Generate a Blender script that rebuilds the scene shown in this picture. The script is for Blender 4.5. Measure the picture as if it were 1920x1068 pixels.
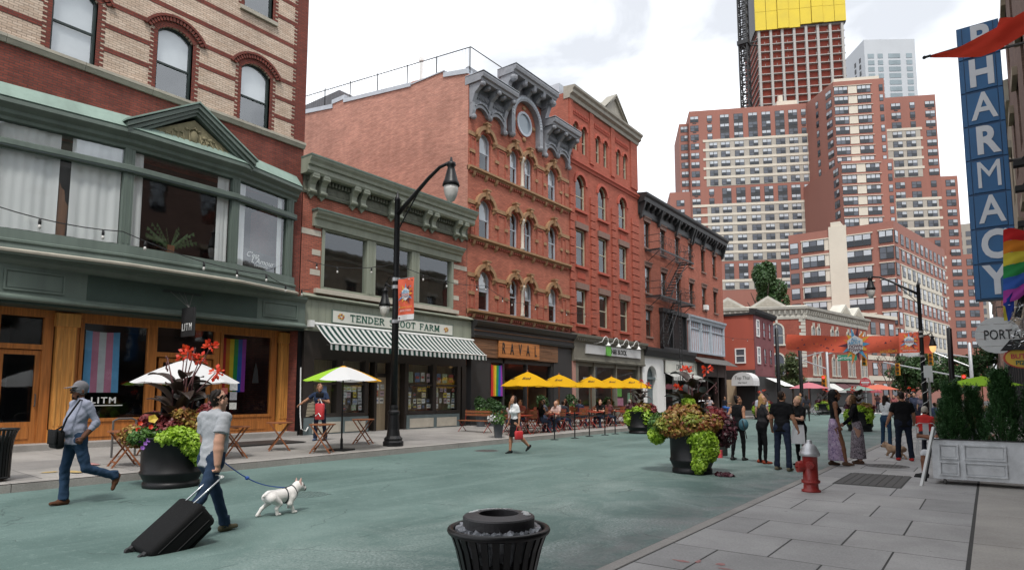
import bpy,math,random
import numpy as np
from mathutils import Vector,Matrix
R=math.radians
random.seed(7)
for o in list(bpy.data.objects):bpy.data.objects.remove(o)
scene=bpy.context.scene
COL=scene.collection
# ---------------------------------------------------------------- camera
CAMH=1.65
cam_d=bpy.data.cameras.new('camera');cam=bpy.data.objects.new('camera',cam_d);COL.objects.link(cam)
cam_d.sensor_width=36.0;cam_d.lens=1190.0/1920*36;cam_d.shift_y=0.0464
cam_d.clip_start=0.1;cam_d.clip_end=3000
cam.matrix_world=Matrix(((0.80057919,0.05863288,0.59635153,0),(0.59922697,-0.0783347,-0.79673754,0),(0,0.99520142,-0.09784753,CAMH),(0,0,0,1)))
scene.camera=cam
# ---------------------------------------------------------------- world: thin overcast over a Nishita sky
SUN_EL,SUN_AZ=R(60),R(140)
w=bpy.data.worlds.new('World');scene.world=w;w.use_nodes=True
nt=w.node_tree;nt.nodes.clear()
def N(t,ty,**kw):
    n=t.nodes.new(ty)
    for k,v in kw.items():
        if k in n.inputs:n.inputs[k].default_value=v
        else:setattr(n,k,v)
    return n
sky=N(nt,'ShaderNodeTexSky',sky_type='NISHITA',sun_disc=False,sun_elevation=SUN_EL,sun_rotation=SUN_AZ,air_density=1.0,dust_density=2.0)
sk=N(nt,'ShaderNodeVectorMath',operation='SCALE');sk.inputs['Scale'].default_value=0.11
nt.links.new(sky.outputs[0],sk.inputs[0])
tc=N(nt,'ShaderNodeTexCoord');mp=N(nt,'ShaderNodeMapping');mp.inputs['Scale'].default_value=(1.0,1.0,2.6)
nt.links.new(tc.outputs['Generated'],mp.inputs[0])
n1=N(nt,'ShaderNodeTexNoise',Scale=2.6,Detail=6.0,Roughness=0.5,Distortion=0.7)
nt.links.new(mp.outputs[0],n1.inputs['Vector'])
rp=N(nt,'ShaderNodeValToRGB');e=rp.color_ramp.elements
e[0].position=0.40;e[0].color=(0.45,0.465,0.49,1);e[1].position=0.60;e[1].color=(0.94,0.96,0.99,1)
nt.links.new(n1.outputs['Fac'],rp.inputs[0])
mx=N(nt,'ShaderNodeMix',data_type='RGBA');mx.inputs[0].default_value=0.9
nt.links.new(sk.outputs[0],mx.inputs[6]);nt.links.new(rp.outputs[0],mx.inputs[7])
bg=N(nt,'ShaderNodeBackground',Strength=1.0);out=N(nt,'ShaderNodeOutputWorld')
nt.links.new(mx.outputs[2],bg.inputs[0]);nt.links.new(bg.outputs[0],out.inputs[0])
# ---------------------------------------------------------------- soft overcast sun
sd=bpy.data.lights.new('sun','SUN');sd.energy=1.5;sd.angle=R(10);sd.color=(1.0,0.97,0.92)
so=bpy.data.objects.new('sun',sd);COL.objects.link(so)
_az=SUN_AZ # direction of the sun measured from +Y clockwise, as in the sky node
_dir=Vector((math.sin(_az)*math.cos(SUN_EL),math.cos(_az)*math.cos(SUN_EL),math.sin(SUN_EL)))
so.rotation_euler=_dir.to_track_quat('Z','Y').to_euler()
scene.view_settings.view_transform='Standard';scene.view_settings.look='None'
scene.view_settings.gamma=1.0;scene.view_settings.exposure=0.98;scene.view_settings.use_curve_mapping=False
scene.render.engine='CYCLES'
scene.cycles.max_bounces=6;scene.cycles.transparent_max_bounces=12;scene.cycles.caustics_reflective=False;scene.cycles.caustics_refractive=False

# ---------------------------------------------------------------- helpers
class Frame:
    """u along a facade, d out of it, z up"""
    def __init__(s,o,u):
        s.o=Vector(o);s.u=Vector((u[0],u[1],0)).normalized();s.d=Vector((s.u.y,-s.u.x,0));s.flip=True
    def P(s,u,d,z):return s.o+s.u*u+s.d*d+Vector((0,0,z))
    def rot(s):
        return Frame((0,0,0),s.u)
    @property
    def ang(s):return math.atan2(s.u.y,s.u.x)
class MB:
    def __init__(s,F=None):s.v=[];s.f=[];s.m=[];s.F=F
    def add(s,vs,fs,mi=0):
        b=len(s.v)
        if s.F:s.v+=[tuple(s.F.P(*p))for p in vs]
        else:s.v+=[tuple(p)for p in vs]
        for f in fs:
            f=[b+i for i in f]
            s.f.append(f[::-1]if s.F else f);s.m.append(mi)
        return s
    def box(s,a0,a1,b0,b1,c0,c1,mi=0):
        vs=[(a0,b0,c0),(a1,b0,c0),(a1,b1,c0),(a0,b1,c0),(a0,b0,c1),(a1,b0,c1),(a1,b1,c1),(a0,b1,c1)]
        return s.add(vs,[(3,2,1,0),(4,5,6,7),(0,1,5,4),(1,2,6,5),(2,3,7,6),(3,0,4,7)],mi)
    def prism(s,pts,ax,a0,a1,mi=0,cap=True):
        """closed polygon extruded along axis ax (0,1,2); pts are the other two coordinates in order"""
        def mk(p,a):
            l=list(p);l.insert(ax,a);return tuple(l)
        n=len(pts);vs=[mk(p,a0)for p in pts]+[mk(p,a1)for p in pts]
        fs=[(i,(i+1)%n,n+(i+1)%n,n+i)for i in range(n)]
        if cap:fs+=[tuple(range(n))[::-1],tuple(range(n,2*n))]
        return s.add(vs,fs,mi)
    def tube(s,pts,r,n=8,mi=0,cap=True):
        pts=[Vector(p)for p in pts];m=len(pts)
        rs=r if isinstance(r,(list,tuple))else[r]*m
        vs=[];ref=None
        for i,p in enumerate(pts):
            t=(pts[min(i+1,m-1)]-pts[max(i-1,0)])
            t=t.normalized()if t.length>1e-9 else Vector((0,0,1))
            if ref is None:ref=Vector((1,0,0))if abs(t.x)<0.9 else Vector((0,1,0))
            a=t.cross(ref)
            if a.length<0.05:ref=Vector((0,0,1))if abs(t.z)<0.9 else Vector((0,1,0));a=t.cross(ref)
            a.normalize();b=t.cross(a).normalized()
            for k in range(n):
                th=2*math.pi*k/n
                vs.append(p+(a*math.cos(th)+b*math.sin(th))*rs[i])
        fs=[(i*n+k,i*n+(k+1)%n,(i+1)*n+(k+1)%n,(i+1)*n+k)for i in range(m-1)for k in range(n)]
        if cap:fs+=[tuple(range(n))[::-1],tuple(range((m-1)*n,m*n))]
        return s.add(vs,fs,mi)
    def lathe(s,prof,n=20,c=(0,0,0),mi=0,sx=1,sy=1):
        vs=[(c[0]+r*math.cos(2*math.pi*k/n)*sx,c[1]+r*math.sin(2*math.pi*k/n)*sy,c[2]+z)for r,z in prof for k in range(n)]
        m=len(prof)
        fs=[(i*n+k,i*n+(k+1)%n,(i+1)*n+(k+1)%n,(i+1)*n+k)for i in range(m-1)for k in range(n)]
        if prof[0][0]>1e-5:fs.append(tuple(range(n))[::-1])
        if prof[-1][0]>1e-5:fs.append(tuple(range((m-1)*n,m*n)))
        return s.add(vs,fs,mi)
    def ball(s,c,r,n=10,m=6,mi=0):
        r=r if isinstance(r,(tuple,list))else(r,r,r)
        vs=[(c[0],c[1],c[2]-r[2])]+[(c[0]+r[0]*math.sin(math.pi*j/m)*math.cos(2*math.pi*k/n),c[1]+r[1]*math.sin(math.pi*j/m)*math.sin(2*math.pi*k/n),c[2]-r[2]*math.cos(math.pi*j/m))for j in range(1,m)for k in range(n)]+[(c[0],c[1],c[2]+r[2])]
        fs=[(0,1+(k+1)%n,1+k)for k in range(n)]
        fs+=[(1+j*n+k,1+j*n+(k+1)%n,1+(j+1)*n+(k+1)%n,1+(j+1)*n+k)for j in range(m-2)for k in range(n)]
        t=len(vs)-1;fs+=[(1+(m-2)*n+k,1+(m-2)*n+(k+1)%n,t)for k in range(n)]
        return s.add(vs,fs,mi)
    def mesh(s,name,mats,smooth=False):
        me=bpy.data.meshes.new(name);me.from_pydata(s.v,[],s.f)
        for m in(mats if isinstance(mats,(list,tuple))else[mats]):me.materials.append(m)
        if max(s.m,default=0)>0:me.polygons.foreach_set('material_index',s.m)
        if smooth:me.polygons.foreach_set('use_smooth',[True]*len(s.f))
        me.update();return me
    def obj(s,name,mats,parent=None,smooth=False):return link(name,s.mesh(name,mats,smooth),parent)
    def objs(s,name,mats,parent=None,smooth=False):
        """one object for each loose piece"""
        par=list(range(len(s.v)))
        def fd(i):
            while par[i]!=i:par[i]=par[par[i]];i=par[i]
            return i
        for f in s.f:
            for i in f[1:]:par[fd(i)]=fd(f[0])
        g={}
        for f,mi in zip(s.f,s.m):g.setdefault(fd(f[0]),[]).append((f,mi))
        r=[]
        for fs in g.values():
            m=MB();ix={}
            for f,mi in fs:
                for i in f:
                    if i not in ix:ix[i]=len(m.v);m.v.append(s.v[i])
                m.f.append([ix[i]for i in f]);m.m.append(mi)
            r.append(m.obj(name,mats,parent,smooth))
        return r
    def stuff(s,name,mats,parent=None,smooth=False):
        o=s.obj(name,mats,parent,smooth);o['kind']='stuff';return o
def tri_mesh(name,V,Fc,mats,mi=None):
    """many copies of one small leaf: V is (n, k, 3), Fc the triangles of one leaf"""
    n,k=V.shape[:2];F=(np.array(Fc)[None]+(np.arange(n)*k)[:,None,None]).reshape(-1,3).astype(np.int32);me=bpy.data.meshes.new(name)
    me.vertices.add(n*k);me.vertices.foreach_set('co',V.astype(np.float32).ravel());me.loops.add(F.size);me.loops.foreach_set('vertex_index',F.ravel());me.polygons.add(len(F));me.polygons.foreach_set('loop_start',np.arange(0,F.size,3,dtype=np.int32));me.polygons.foreach_set('loop_total',np.full(len(F),3,np.int32))
    for m in(mats if isinstance(mats,(list,tuple))else[mats]):me.materials.append(m)
    if mi is not None:me.polygons.foreach_set('material_index',np.repeat(mi,len(Fc)).astype(np.int32))
    me.update(calc_edges=True);return me
PINV={}
def link(name,me,parent=None,loc=None,rz=None,scale=None):
    o=bpy.data.objects.new(name,me);COL.objects.link(o)
    if parent is not None:
        o.parent=parent
        if parent.name in PINV:o.matrix_parent_inverse=PINV[parent.name]
    if loc is not None:o.location=loc
    if rz is not None:o.rotation_euler[2]=rz
    if scale is not None:o.scale=(scale,)*3 if not isinstance(scale,(tuple,list))else scale
    return o
def tag(o,label=None,cat=None,group=None,kind=None):
    if label:o['label']=label
    if cat:o['category']=cat
    if group:o['group']=group
    if kind:o['kind']=kind
    return o
def thing(name,label,cat,loc,rz=0.0,group=None,world=False):
    o=bpy.data.objects.new(name,None);COL.objects.link(o);o.location=loc;o.rotation_euler[2]=rz
    o.empty_display_size=0.3;tag(o,label,cat,group)
    if world:PINV[o.name]=Matrix.Translation(-Vector(loc))
    return o
def struct(o):o['kind']='structure';return o
def dup(root,loc=None,rz=None,label=None,group=None,parent=None):
    r=root.copy();COL.objects.link(r);r.parent=parent
    if parent is None:
        if loc is not None:r.location=loc
        if rz is not None:r.rotation_euler[2]=rz
    if label:r['label']=label
    if group:r['group']=group
    for ch in root.children:dup(ch,parent=r)
    return r
def smooth_by(o,on=True):
    for p in o.data.polygons:p.use_smooth=on
    return o
# ---------------------------------------------------------------- materials
def lin(c):
    return tuple(((v/255)/12.92 if v/255<=0.04045 else((v/255+0.055)/1.055)**2.4)for v in c)
def mat(name,col,rough=0.7,var=0.15,scale=3.0,bump=0.0,bscale=40.0,metal=0.0,spec=0.5,dirt=0.0,emit=None,coat=0.0,var2=0.0,streak=False):
    m=bpy.data.materials.new(name);m.use_nodes=True;t=m.node_tree;b=t.nodes['Principled BSDF']
    b.inputs['Roughness'].default_value=rough;b.inputs['Metallic'].default_value=metal;b.inputs['Specular IOR Level'].default_value=spec
    if coat:b.inputs['Coat Weight'].default_value=coat
    b.inputs['Base Color'].default_value=(*col,1)
    if var or dirt:
        g=N(t,'ShaderNodeNewGeometry');v=g.outputs['Position']
        if streak:
            mpn=N(t,'ShaderNodeMapping');mpn.inputs['Scale'].default_value=(1,1,0.12);t.links.new(v,mpn.inputs[0]);v=mpn.outputs[0]
        n=N(t,'ShaderNodeTexNoise',Scale=scale,Detail=6.0,Roughness=0.65);t.links.new(v,n.inputs['Vector'])
        mr=N(t,'ShaderNodeMapRange');mr.inputs[1].default_value=0.25;mr.inputs[2].default_value=0.75
        mr.inputs[3].default_value=1-var;mr.inputs[4].default_value=1+var;t.links.new(n.outputs['Fac'],mr.inputs[0])
        sc=N(t,'ShaderNodeVectorMath',operation='SCALE');sc.inputs[0].default_value=col;t.links.new(mr.outputs[0],sc.inputs['Scale'])
        t.links.new(sc.outputs[0],b.inputs['Base Color'])
        if rough>0.15:
            mr2=N(t,'ShaderNodeMapRange');mr2.inputs[3].default_value=max(0.05,rough-0.12);mr2.inputs[4].default_value=min(1,rough+0.12)
            t.links.new(n.outputs['Fac'],mr2.inputs[0]);t.links.new(mr2.outputs[0],b.inputs['Roughness'])
    if bump:
        g=N(t,'ShaderNodeNewGeometry');n=N(t,'ShaderNodeTexNoise',Scale=bscale,Detail=4.0);t.links.new(g.outputs['Position'],n.inputs['Vector'])
        bp=N(t,'ShaderNodeBump',Strength=bump,Distance=0.02);t.links.new(n.outputs['Fac'],bp.inputs['Height']);t.links.new(bp.outputs[0],b.inputs['Normal'])
    if emit:
        b.inputs['Emission Color'].default_value=(*emit[0],1);b.inputs['Emission Strength'].default_value=emit[1]
    return m
def brick_mat(name,c1,c2,mortar,bw=0.205,bh=0.068,ms=0.010,stain=0.22,rot=None,rough=0.85,sscale=0.7,streak=0.0,dash=0.18):
    m=bpy.data.materials.new(name);m.use_nodes=True;t=m.node_tree;b=t.nodes['Principled BSDF']
    b.inputs['Roughness'].default_value=rough;b.inputs['Specular IOR Level'].default_value=0.3
    g=N(t,'ShaderNodeNewGeometry');sp=N(t,'ShaderNodeSeparateXYZ');t.links.new(g.outputs['Position'],sp.inputs[0])
    ad=N(t,'ShaderNodeMath',operation='ADD');t.links.new(sp.outputs[0],ad.inputs[0]);t.links.new(sp.outputs[1],ad.inputs[1])
    cb=N(t,'ShaderNodeCombineXYZ');t.links.new(ad.outputs[0],cb.inputs[0]);t.links.new(sp.outputs[2],cb.inputs[1])
    br=N(t,'ShaderNodeTexBrick');br.inputs['Scale'].default_value=1.0;br.inputs['Brick Width'].default_value=bw;br.inputs['Row Height'].default_value=bh
    br.inputs['Mortar Size'].default_value=ms;br.inputs['Color1'].default_value=(*c1,1);br.inputs['Color2'].default_value=(*c2,1);br.inputs['Mortar'].default_value=(*mortar,1);br.inputs['Bias'].default_value=-0.1
    t.links.new(cb.outputs[0],br.inputs['Vector'])
    n=N(t,'ShaderNodeTexNoise',Scale=sscale,Detail=8.0,Roughness=0.7);t.links.new(g.outputs['Position'],n.inputs['Vector'])
    mr=N(t,'ShaderNodeMapRange');mr.inputs[1].default_value=0.25;mr.inputs[2].default_value=0.75;mr.inputs[3].default_value=1-stain;mr.inputs[4].default_value=1+stain*0.8
    t.links.new(n.outputs['Fac'],mr.inputs[0])
    fac=mr.outputs[0]
    if streak:
        mpn=N(t,'ShaderNodeMapping');mpn.inputs['Scale'].default_value=(1.6,1.6,0.09);t.links.new(g.outputs['Position'],mpn.inputs[0])
        n2=N(t,'ShaderNodeTexNoise',Scale=1.5,Detail=5.0);t.links.new(mpn.outputs[0],n2.inputs['Vector'])
        m2=N(t,'ShaderNodeMapRange');m2.inputs[1].default_value=0.3;m2.inputs[2].default_value=0.7;m2.inputs[3].default_value=1-streak;m2.inputs[4].default_value=1+streak*0.5
        t.links.new(n2.outputs['Fac'],m2.inputs[0]);mm=N(t,'ShaderNodeMath',operation='MULTIPLY');t.links.new(fac,mm.inputs[0]);t.links.new(m2.outputs[0],mm.inputs[1]);fac=mm.outputs[0]
    if dash:
        mpd=N(t,'ShaderNodeMapping');mpd.inputs['Scale'].default_value=(2.2,2.2,13.0);t.links.new(g.outputs['Position'],mpd.inputs[0])
        n3=N(t,'ShaderNodeTexNoise',Scale=1.0,Detail=3.0,Roughness=0.7);t.links.new(mpd.outputs[0],n3.inputs['Vector'])
        m3=N(t,'ShaderNodeMapRange');m3.inputs[1].default_value=0.3;m3.inputs[2].default_value=0.7;m3.inputs[3].default_value=1-dash;m3.inputs[4].default_value=1+dash
        t.links.new(n3.outputs['Fac'],m3.inputs[0]);m4=N(t,'ShaderNodeMath',operation='MULTIPLY');t.links.new(fac,m4.inputs[0]);t.links.new(m3.outputs[0],m4.inputs[1]);fac=m4.outputs[0]
    sc=N(t,'ShaderNodeVectorMath',operation='SCALE');t.links.new(br.outputs['Color'],sc.inputs[0]);t.links.new(fac,sc.inputs['Scale'])
    t.links.new(sc.outputs[0],b.inputs['Base Color'])
    bp=N(t,'ShaderNodeBump',Strength=0.5,Distance=0.012,invert=True);t.links.new(br.outputs['Fac'],bp.inputs['Height']);t.links.new(bp.outputs[0],b.inputs['Normal'])
    return m
def glass_mat(name,tint=(0.93,0.95,0.95),refl=0.17):
    m=bpy.data.materials.new(name);m.use_nodes=True;t=m.node_tree;t.nodes.clear()
    o=N(t,'ShaderNodeOutputMaterial');tr=N(t,'ShaderNodeBsdfTransparent');tr.inputs[0].default_value=(*tint,1)
    gl=N(t,'ShaderNodeBsdfGlossy',Roughness=0.03);gl.inputs[0].default_value=(0.9,0.93,0.95,1)
    g0=N(t,'ShaderNodeNewGeometry');mi_=N(t,'ShaderNodeMapRange');mi_.inputs[3].default_value=1.5;mi_.inputs[4].default_value=1/1.5;t.links.new(g0.outputs['Backfacing'],mi_.inputs[0])
    fr=N(t,'ShaderNodeFresnel');t.links.new(mi_.outputs[0],fr.inputs['IOR']);mr=N(t,'ShaderNodeMapRange');mr.inputs[1].default_value=0.04;mr.inputs[3].default_value=refl;mr.inputs[4].default_value=0.92
    t.links.new(fr.outputs[0],mr.inputs[0])
    g=N(t,'ShaderNodeNewGeometry');n=N(t,'ShaderNodeTexNoise',Scale=1.3,Detail=2.0);t.links.new(g.outputs['Position'],n.inputs['Vector'])
    bp=N(t,'ShaderNodeBump',Strength=0.12,Distance=0.02);t.links.new(n.outputs['Fac'],bp.inputs['Height']);t.links.new(bp.outputs[0],gl.inputs['Normal'])
    mx=N(t,'ShaderNodeMixShader');t.links.new(mr.outputs[0],mx.inputs[0]);t.links.new(tr.outputs[0],mx.inputs[1]);t.links.new(gl.outputs[0],mx.inputs[2]);t.links.new(mx.outputs[0],o.inputs[0])
    return m
def fabric_trans(name,col,col2=None,trans=0.35,rough=0.8):
    """thin cloth that lets some light through"""
    m=bpy.data.materials.new(name);m.use_nodes=True;t=m.node_tree;t.nodes.clear()
    o=N(t,'ShaderNodeOutputMaterial');d=N(t,'ShaderNodeBsdfDiffuse');d.inputs[0].default_value=(*col,1);q=N(t,'ShaderNodeBsdfTranslucent');q.inputs[0].default_value=(*(col2 or col),1)
    mx=N(t,'ShaderNodeMixShader');mx.inputs[0].default_value=trans;t.links.new(d.outputs[0],mx.inputs[1]);t.links.new(q.outputs[0],mx.inputs[2]);t.links.new(mx.outputs[0],o.inputs[0])
    return m
def stripe_mat(name,axis,cols,width,off=0.0,rough=0.8,obj=False,trans=0.0):
    """flat printed stripes: world or object axis, list of colours, stripe width"""
    m=bpy.data.materials.new(name);m.use_nodes=True;t=m.node_tree;b=t.nodes['Principled BSDF'];b.inputs['Roughness'].default_value=rough;b.inputs['Specular IOR Level'].default_value=0.2
    if obj:g=N(t,'ShaderNodeTexCoord');v=g.outputs['Object']
    else:g=N(t,'ShaderNodeNewGeometry');v=g.outputs['Position']
    sp=N(t,'ShaderNodeSeparateXYZ');t.links.new(v,sp.inputs[0])
    a=N(t,'ShaderNodeMath',operation='MULTIPLY_ADD');a.inputs[1].default_value=1/(width*len(cols));a.inputs[2].default_value=off;t.links.new(sp.outputs[axis],a.inputs[0])
    fr=N(t,'ShaderNodeMath',operation='FRACT');t.links.new(a.outputs[0],fr.inputs[0])
    rp=N(t,'ShaderNodeValToRGB');rp.color_ramp.interpolation='CONSTANT';el=rp.color_ramp.elements
    while len(el)<len(cols):el.new(0.5)
    for i,c in enumerate(cols):el[i].position=i/len(cols);el[i].color=(*c,1)
    t.links.new(fr.outputs[0],rp.inputs[0]);t.links.new(rp.outputs[0],b.inputs['Base Color'])
    if trans:
        q=N(t,'ShaderNodeBsdfTranslucent');t.links.new(rp.outputs[0],q.inputs[0]);ms=N(t,'ShaderNodeMixShader');ms.inputs[0].default_value=trans;t.links.new(b.outputs[0],ms.inputs[1]);t.links.new(q.outputs[0],ms.inputs[2]);t.links.new(ms.outputs[0],t.nodes['Material Output'].inputs[0])
    return m
def wood_mat(name,col,rough=0.4,axis=2,scale=6.0,var=0.3):
    m=bpy.data.materials.new(name);m.use_nodes=True;t=m.node_tree;b=t.nodes['Principled BSDF'];b.inputs['Roughness'].default_value=rough
    g=N(t,'ShaderNodeNewGeometry');mp=N(t,'ShaderNodeMapping');s=[scale*3]*3;s[axis]=scale*0.18;mp.inputs['Scale'].default_value=s;t.links.new(g.outputs['Position'],mp.inputs[0])
    n=N(t,'ShaderNodeTexNoise',Scale=1.0,Detail=6.0,Distortion=0.6);t.links.new(mp.outputs[0],n.inputs['Vector'])
    mr=N(t,'ShaderNodeMapRange');mr.inputs[1].default_value=0.3;mr.inputs[2].default_value=0.7;mr.inputs[3].default_value=1-var;mr.inputs[4].default_value=1+var;t.links.new(n.outputs['Fac'],mr.inputs[0])
    sc=N(t,'ShaderNodeVectorMath',operation='SCALE');sc.inputs[0].default_value=col;t.links.new(mr.outputs[0],sc.inputs['Scale']);t.links.new(sc.outputs[0],b.inputs['Base Color'])
    return m
def leaf_mat(name,c1,c2,rough=0.5,trans=0.25):
    m=bpy.data.materials.new(name);m.use_nodes=True;t=m.node_tree;t.nodes.clear()
    o=N(t,'ShaderNodeOutputMaterial');b=N(t,'ShaderNodeBsdfPrincipled',Roughness=rough);q=N(t,'ShaderNodeBsdfTranslucent')
    g=N(t,'ShaderNodeNewGeometry');mx=N(t,'ShaderNodeMix',data_type='RGBA');mx.inputs[6].default_value=(*c1,1);mx.inputs[7].default_value=(*c2,1)
    t.links.new(g.outputs['Random Per Island'],mx.inputs[0]);t.links.new(mx.outputs[2],b.inputs['Base Color']);t.links.new(mx.outputs[2],q.inputs[0])
    ms=N(t,'ShaderNodeMixShader');ms.inputs[0].default_value=trans;t.links.new(b.outputs[0],ms.inputs[1]);t.links.new(q.outputs[0],ms.inputs[2]);t.links.new(ms.outputs[0],o.inputs[0])
    return m
def shop_room(F,u0,u1,d0,d1,z0,z1,mt,par,name='recess'):
    """closed room behind a shop window, open to the front"""
    m=MB(F);m.add([(u0,d0,z0),(u1,d0,z0),(u1,d0,z1),(u0,d0,z1),(u0,d1,z0),(u1,d1,z0),(u1,d1,z1),(u0,d1,z1)],[(4,5,6,7),(0,1,5,4),(3,2,6,7),(0,4,7,3),(1,2,6,5)]);return m.obj(name,mt,par)
def text_mesh(name,s,size,m,depth=0.01,bold=0.0,sx=1.0,align='CENTER',shear=0.0,space=1.0):
    """flat lettering in the x-y plane, facing +z, as a mesh"""
    c=bpy.data.curves.new(name,'FONT');c.body=s;c.size=size;c.extrude=depth;c.offset=bold;c.align_x=align;c.align_y='CENTER';c.shear=shear;c.space_character=space
    c.resolution_u=4
    ts_=bpy.data.scenes.get('lettering_bench')or bpy.data.scenes.new('lettering_bench');vl=ts_.view_layers[0]
    o=bpy.data.objects.new(name,c);ts_.collection.objects.link(o);vl.update()
    me=bpy.data.meshes.new_from_object(o.evaluated_get(vl.depsgraph))
    bpy.data.objects.remove(o);bpy.data.curves.remove(c)
    me.name=name;me.materials.clear();me.materials.append(m)
    if sx!=1.0:me.transform(Matrix.Diagonal((sx,1,1,1)))
    return me
def sign_text(name,s,size,m,P,udir,parent=None,**kw):
    """text standing upright at P reading along udir"""
    me=text_mesh(name,s,size,m,**kw);u=Vector((udir[0],udir[1],0)).normalized();z=Vector((0,0,1));n=u.cross(z)
    me.transform(Matrix(((u.x,z.x,n.x,P[0]),(u.y,z.y,n.y,P[1]),(u.z,z.z,n.z,P[2]),(0,0,0,1))))
    return link(name,me,parent)
def wall_mesh(mb,u0,u1,z0,z1,ops,d=0.0,t=0.22,mi=0):
    """front of a wall with openings (a,b,c,zs[,rise]) and their reveals"""
    us=sorted({u0,u1,*[x for o in ops for x in o[:2]]});us=[x for x in us if u0<=x<=u1]
    top=lambda o:o[3]+(o[4]if len(o)>4 else 0)
    zs=sorted({z0,z1,*[x for o in ops for x in(o[2],top(o))]});zs=[x for x in zs if z0<=x<=z1]
    for i in range(len(us)-1):
        run=None
        for j in range(len(zs)-1):
            cu,cz=(us[i]+us[i+1])/2,(zs[j]+zs[j+1])/2
            if any(o[0]<cu<o[1]and o[2]<cz<top(o)for o in ops):continue
            mb.add([(us[i],d,zs[j]),(us[i+1],d,zs[j]),(us[i+1],d,zs[j+1]),(us[i],d,zs[j+1])],[(0,1,2,3)],mi)
    for o in ops:
        a,b,c,s=o[:4];q=top(o)
        mb.add([(a,d,c),(a,d-t,c),(a,d-t,s),(a,d,s)],[(0,1,2,3)],mi)
        mb.add([(b,d,c),(b,d-t,c),(b,d-t,s),(b,d,s)],[(3,2,1,0)],mi)
        mb.add([(a,d,c),(b,d,c),(b,d-t,c),(a,d-t,c)],[(0,1,2,3)],mi)
        if len(o)>4:
            pts=arch_pts(a,b,s,o[4])
            for p,r in zip(pts,pts[1:]):
                mb.add([(p[0],d,p[1]),(r[0],d,r[1]),(r[0],d,q),(p[0],d,q)],[(0,1,2,3)],mi)
                mb.add([(p[0],d,p[1]),(p[0],d-t,p[1]),(r[0],d-t,r[1]),(r[0],d,r[1])],[(0,1,2,3)],mi)
        else:
            mb.add([(a,d,q),(b,d,q),(b,d-t,q),(a,d-t,q)],[(3,2,1,0)],mi)
    return mb
def arch_pts(a,b,s,rise,n=12):
    """points of a segmental or round arch from (a,s) to (b,s)"""
    w=(b-a)/2;cx=(a+b)/2;r=(w*w+rise*rise)/(2*rise);cz=s+rise-r;th=math.asin(min(1,w/r))
    if rise>w:th=math.pi-th
    return[(cx+r*math.sin(-th+2*th*i/n),cz+r*math.cos(-th+2*th*i/n))for i in range(n+1)]
def arch_band(mb,a,b,s,rise,thick,d0,d1,mi=0,n=14,ext=0.0):
    """solid arch ring of radial thickness"""
    w=(b-a)/2;cx=(a+b)/2;r=(w*w+rise*rise)/(2*rise);cz=s+rise-r;th=math.asin(min(1,w/r))+ext
    for i in range(n):
        t0,t1=-th+2*th*i/n,-th+2*th*(i+1)/n
        p=[(cx+r*math.sin(t0),cz+r*math.cos(t0)),(cx+r*math.sin(t1),cz+r*math.cos(t1)),(cx+(r+thick)*math.sin(t1),cz+(r+thick)*math.cos(t1)),(cx+(r+thick)*math.sin(t0),cz+(r+thick)*math.cos(t0))]
        mb.add([(x,d0,z)for x,z in p]+[(x,d1,z)for x,z in p],[(0,1,2,3),(7,6,5,4),(0,4,5,1),(1,5,6,2),(2,6,7,3),(3,7,4,0)],mi)
    return mb
class Win:
    """a sash window kind: shared meshes for frame, panes, blind and the dark room behind"""
    def __init__(s,F,w,h,rise,mf,glass,rail=0.5,fr=0.06,depth=0.14,blind=None,blind_h=0.45,room=None,mull=0,mb2=None):
        G=F.rot();s.F=F;m=MB(G);hw=w/2
        m.box(-hw,-hw+fr,-depth-0.05,-depth+0.04,0,h);m.box(hw-fr,hw,-depth-0.05,-depth+0.04,0,h);m.box(-hw+fr,hw-fr,-depth-0.05,-depth+0.04,0,fr)
        if rise:arch_band(m,-hw+fr,hw-fr,h,rise-fr*0.6,fr*1.3,-depth-0.05,-depth+0.04,n=10)
        else:m.box(-hw+fr,hw-fr,-depth-0.05,-depth+0.04,h-fr,h)
        zr=h*rail
        if rail:m.box(-hw+fr,hw-fr,-depth-0.03,-depth+0.02,zr-0.03,zr+0.03)
        for k in range(mull):u=-hw+(k+1)*w/(mull+1);m.box(u-0.02,u+0.02,-depth-0.03,-depth+0.015,fr,h-(0 if rise else fr))
        s.frame=m.mesh('window',mf)
        p=MB(G);pts=[(-hw+fr,fr*0.9),(hw-fr,fr*0.9)]
        up=arch_pts(-hw+fr,hw-fr,h,rise-fr*0.6,10)[::-1]if rise else[(hw-fr,h-fr*0.9),(-hw+fr,h-fr*0.9)]
        dd=-depth-0.012
        p.add([(a,dd,b)for a,b in pts+up],[tuple(range(len(pts+up)))])
        s.pane=p.mesh('pane',glass)
        s.blind=None
        if blind:
            p=MB(G);q=[(-hw+fr,h*(1-blind_h)),(hw-fr,h*(1-blind_h))]+up
            p.add([(a,dd-0.05,b)for a,b in q],[tuple(range(len(q)))]);s.blind=p.mesh('blind',blind)
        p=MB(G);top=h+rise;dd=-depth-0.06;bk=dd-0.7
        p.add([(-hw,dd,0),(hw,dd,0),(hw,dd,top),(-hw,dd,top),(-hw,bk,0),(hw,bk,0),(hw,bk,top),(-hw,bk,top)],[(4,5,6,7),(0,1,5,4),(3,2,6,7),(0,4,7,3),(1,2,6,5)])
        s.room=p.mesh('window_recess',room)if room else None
    def place(s,parent,u,z,d=0.0,blind=True,sill=None):
        P=s.F.P(u,d,z);o=link('window',s.frame,parent,P)
        link('pane',s.pane,o)
        if s.blind and blind:link('blind',s.blind,o)
        if s.room:link('recess',s.room,o)
        return o
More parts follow.
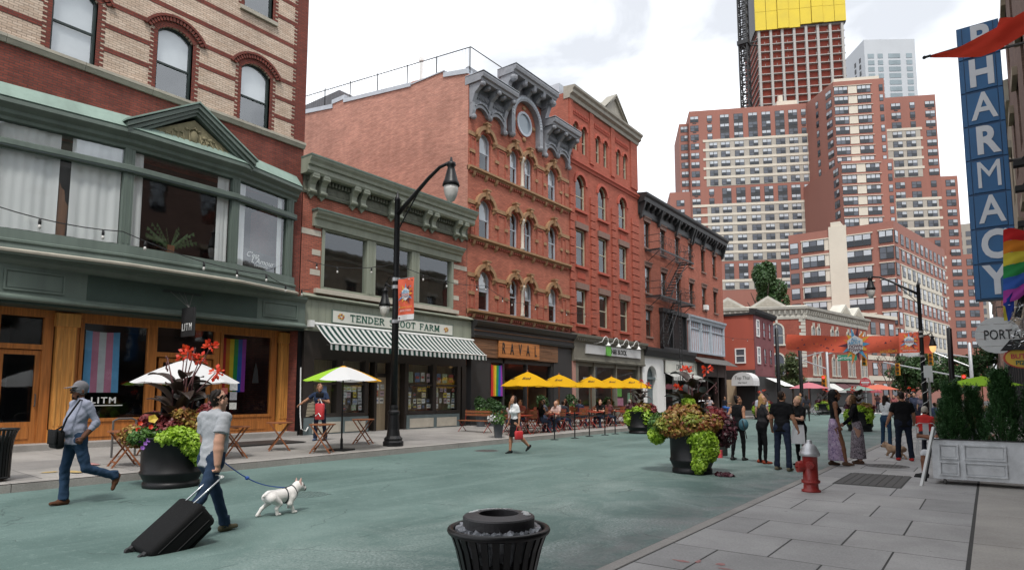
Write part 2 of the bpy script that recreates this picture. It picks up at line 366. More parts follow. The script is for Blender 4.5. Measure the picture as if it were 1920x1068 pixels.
# ================================================================ materials shared
M={}
def road_mat():
    m=bpy.data.materials.new('teal_paint_road');m.use_nodes=True;t=m.node_tree;b=t.nodes['Principled BSDF'];L=t.links.new
    g=N(t,'ShaderNodeNewGeometry');P=g.outputs['Position']
    def noise(sc,det=6.0,ro=0.6,dist=0.0,vec=None):
        n=N(t,'ShaderNodeTexNoise',Scale=sc,Detail=det,Roughness=ro,Distortion=dist);L(vec or P,n.inputs['Vector']);return n.outputs['Fac']
    def ramp(f,p0,p1,c0=(0,0,0,1),c1=(1,1,1,1)):
        r=N(t,'ShaderNodeValToRGB');e=r.color_ramp.elements;e[0].position=p0;e[1].position=p1;e[0].color=c0;e[1].color=c1;L(f,r.inputs[0]);return r.outputs[0]
    def mix(f,a,c):
        x=N(t,'ShaderNodeMix',data_type='RGBA');L(f,x.inputs[0])
        for i,q in((6,a),(7,c)):
            if isinstance(q,tuple):x.inputs[i].default_value=(*q,1)
            else:L(q,x.inputs[i])
        return x.outputs[2]
    def mul(a,c):
        x=N(t,'ShaderNodeMath',operation='MULTIPLY');L(a,x.inputs[0])
        if isinstance(c,float):x.inputs[1].default_value=c
        else:L(c,x.inputs[1])
        return x.outputs[0]
    big=noise(0.35,4.0,0.55,0.6)
    col=mix(ramp(big,0.35,0.68),(0.072,0.122,0.110),(0.132,0.198,0.181))
    mpn=N(t,'ShaderNodeMapping');mpn.inputs['Scale'].default_value=(1.6,0.22,1);L(P,mpn.inputs[0])
    st=noise(1.0,6.0,0.6,0.4,mpn.outputs[0])
    col=mix(mul(ramp(st,0.5,0.72),0.55),col,(0.16,0.23,0.212))
    fine=noise(55.0,3.0,0.8)
    col=mix(mul(ramp(fine,0.50,0.64),0.7),col,(0.05,0.085,0.078))
    # worn pale scuffs nearest the right-hand pavement
    sep=N(t,'ShaderNodeSeparateXYZ');L(P,sep.inputs[0])
    e1=N(t,'ShaderNodeMapRange');e1.inputs[1].default_value=-7.5;e1.inputs[2].default_value=-4.2;L(sep.outputs[0],e1.inputs[0])
    wr=mul(ramp(noise(0.8,7.0,0.7,0.8),0.42,0.62),e1.outputs[0])
    wrf=mul(wr,ramp(noise(30.0,4.0,0.8),0.42,0.62))
    col=mix(mul(wrf,0.9),col,(0.40,0.44,0.42))
    gr=ramp(noise(8.0,6.0,0.85),0.54,0.70)
    col=mix(mul(gr,0.75),col,(0.20,0.27,0.25))
    spk=ramp(noise(120.0,2.0,0.9),0.60,0.70)
    col=mix(mul(spk,0.5),col,(0.045,0.07,0.066))
    e2=N(t,'ShaderNodeMapRange');e2.inputs[1].default_value=-4.1;e2.inputs[2].default_value=-3.0;L(sep.outputs[0],e2.inputs[0])
    col=mix(mul(mul(e2.outputs[0],ramp(noise(1.6,7.0,0.75,0.5),0.40,0.62)),0.85),col,(0.21,0.20,0.20))
    # cracks
    wp=N(t,'ShaderNodeVectorMath',operation='ADD');nn=N(t,'ShaderNodeTexNoise',Scale=1.4,Detail=5.0);L(P,nn.inputs['Vector'])
    sc=N(t,'ShaderNodeVectorMath',operation='SCALE');sc.inputs['Scale'].default_value=0.7;L(nn.outputs['Color'],sc.inputs[0]);L(P,wp.inputs[0]);L(sc.outputs[0],wp.inputs[1])
    vo=N(t,'ShaderNodeTexVoronoi',feature='DISTANCE_TO_EDGE',Scale=0.33);L(wp.outputs[0],vo.inputs['Vector'])
    cr=N(t,'ShaderNodeMath',operation='LESS_THAN');cr.inputs[1].default_value=0.003;L(vo.outputs['Distance'],cr.inputs[0])
    crm=mul(cr.outputs[0],ramp(noise(0.8,3.0),0.44,0.56))
    col=mix(mul(crm,0.6),col,(0.03,0.045,0.043))
    stn=ramp(noise(0.55,5.0,0.6,1.0),0.56,0.72);col=mix(mul(stn,0.35),col,(0.05,0.085,0.08))
    for xs in(-8.35,-10.7,-6.0):
        wob=N(t,'ShaderNodeMath',operation='MULTIPLY_ADD');L(noise(1.1,4.0),wob.inputs[0]);wob.inputs[1].default_value=0.22;L(sep.outputs[0],wob.inputs[2])
        dx=N(t,'ShaderNodeMath',operation='SUBTRACT');L(wob.outputs[0],dx.inputs[0]);dx.inputs[1].default_value=xs+0.11;ab=N(t,'ShaderNodeMath',operation='ABSOLUTE');L(dx.outputs[0],ab.inputs[0]);lt=N(t,'ShaderNodeMath',operation='LESS_THAN');L(ab.outputs[0],lt.inputs[0]);lt.inputs[1].default_value=0.012
        col=mix(mul(mul(lt.outputs[0],ramp(noise(1.7,3.0),0.42,0.55)),0.55),col,(0.035,0.055,0.052))
    L(col,b.inputs['Base Color'])
    ro=N(t,'ShaderNodeMapRange');ro.inputs[3].default_value=0.55;ro.inputs[4].default_value=0.85;L(big,ro.inputs[0]);L(ro.outputs[0],b.inputs['Roughness'])
    b.inputs['Specular IOR Level'].default_value=0.35
    bp=N(t,'ShaderNodeBump',Strength=0.35,Distance=0.01);L(fine,bp.inputs['Height']);L(bp.outputs[0],b.inputs['Normal'])
    return m
M['road']=road_mat()
M['asphalt']=mat('asphalt',(0.07,0.07,0.072),0.9,0.25,0.6,0.3,60)
def slab_mat(name,col,var=0.24):
    m=mat(name,col,0.85,var,0.9,0.3,60);t=m.node_tree;b=t.nodes['Principled BSDF']
    src=b.inputs['Base Color'].links[0].from_socket
    g=N(t,'ShaderNodeNewGeometry');n=N(t,'ShaderNodeTexNoise',Scale=38.0,Detail=3.0,Roughness=0.8);t.links.new(g.outputs['Position'],n.inputs['Vector'])
    vo=N(t,'ShaderNodeTexVoronoi',Scale=2.1);t.links.new(g.outputs['Position'],vo.inputs['Vector']) # old chewing-gum spots
    sp=N(t,'ShaderNodeMath',operation='LESS_THAN');sp.inputs[1].default_value=0.055;t.links.new(vo.outputs['Distance'],sp.inputs[0])
    mr=N(t,'ShaderNodeMapRange');mr.inputs[1].default_value=0.3;mr.inputs[2].default_value=0.7;mr.inputs[3].default_value=0.82;mr.inputs[4].default_value=1.14;t.links.new(n.outputs['Fac'],mr.inputs[0])
    a=N(t,'ShaderNodeMath',operation='MULTIPLY_ADD');a.inputs[1].default_value=-0.32;t.links.new(sp.outputs[0],a.inputs[0]);t.links.new(mr.outputs[0],a.inputs[2])
    s=N(t,'ShaderNodeVectorMath',operation='SCALE');t.links.new(src,s.inputs[0]);t.links.new(a.outputs[0],s.inputs['Scale']);t.links.new(s.outputs[0],b.inputs['Base Color'])
    return m
M['slab']=[slab_mat('paving_slab_%s'%n,c)for n,c in(('a',(0.335,0.325,0.316)),('b',(0.295,0.287,0.280)),('c',(0.365,0.352,0.340)))]
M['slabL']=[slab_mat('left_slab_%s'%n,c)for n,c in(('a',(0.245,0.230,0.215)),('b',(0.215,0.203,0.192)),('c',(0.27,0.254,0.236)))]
M['tan_conc']=slab_mat('tan_concrete',(0.36,0.335,0.305))
M['kerb']=slab_mat('kerb_stone',(0.29,0.272,0.252),0.25)
M['joint']=mat('joint_dirt',(0.05,0.048,0.045),0.95,0.3,8)
M['black']=mat('black_painted_metal',(0.007,0.007,0.008),0.42,0.2,6,spec=0.3)
M['blackmatt']=mat('black_matt',(0.016,0.016,0.017),0.75,0.2,6)
M['white']=mat('white_paint',(0.72,0.72,0.70),0.55,0.06,5)
M['iron']=mat('cast_iron',(0.085,0.08,0.076),0.7,0.3,20)
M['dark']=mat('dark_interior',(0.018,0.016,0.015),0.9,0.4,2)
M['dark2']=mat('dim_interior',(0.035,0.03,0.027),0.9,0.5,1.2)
M['glass']=glass_mat('window_glass')
M['shopglass']=glass_mat('shop_glass',(0.85,0.88,0.88),0.09)
M['cream_fabric']=fabric_trans('curtain_cloth',(0.86,0.86,0.85),trans=0.12)
# ================================================================ ground
mb=MB();mb.add([(-900,-300,-0.05),(700,-300,-0.05),(700,1500,-0.05),(-900,1500,-0.05)],[(0,1,2,3)])
struct(mb.obj('ground',M['asphalt']))
mb=MB();mb.add([(-13.4,-15,0),(-3.1,-15,0),(-3.1,64.5,0),(-13.4,64.5,0)],[(0,1,2,3)])
road=struct(mb.obj('road',M['road']))
mb=MB();mb.add([(-70,64.5,-0.004),(60,64.5,-0.004),(60,82,-0.004),(-70,82,-0.004)],[(0,1,2,3)])
struct(mb.obj('cross_road',M['asphalt']))
mb=MB()
for k in range(18):mb.box(-13.0+k*0.62,-12.66+k*0.62,65.2,68.0,-0.003,0.004)
mb.obj('crosswalk_marking',M['white'],road)
# right-hand pavement: bed, kerb, slabs
ZR=0.0
mb=MB();mb.add([(-3.1,-6,-0.0015),(3.0,-6,-0.0015),(3.0,64.5,-0.0015),(-3.1,64.5,-0.0015)],[(0,1,2,3)])
pr=struct(mb.obj('pavement_right',M['joint']))
def slab_mesh(w,l,mt,h=0.03,ch=0.008,seed=0):
    rr=random.Random(seed);a,b=w/2,l/2;m=MB();ts=[rr.uniform(-0.0015,0.002)for _ in range(4)]
    vs=[(-a,-b,-h),(a,-b,-h),(a,b,-h),(-a,b,-h),(-a,-b,-ch),(a,-b,-ch),(a,b,-ch),(-a,b,-ch),(-a+ch,-b+ch,ts[0]),(a-ch,-b+ch,ts[1]),(a-ch,b-ch,ts[2]),(-a+ch,b-ch,ts[3])]
    fs=[(0,1,5,4),(1,2,6,5),(2,3,7,6),(3,0,4,7),(4,5,9,8),(5,6,10,9),(6,7,11,10),(7,4,8,11),(8,9,10,11)]
    m.add(vs,fs);return m.mesh('slab',mt)
J=0.006
meshes={}
def put_slab(x0,x1,y0,y1,mats,par,z=0.0,seed=None):
    w,l=round(x1-x0-J,3),round(y1-y0-J,3);k=random.randrange(len(mats));key=(w,l,mats[k].name)
    if key not in meshes:meshes[key]=slab_mesh(w,l,mats[k],seed=len(meshes))
    return link('slab',meshes[key],par,((x0+x1)/2,(y0+y1)/2,z))
ys=[0.9,1.95,2.95,3.95,4.95,5.95,6.94,7.96,8.95,10.05,11.1,12.27,13.32]
while ys[-1]<44:ys.append(ys[-1]+1.03)
for i in range(len(ys)-1):
    st=[-2.94,-2.43,-1.41,-0.27]if i%2 else[-2.94,-1.92,-0.91,-0.27]
    for a,b in zip(st,st[1:]):
        if 13.3<ys[i]<15.3:continue
        put_slab(a,b,ys[i],ys[i+1],M['slab'],pr)
    if 13.3<ys[i]<15.3:
        for a,b in((-2.94,-2.46),(-1.36,-.27)):put_slab(a,b,ys[i],ys[i+1],M['slab'],pr)
for i in range(0,len(ys)-2,2):put_slab(-0.25,1.3,ys[i],ys[i+2],[M['tan_conc']],pr)
for i in range(14):
    put_slab(-3.1,-2.945,1.0+i*3.05,4.05+i*3.05,[M['kerb']],pr,0.003)
mb=MB();mb.box(-3.1,1.3,ys[-1],64.5,-0.012,0.0015);mb.obj('far_paving',M['slab'][0],pr)
# iron grating plate and round manhole in the pavement
mb=MB()
for k in range(8):
    for j in range(15):mb.box(-2.42+k*0.132,-2.42+k*0.132+0.115,13.45+j*0.135,13.45+j*0.135+0.105,-0.012,0.004)
mb.obj('grating',M['iron'],pr)['kind']='stuff'
def manhole(x,y,z,r,par,mt):
    m=MB();m.lathe([(0,0),(r*0.86,0),(r*0.86,-0.004),(r*0.9,-0.004),(r*0.9,0.002),(r,0.002),(r,-0.01)],28,(x,y,z))
    for a in range(6):
        for q in range(-3,4):m.box(x-0.02+q*0.09,x+0.03+q*0.09,y-0.25+a*0.09,y-0.2+a*0.09,z,z+0.004)
    return m.obj('manhole_cover',mt,par)
manhole(-2.0,17.3,0.003,0.45,pr,M['iron']);M['teal_iron']=mat('painted_iron',(0.09,0.135,0.125),0.7,0.25,12)
manhole(-9.2,6.6,0.002,0.33,road,M['teal_iron']);manhole(-12.1,14.9,0.002,0.36,road,M['iron'])
# left pavement: gently rising to the building line
def zl(x):return 0.15+(-13.4-x)*0.022
mb=MB();mb.add([(-13.4,-15,0.1475),(-23,-15,zl(-23)-0.0025),(-23,61,zl(-23)-0.0025),(-13.4,61,0.1475)],[(0,3,2,1)])
pl=struct(mb.obj('pavement_left',M['joint']))
sl=math.atan(0.022)
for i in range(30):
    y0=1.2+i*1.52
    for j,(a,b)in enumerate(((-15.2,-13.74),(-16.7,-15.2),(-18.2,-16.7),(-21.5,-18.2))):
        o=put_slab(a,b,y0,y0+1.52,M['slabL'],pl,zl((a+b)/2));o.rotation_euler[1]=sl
for i in range(22):
    y0=-2+i*2.85
    m=MB();m.prism([(-13.4,-0.02),(-13.4,0.13),(-13.43,0.15),(-13.72,0.157),(-13.72,-0.02)],1,y0+0.006,y0+2.85-0.006)
    m.obj('kerb_stone',M['kerb'],pl)
# chalk and paint marks on the ground
def blot(name,pts,z,mt,par,seed):
    rr=random.Random(seed);m=MB()
    for(x,y,rx,ry)in pts:
        n=11;vs=[(x+rx*math.cos(2*math.pi*k/n)*rr.uniform(.5,1.2),y+ry*math.sin(2*math.pi*k/n)*rr.uniform(.5,1.2),z)for k in range(n)]
        m.add(vs,[tuple(range(n))])
    return m.obj(name,mt,par)
M['pink']=mat('pink_chalk',(0.36,0.18,0.17),0.9,0.3,30);M['yellowp']=mat('yellow_chalk',(0.42,0.30,0.12),0.9,0.3,30);M['bluechalk']=mat('blue_chalk',(0.20,0.33,0.40),0.9,0.3,30)
blot('pink_chalk_mark',[(-2.55,6.25,.10,.035),(-2.42,6.32,.03,.07),(-2.2,6.35,.05,.05),(-2.1,6.22,.09,.02)],0.0042,M['pink'],pr,3)
blot('yellow_chalk_mark',[(-14.2,4.9,.25,.1),(-13.95,5.15,.16,.16),(-14.5,4.6,.12,.15)],0.185,M['yellowp'],pl,5)
blot('pink_chalk_mark',[(-15.3,5.6,.5,.12),(-14.6,3.2,.3,.2)],0.205,M['pink'],pl,8)
# ================================================================ green-bay corner building (bar on the ground floor)
FL=Frame((-19,0,0),(0,1))
M['red_dark']=brick_mat('dark_red_brick',(0.25,0.062,0.042),(0.17,0.045,0.033),(0.11,0.055,0.045),streak=0.28)
M['red_trim']=brick_mat('red_trim_brick',(0.21,0.05,0.034),(0.15,0.038,0.028),(0.10,0.045,0.036),stain=0.12)
M['cream_brick']=brick_mat('cream_brick',(0.60,0.48,0.38),(0.50,0.37,0.275),(0.30,0.23,0.18),ms=0.008,stain=0.2)
M['stone']=mat('weathered_limestone',(0.36,0.33,0.27),0.8,0.22,2.5,0.2)
M['green']=mat('sage_green_paint',(0.105,0.134,0.113),0.5,0.24,2.2,0.08,30,streak=True)
M['green_dk']=mat('dark_green_paint',(0.035,0.058,0.047),0.55,0.2,2.0)
M['copper']=mat('green_copper_roof',(0.20,0.275,0.235),0.7,0.25,1.6,0.15,20,streak=True)
M['wood']=wood_mat('varnished_oak',(0.40,0.145,0.036),0.35)
M['wood_lt']=wood_mat('pale_oak',(0.55,0.26,0.068),0.4)
M['relief']=mat('relief_plaster',(0.20,0.175,0.10),0.8,0.3,8)
M['greenblack']=mat('green_black_sash',(0.018,0.03,0.027),0.45,0.15,4)
M['shade']=mat('roller_blind',(0.60,0.62,0.64),0.8,0.08,2)
Lb=thing('brick_building','striped cream and red brick building with green bay window and wooden bar front','building',(-19,7,0),world=True)
Y0,Y1,ZT=1.0,13.03,17.6
cols=(2.98,5.87,8.48,11.11);WW=1.04
ops=[(c-WW/2,c+WW/2,zs,zs+1.8,0.27)for c in cols for zs in(10.56,14.42)]
mb=MB(FL);wall_mesh(mb,Y0,Y1,10.33,ZT,ops,0,0.25)
mb.add([(Y1,0,10.33),(Y1,-14,10.33),(Y1,-14,ZT),(Y1,0,ZT)],[(0,1,2,3)]);mb.add([(Y0,0,ZT),(Y1,0,ZT),(Y1,-14,ZT),(Y0,-14,ZT)],[(0,1,2,3)])
mb.add([(Y0,0,0),(Y0,-14,0),(Y0,-14,ZT),(Y0,0,ZT)],[(0,1,2,3)])
mb.obj('wall',M['cream_brick'],Lb)
mb=MB(FL);wall_mesh(mb,Y0,Y1,4.9,10.33,[(1.4,12.4,5.66,8.34)],0,.25);mb.add([(Y1,0,0.1),(Y1,-14,0.1),(Y1,-14,10.33),(Y1,0,10.33)],[(0,1,2,3)])
mb.obj('wall',M['red_dark'],Lb)
# corner strip in red brick with toothing, red bands, window toothing
mb=MB(FL);mb.box(Y1-0.42,Y1+0.012,-0.3,0.012,10.56,ZT-0.02)
k=0;z=10.6
while z<ZT-0.2:
    if k%2:mb.box(Y1-0.54,Y1-0.42,-0.05,0.012,z,z+0.068)
    z+=0.068;k+=1
mb.obj('corner_strip',M['red_trim'],Lb)
for zb in(11.15,11.83,12.5,13.2,13.9,14.75,15.45,16.1,16.8):
    edges=[Y0]
    for c in cols:
        zin=any(a-0.1<zb<a+2.1 for a in(10.56,14.42));wd=WW/2+0.19 if zin else 0
        if wd:edges+=[c-wd,c+wd]
    edges.append(Y1-0.42)
    m=MB(FL)
    for a,b in zip(edges[::2],edges[1::2]):m.box(a,b,-0.05,0.009,zb-0.07,zb+0.07)
    m.objs('brick_band',M['red_trim'],Lb)
Wl=Win(FL,WW,1.8,0.27,M['greenblack'],M['glass'],0.5,0.06,0.13,M['shade'],0.5,M['dark'])
Wl2=Win(FL,WW,1.8,0.27,M['greenblack'],M['glass'],0.5,0.06,0.13,M['shade'],0.97,M['dark'])
for c in cols:
    for zs in(10.56,14.42):
        wo=(Wl2 if c<6 else Wl).place(Lb,c,zs)
        m=MB(FL)
        for s in(-1,1):
            z=zs;k=0
            m.box(*(sorted((c+s*WW/2,c+s*(WW/2+0.10)))),-0.2,0.011,zs,zs+1.8)
            while z<zs+1.78:
                if k%2:m.box(*(sorted((c+s*(WW/2+0.10),c+s*(WW/2+0.20)))),-0.05,0.011,z,z+0.068)
                z+=0.068;k+=1
        m.stuff('window_surround',M['red_trim'],Lb)
        m=MB(FL);arch_band(m,c-WW/2,c+WW/2,zs+1.8,0.27,0.17,-0.1,0.018,ext=0.02);m.obj('brick_arch',M['red_trim'],Lb)
        m=MB(FL);w2,r0=WW/2+0.02,0.27;rad=(w2*w2+r0*r0)/(2*r0);cz=zs+1.8+r0-rad;th=math.asin(w2/rad)+0.14;nb=19
        for i in range(nb):
            t0=-th+2*th*(i+0.16)/nb;t1=-th+2*th*(i+0.84)/nb;ra,rb=rad+0.16,rad+0.31
            p=[(c+r_*math.sin(t_),cz+r_*math.cos(t_))for r_,t_ in((ra,t0),(ra,t1),(rb,t1),(rb,t0))]
            m.add([(x,-0.02,z)for x,z in p]+[(x,0.075,z)for x,z in p],[(0,1,2,3),(7,6,5,4),(0,4,5,1),(1,5,6,2),(2,6,7,3),(3,7,4,0)])
        arch_band(m,c-WW/2-0.02,c+WW/2+0.02,zs+1.8,0.27,0.075,-0.02,0.095,ext=0.17)
        for f in range(len(m.v)-14*8,len(m.v)):
            v=Vector(m.v[f]);q=Vector((0,v.y-c,v.z-cz));q.normalize();m.v[f]=tuple(v+q*0.29)
        m.stuff('arch_hood',M['red_trim'],Lb)
        if zs>12:
            m=MB(FL);m.box(c-WW/2-0.16,c+WW/2+0.16,-0.12,0.1,zs-0.13,zs);m.obj('sill',M['stone'],Lb)
m=MB(FL)
for a in np.arange(Y0,Y1,1.72):
    b=min(a+1.72,Y1+0.02);m.prism([(-0.1,10.32),(0.06,10.32),(0.11,10.42),(0.13,10.44),(0.13,10.52),(0.03,10.555),(-0.1,10.555)],0,a+0.004,b-0.004)
m.objs('belt_course',M['stone'],Lb)
# ---- the bay: plan line (u,d) of its front
bay=[(1.2,0.05),(4.0,0.12),(7.2,0.62),(10.3,0.62),(12.75,0.06)]
def along(mb,line,prof,mi=0):
    """sweep a (d,z) profile along a plan polyline, mitred roughly"""
    n=len(prof);vs=[]
    for i,(u,d)in enumerate(line):vs+=[(u,d+p,z)for p,z in prof]
    fs=[(i*n+k,i*n+(k+1)%n,(i+1)*n+(k+1)%n,(i+1)*n+k)for i in range(len(line)-1)for k in range(n)]
    fs+=[tuple(range(n)),tuple(range((len(line)-1)*n,len(line)*n))[::-1]]
    mb.add(vs,fs,mi);return mb
m=MB(FL)
along(m,bay,[(-0.4,5.0),(0.28,5.0),(0.31,5.06),(0.30,5.10),(0.14,5.17),(0.12,5.30),(0.16,5.33),(0.16,5.38),(0.06,5.42),(0.05,5.66),(-0.4,5.66)])
bo=m.obj('bay_window',M['green'],Lb)
m=MB(FL);along(m,bay,[(0.20,5.02),(0.335,5.055),(0.345,5.105),(0.20,5.16)]);m.obj('sill_edge',M['stone'],bo)
# roof, cornice and pediment of the bay
m=MB(FL);along(m,bay,[(-0.4,8.32),(0.04,8.32),(0.06,8.40),(0.16,8.46),(0.18,8.55),(0.30,8.62),(0.36,8.66),(0.36,8.76),(0.24,8.80),(-0.4,8.80)]);m.obj('cornice',M['green'],bo)
m=MB(FL);along(m,bay,[(-0.5,8.78),(0.34,8.78),(0.37,8.80),(-0.02,9.25),(-0.7,9.27)]);m.obj('roof',M['copper'],bo)
pc,ph=8.78,1.86 # pediment centre, half width
def ped(m,hw,h0,h1,d0,d1):
    m.add([(pc-hw,d0,h0),(pc+hw,d0,h0),(pc,d0,h1),(pc-hw,d1,h0),(pc+hw,d1,h0),(pc,d1,h1)],[(0,1,2),(5,4,3),(0,3,4,1),(1,4,5,2),(2,5,3,0)])
m=MB(FL)
for s in(-1,1):
    for(w0,d1,t0,t1)in((ph,1.02,-0.02,0.10),(ph-0.04,0.96,-0.13,-0.02),(ph-0.08,0.90,-0.22,-0.13)):
        a,b=(pc+s*w0,8.82),(pc,10.0)
        m.add([(a[0],-0.1,a[1]+t0),(b[0],-0.1,b[1]+t0),(b[0],-0.1,b[1]+t1),(a[0],-0.1,a[1]+t1),(a[0],d1,a[1]+t0),(b[0],d1,b[1]+t0),(b[0],d1,b[1]+t1),(a[0],d1,a[1]+t1)],[(0,1,2,3),(7,6,5,4),(0,4,5,1),(1,5,6,2),(2,6,7,3),(3,7,4,0)])
m.obj('pediment',M['green'],bo)
m=MB(FL)
for s in(-1,1):
    a,b=(pc+s*(ph+0.06),8.84),(pc,10.03)
    m.add([(a[0],-0.3,a[1]+.09),(b[0],-0.3,b[1]+.09),(b[0],-0.3,b[1]+.14),(a[0],-0.3,a[1]+.14),(a[0],1.06,a[1]+.09),(b[0],1.06,b[1]+.09),(b[0],1.06,b[1]+.14),(a[0],1.06,a[1]+.14)],[(0,1,2,3),(7,6,5,4),(0,4,5,1),(1,5,6,2),(2,6,7,3),(3,7,4,0)])
m.obj('pediment_roof',M['copper'],bo)
m=MB(FL);ped(m,ph-0.35,8.79,9.66,0.3,0.80);tym=m.obj('tympanum',M['relief'],bo)
m=MB(FL);rr=random.Random(4)
for k in range(34):
    t=rr.uniform(-1,1);hh=(1-abs(t))*0.62;u=pc+t*1.25;z=8.9+rr.random()*max(0.05,hh-0.05);s=rr.uniform(.03,.07)
    m.ball((u,0.80,z),(s*1.3,0.035,s),7,5)
for t in np.linspace(-1,1,15):m.tube([(pc+t*1.2,0.80,8.86+0.05*math.sin(9*t)),(pc+t*1.2+0.05,0.83,8.93+.1*(1-abs(t))),(pc+t*1.1,0.81,9.0+.3*(1-abs(t)))],[.03,.022,.012],5)
m.ball((pc,0.80,9.14),(.13,.06,.2),10,7);m.tube([(pc-.12,.8,9.3),(pc,.84,9.42),(pc+.12,.8,9.3)],.03,5)
m.stuff('carved_relief',M['relief'],tym,smooth=True)
# bay posts, transom, panes, curtains
posts=[(4.15,4.40),(7.05,7.30),(10.12,10.36),(12.35,12.62)]
def bd(u):
    for(a,da),(b,db)in zip(bay,bay[1:]):
        if a<=u<=b:return da+(db-da)*(u-a)/(b-a)
    return bay[-1][1]
for a,b in posts:
    m=MB(FL);d=bd((a+b)/2);m.box(a,b,d-0.16,d+0.03,5.66,8.34);m.box(a+.05,a+.085,d+.03,d+.045,5.7,8.3);m.box(b-.085,b-.05,d+.03,d+.045,5.7,8.3);m.obj('post',M['green'],bo)
m=MB(FL);along(m,bay,[(-0.12,7.66),(0.05,7.66),(0.10,7.72),(0.10,7.84),(0.03,7.88),(-0.12,7.88)]);m.obj('transom',M['green'],bo)
m=MB(FL);along(m,bay,[(0.09,7.655),(0.115,7.655),(0.115,7.70),(0.09,7.70)]);m.obj('transom_shadow_bead',M['greenblack'],bo)
spans=[(1.4,4.15),(4.40,7.05),(7.30,10.12),(10.36,12.35)]
for a,b in spans:
    for z0,z1 in((5.66,7.66),(7.88,8.34)):
        m=MB(FL);m.add([(a,bd(a)-.07,z0),(b,bd(b)-.07,z0),(b,bd(b)-.07,z1),(a,bd(a)-.07,z1)],[(0,1,2,3)]);m.obj('pane',M['glass'],bo)
m=MB(FL) # the room behind the bay
m.add([(1.3,-2.5,5.66),(12.6,-2.5,5.66),(12.6,-2.5,8.4),(1.3,-2.5,8.4)],[(0,1,2,3)]);m.box(1.3,12.6,-2.5,-.25,8.36,8.4);m.box(1.3,12.6,-2.5,-.1,5.6,5.65)
along(m,bay,[(-0.45,5.67),(-0.1,5.67),(-0.1,5.68),(-0.45,5.68)])
m.obj('recess',M['dark'],bo)
def curtain(a,b,off=-0.12,amp=0.025,fr=9.0,z0=5.7,z1=8.3,lean=0.0,seed=0):
    m=MB(FL);n=max(8,int((b-a)*26));rr=random.Random(seed);ph_=rr.random()*6
    vs=[]
    for j in range(5):
        t=j/4
        for i in range(n+1):
            u=a+(b-a)*i/n;f=fr*(1+0.12*math.sin(u*2.1+ph_));uu=u+lean*(1-t)*math.sin(1.2*j)
            vs.append((uu,bd(min(max(u,1.3),12.5))+off+amp*math.sin(u*f*2+ph_+0.6*t)*(1.25-0.5*t)+0.012*math.sin(u*31+ph_),z0+(z1-z0)*t))
    m.add(vs,[(j*(n+1)+i,j*(n+1)+i+1,(j+1)*(n+1)+i+1,(j+1)*(n+1)+i)for j in range(4)for i in range(n)])
    return m.obj('curtain',M['cream_fabric'],bo,smooth=True)
curtain(1.5,4.1,seed=1);curtain(4.43,5.68,fr=7,seed=2);curtain(5.92,7.03,fr=8,seed=3);curtain(7.3,7.58,amp=.018,seed=4);curtain(9.72,10.08,amp=.02,seed=5);curtain(10.38,10.68,amp=.018,seed=6);curtain(12.02,12.22,amp=.015,fr=12,seed=7)
# things inside the bay
M['brownwood']=wood_mat('brown_screen_wood',(0.17,0.07,0.026),0.5);M['fern']=leaf_mat('fern_green',(0.02,0.06,0.012),(0.05,0.11,0.03))
scr=MB(FL);scr.prism([(5.70,5.68),(5.9,5.68),(5.93,6.5),(5.86,6.62),(5.83,6.88),(5.76,6.94),(5.71,7.1)],1,0.20,0.24)
tag(scr.obj('folding_screen',M['brownwood']),'brown shaped wooden screen between white curtains in the green bay window','screen')
sg=thing('window_sign','black sign with white script lettering inside the right bay pane','sign',tuple(FL.P(11.3,0.1,5.68)),world=True)
m=MB(FL);m.add([(10.72,.36,5.68),(12.02,.12,5.68),(12.02,.12,6.22),(10.72,.36,6.3),(10.72,.34,5.68),(12.02,.10,5.68),(12.02,.10,6.22),(10.72,.34,6.3)],[(0,1,2,3),(7,6,5,4),(3,2,6,7),(0,3,7,4),(1,5,6,2)]);m.obj('board',M['blackmatt'],sg)
dirv=(FL.P(12.02,.13,0)-FL.P(10.72,.37,0))
sign_text('lettering',"C'est",0.24,M['white'],FL.P(11.05,.318,6.12),dirv,sg,depth=0.003,shear=0.35)
sign_text('lettering',"L'Amour",0.26,M['white'],FL.P(11.45,.245,5.95),dirv,sg,depth=0.003,shear=0.35)
sign_text('lettering','STUDIOS',0.11,M['white'],FL.P(11.4,.252,5.80),dirv,sg,depth=0.003,space=1.3)
pf=thing('palm_plant','green palm fronds behind the glass of the middle bay pane','plant',tuple(FL.P(8.5,.2,5.7)),world=True)
m=MB(FL);rr=random.Random(11)
for k in range(16):
    a=rr.uniform(0,6.28);L_=rr.uniform(.4,.8);p0=Vector((8.5,0.28,5.9));tip=Vector((8.5+math.cos(a)*L_,0.28+0.12*math.sin(a*3),6.05+L_*0.75*abs(math.sin(a))+.1))
    for i in range(7):
        c0=p0.lerp(tip,i/7);c1=p0.lerp(tip,(i+1)/7)
        for s in(-1,1):m.add([c0,c1,c1+Vector((s*.02,0.01,-.13))],[(0,1,2)])
m.stuff('frond',M['fern'],pf)
m=MB(FL);m.box(8.42,8.6,.2,.34,5.66,5.95);m.obj('pot',M['brownwood'],pf)
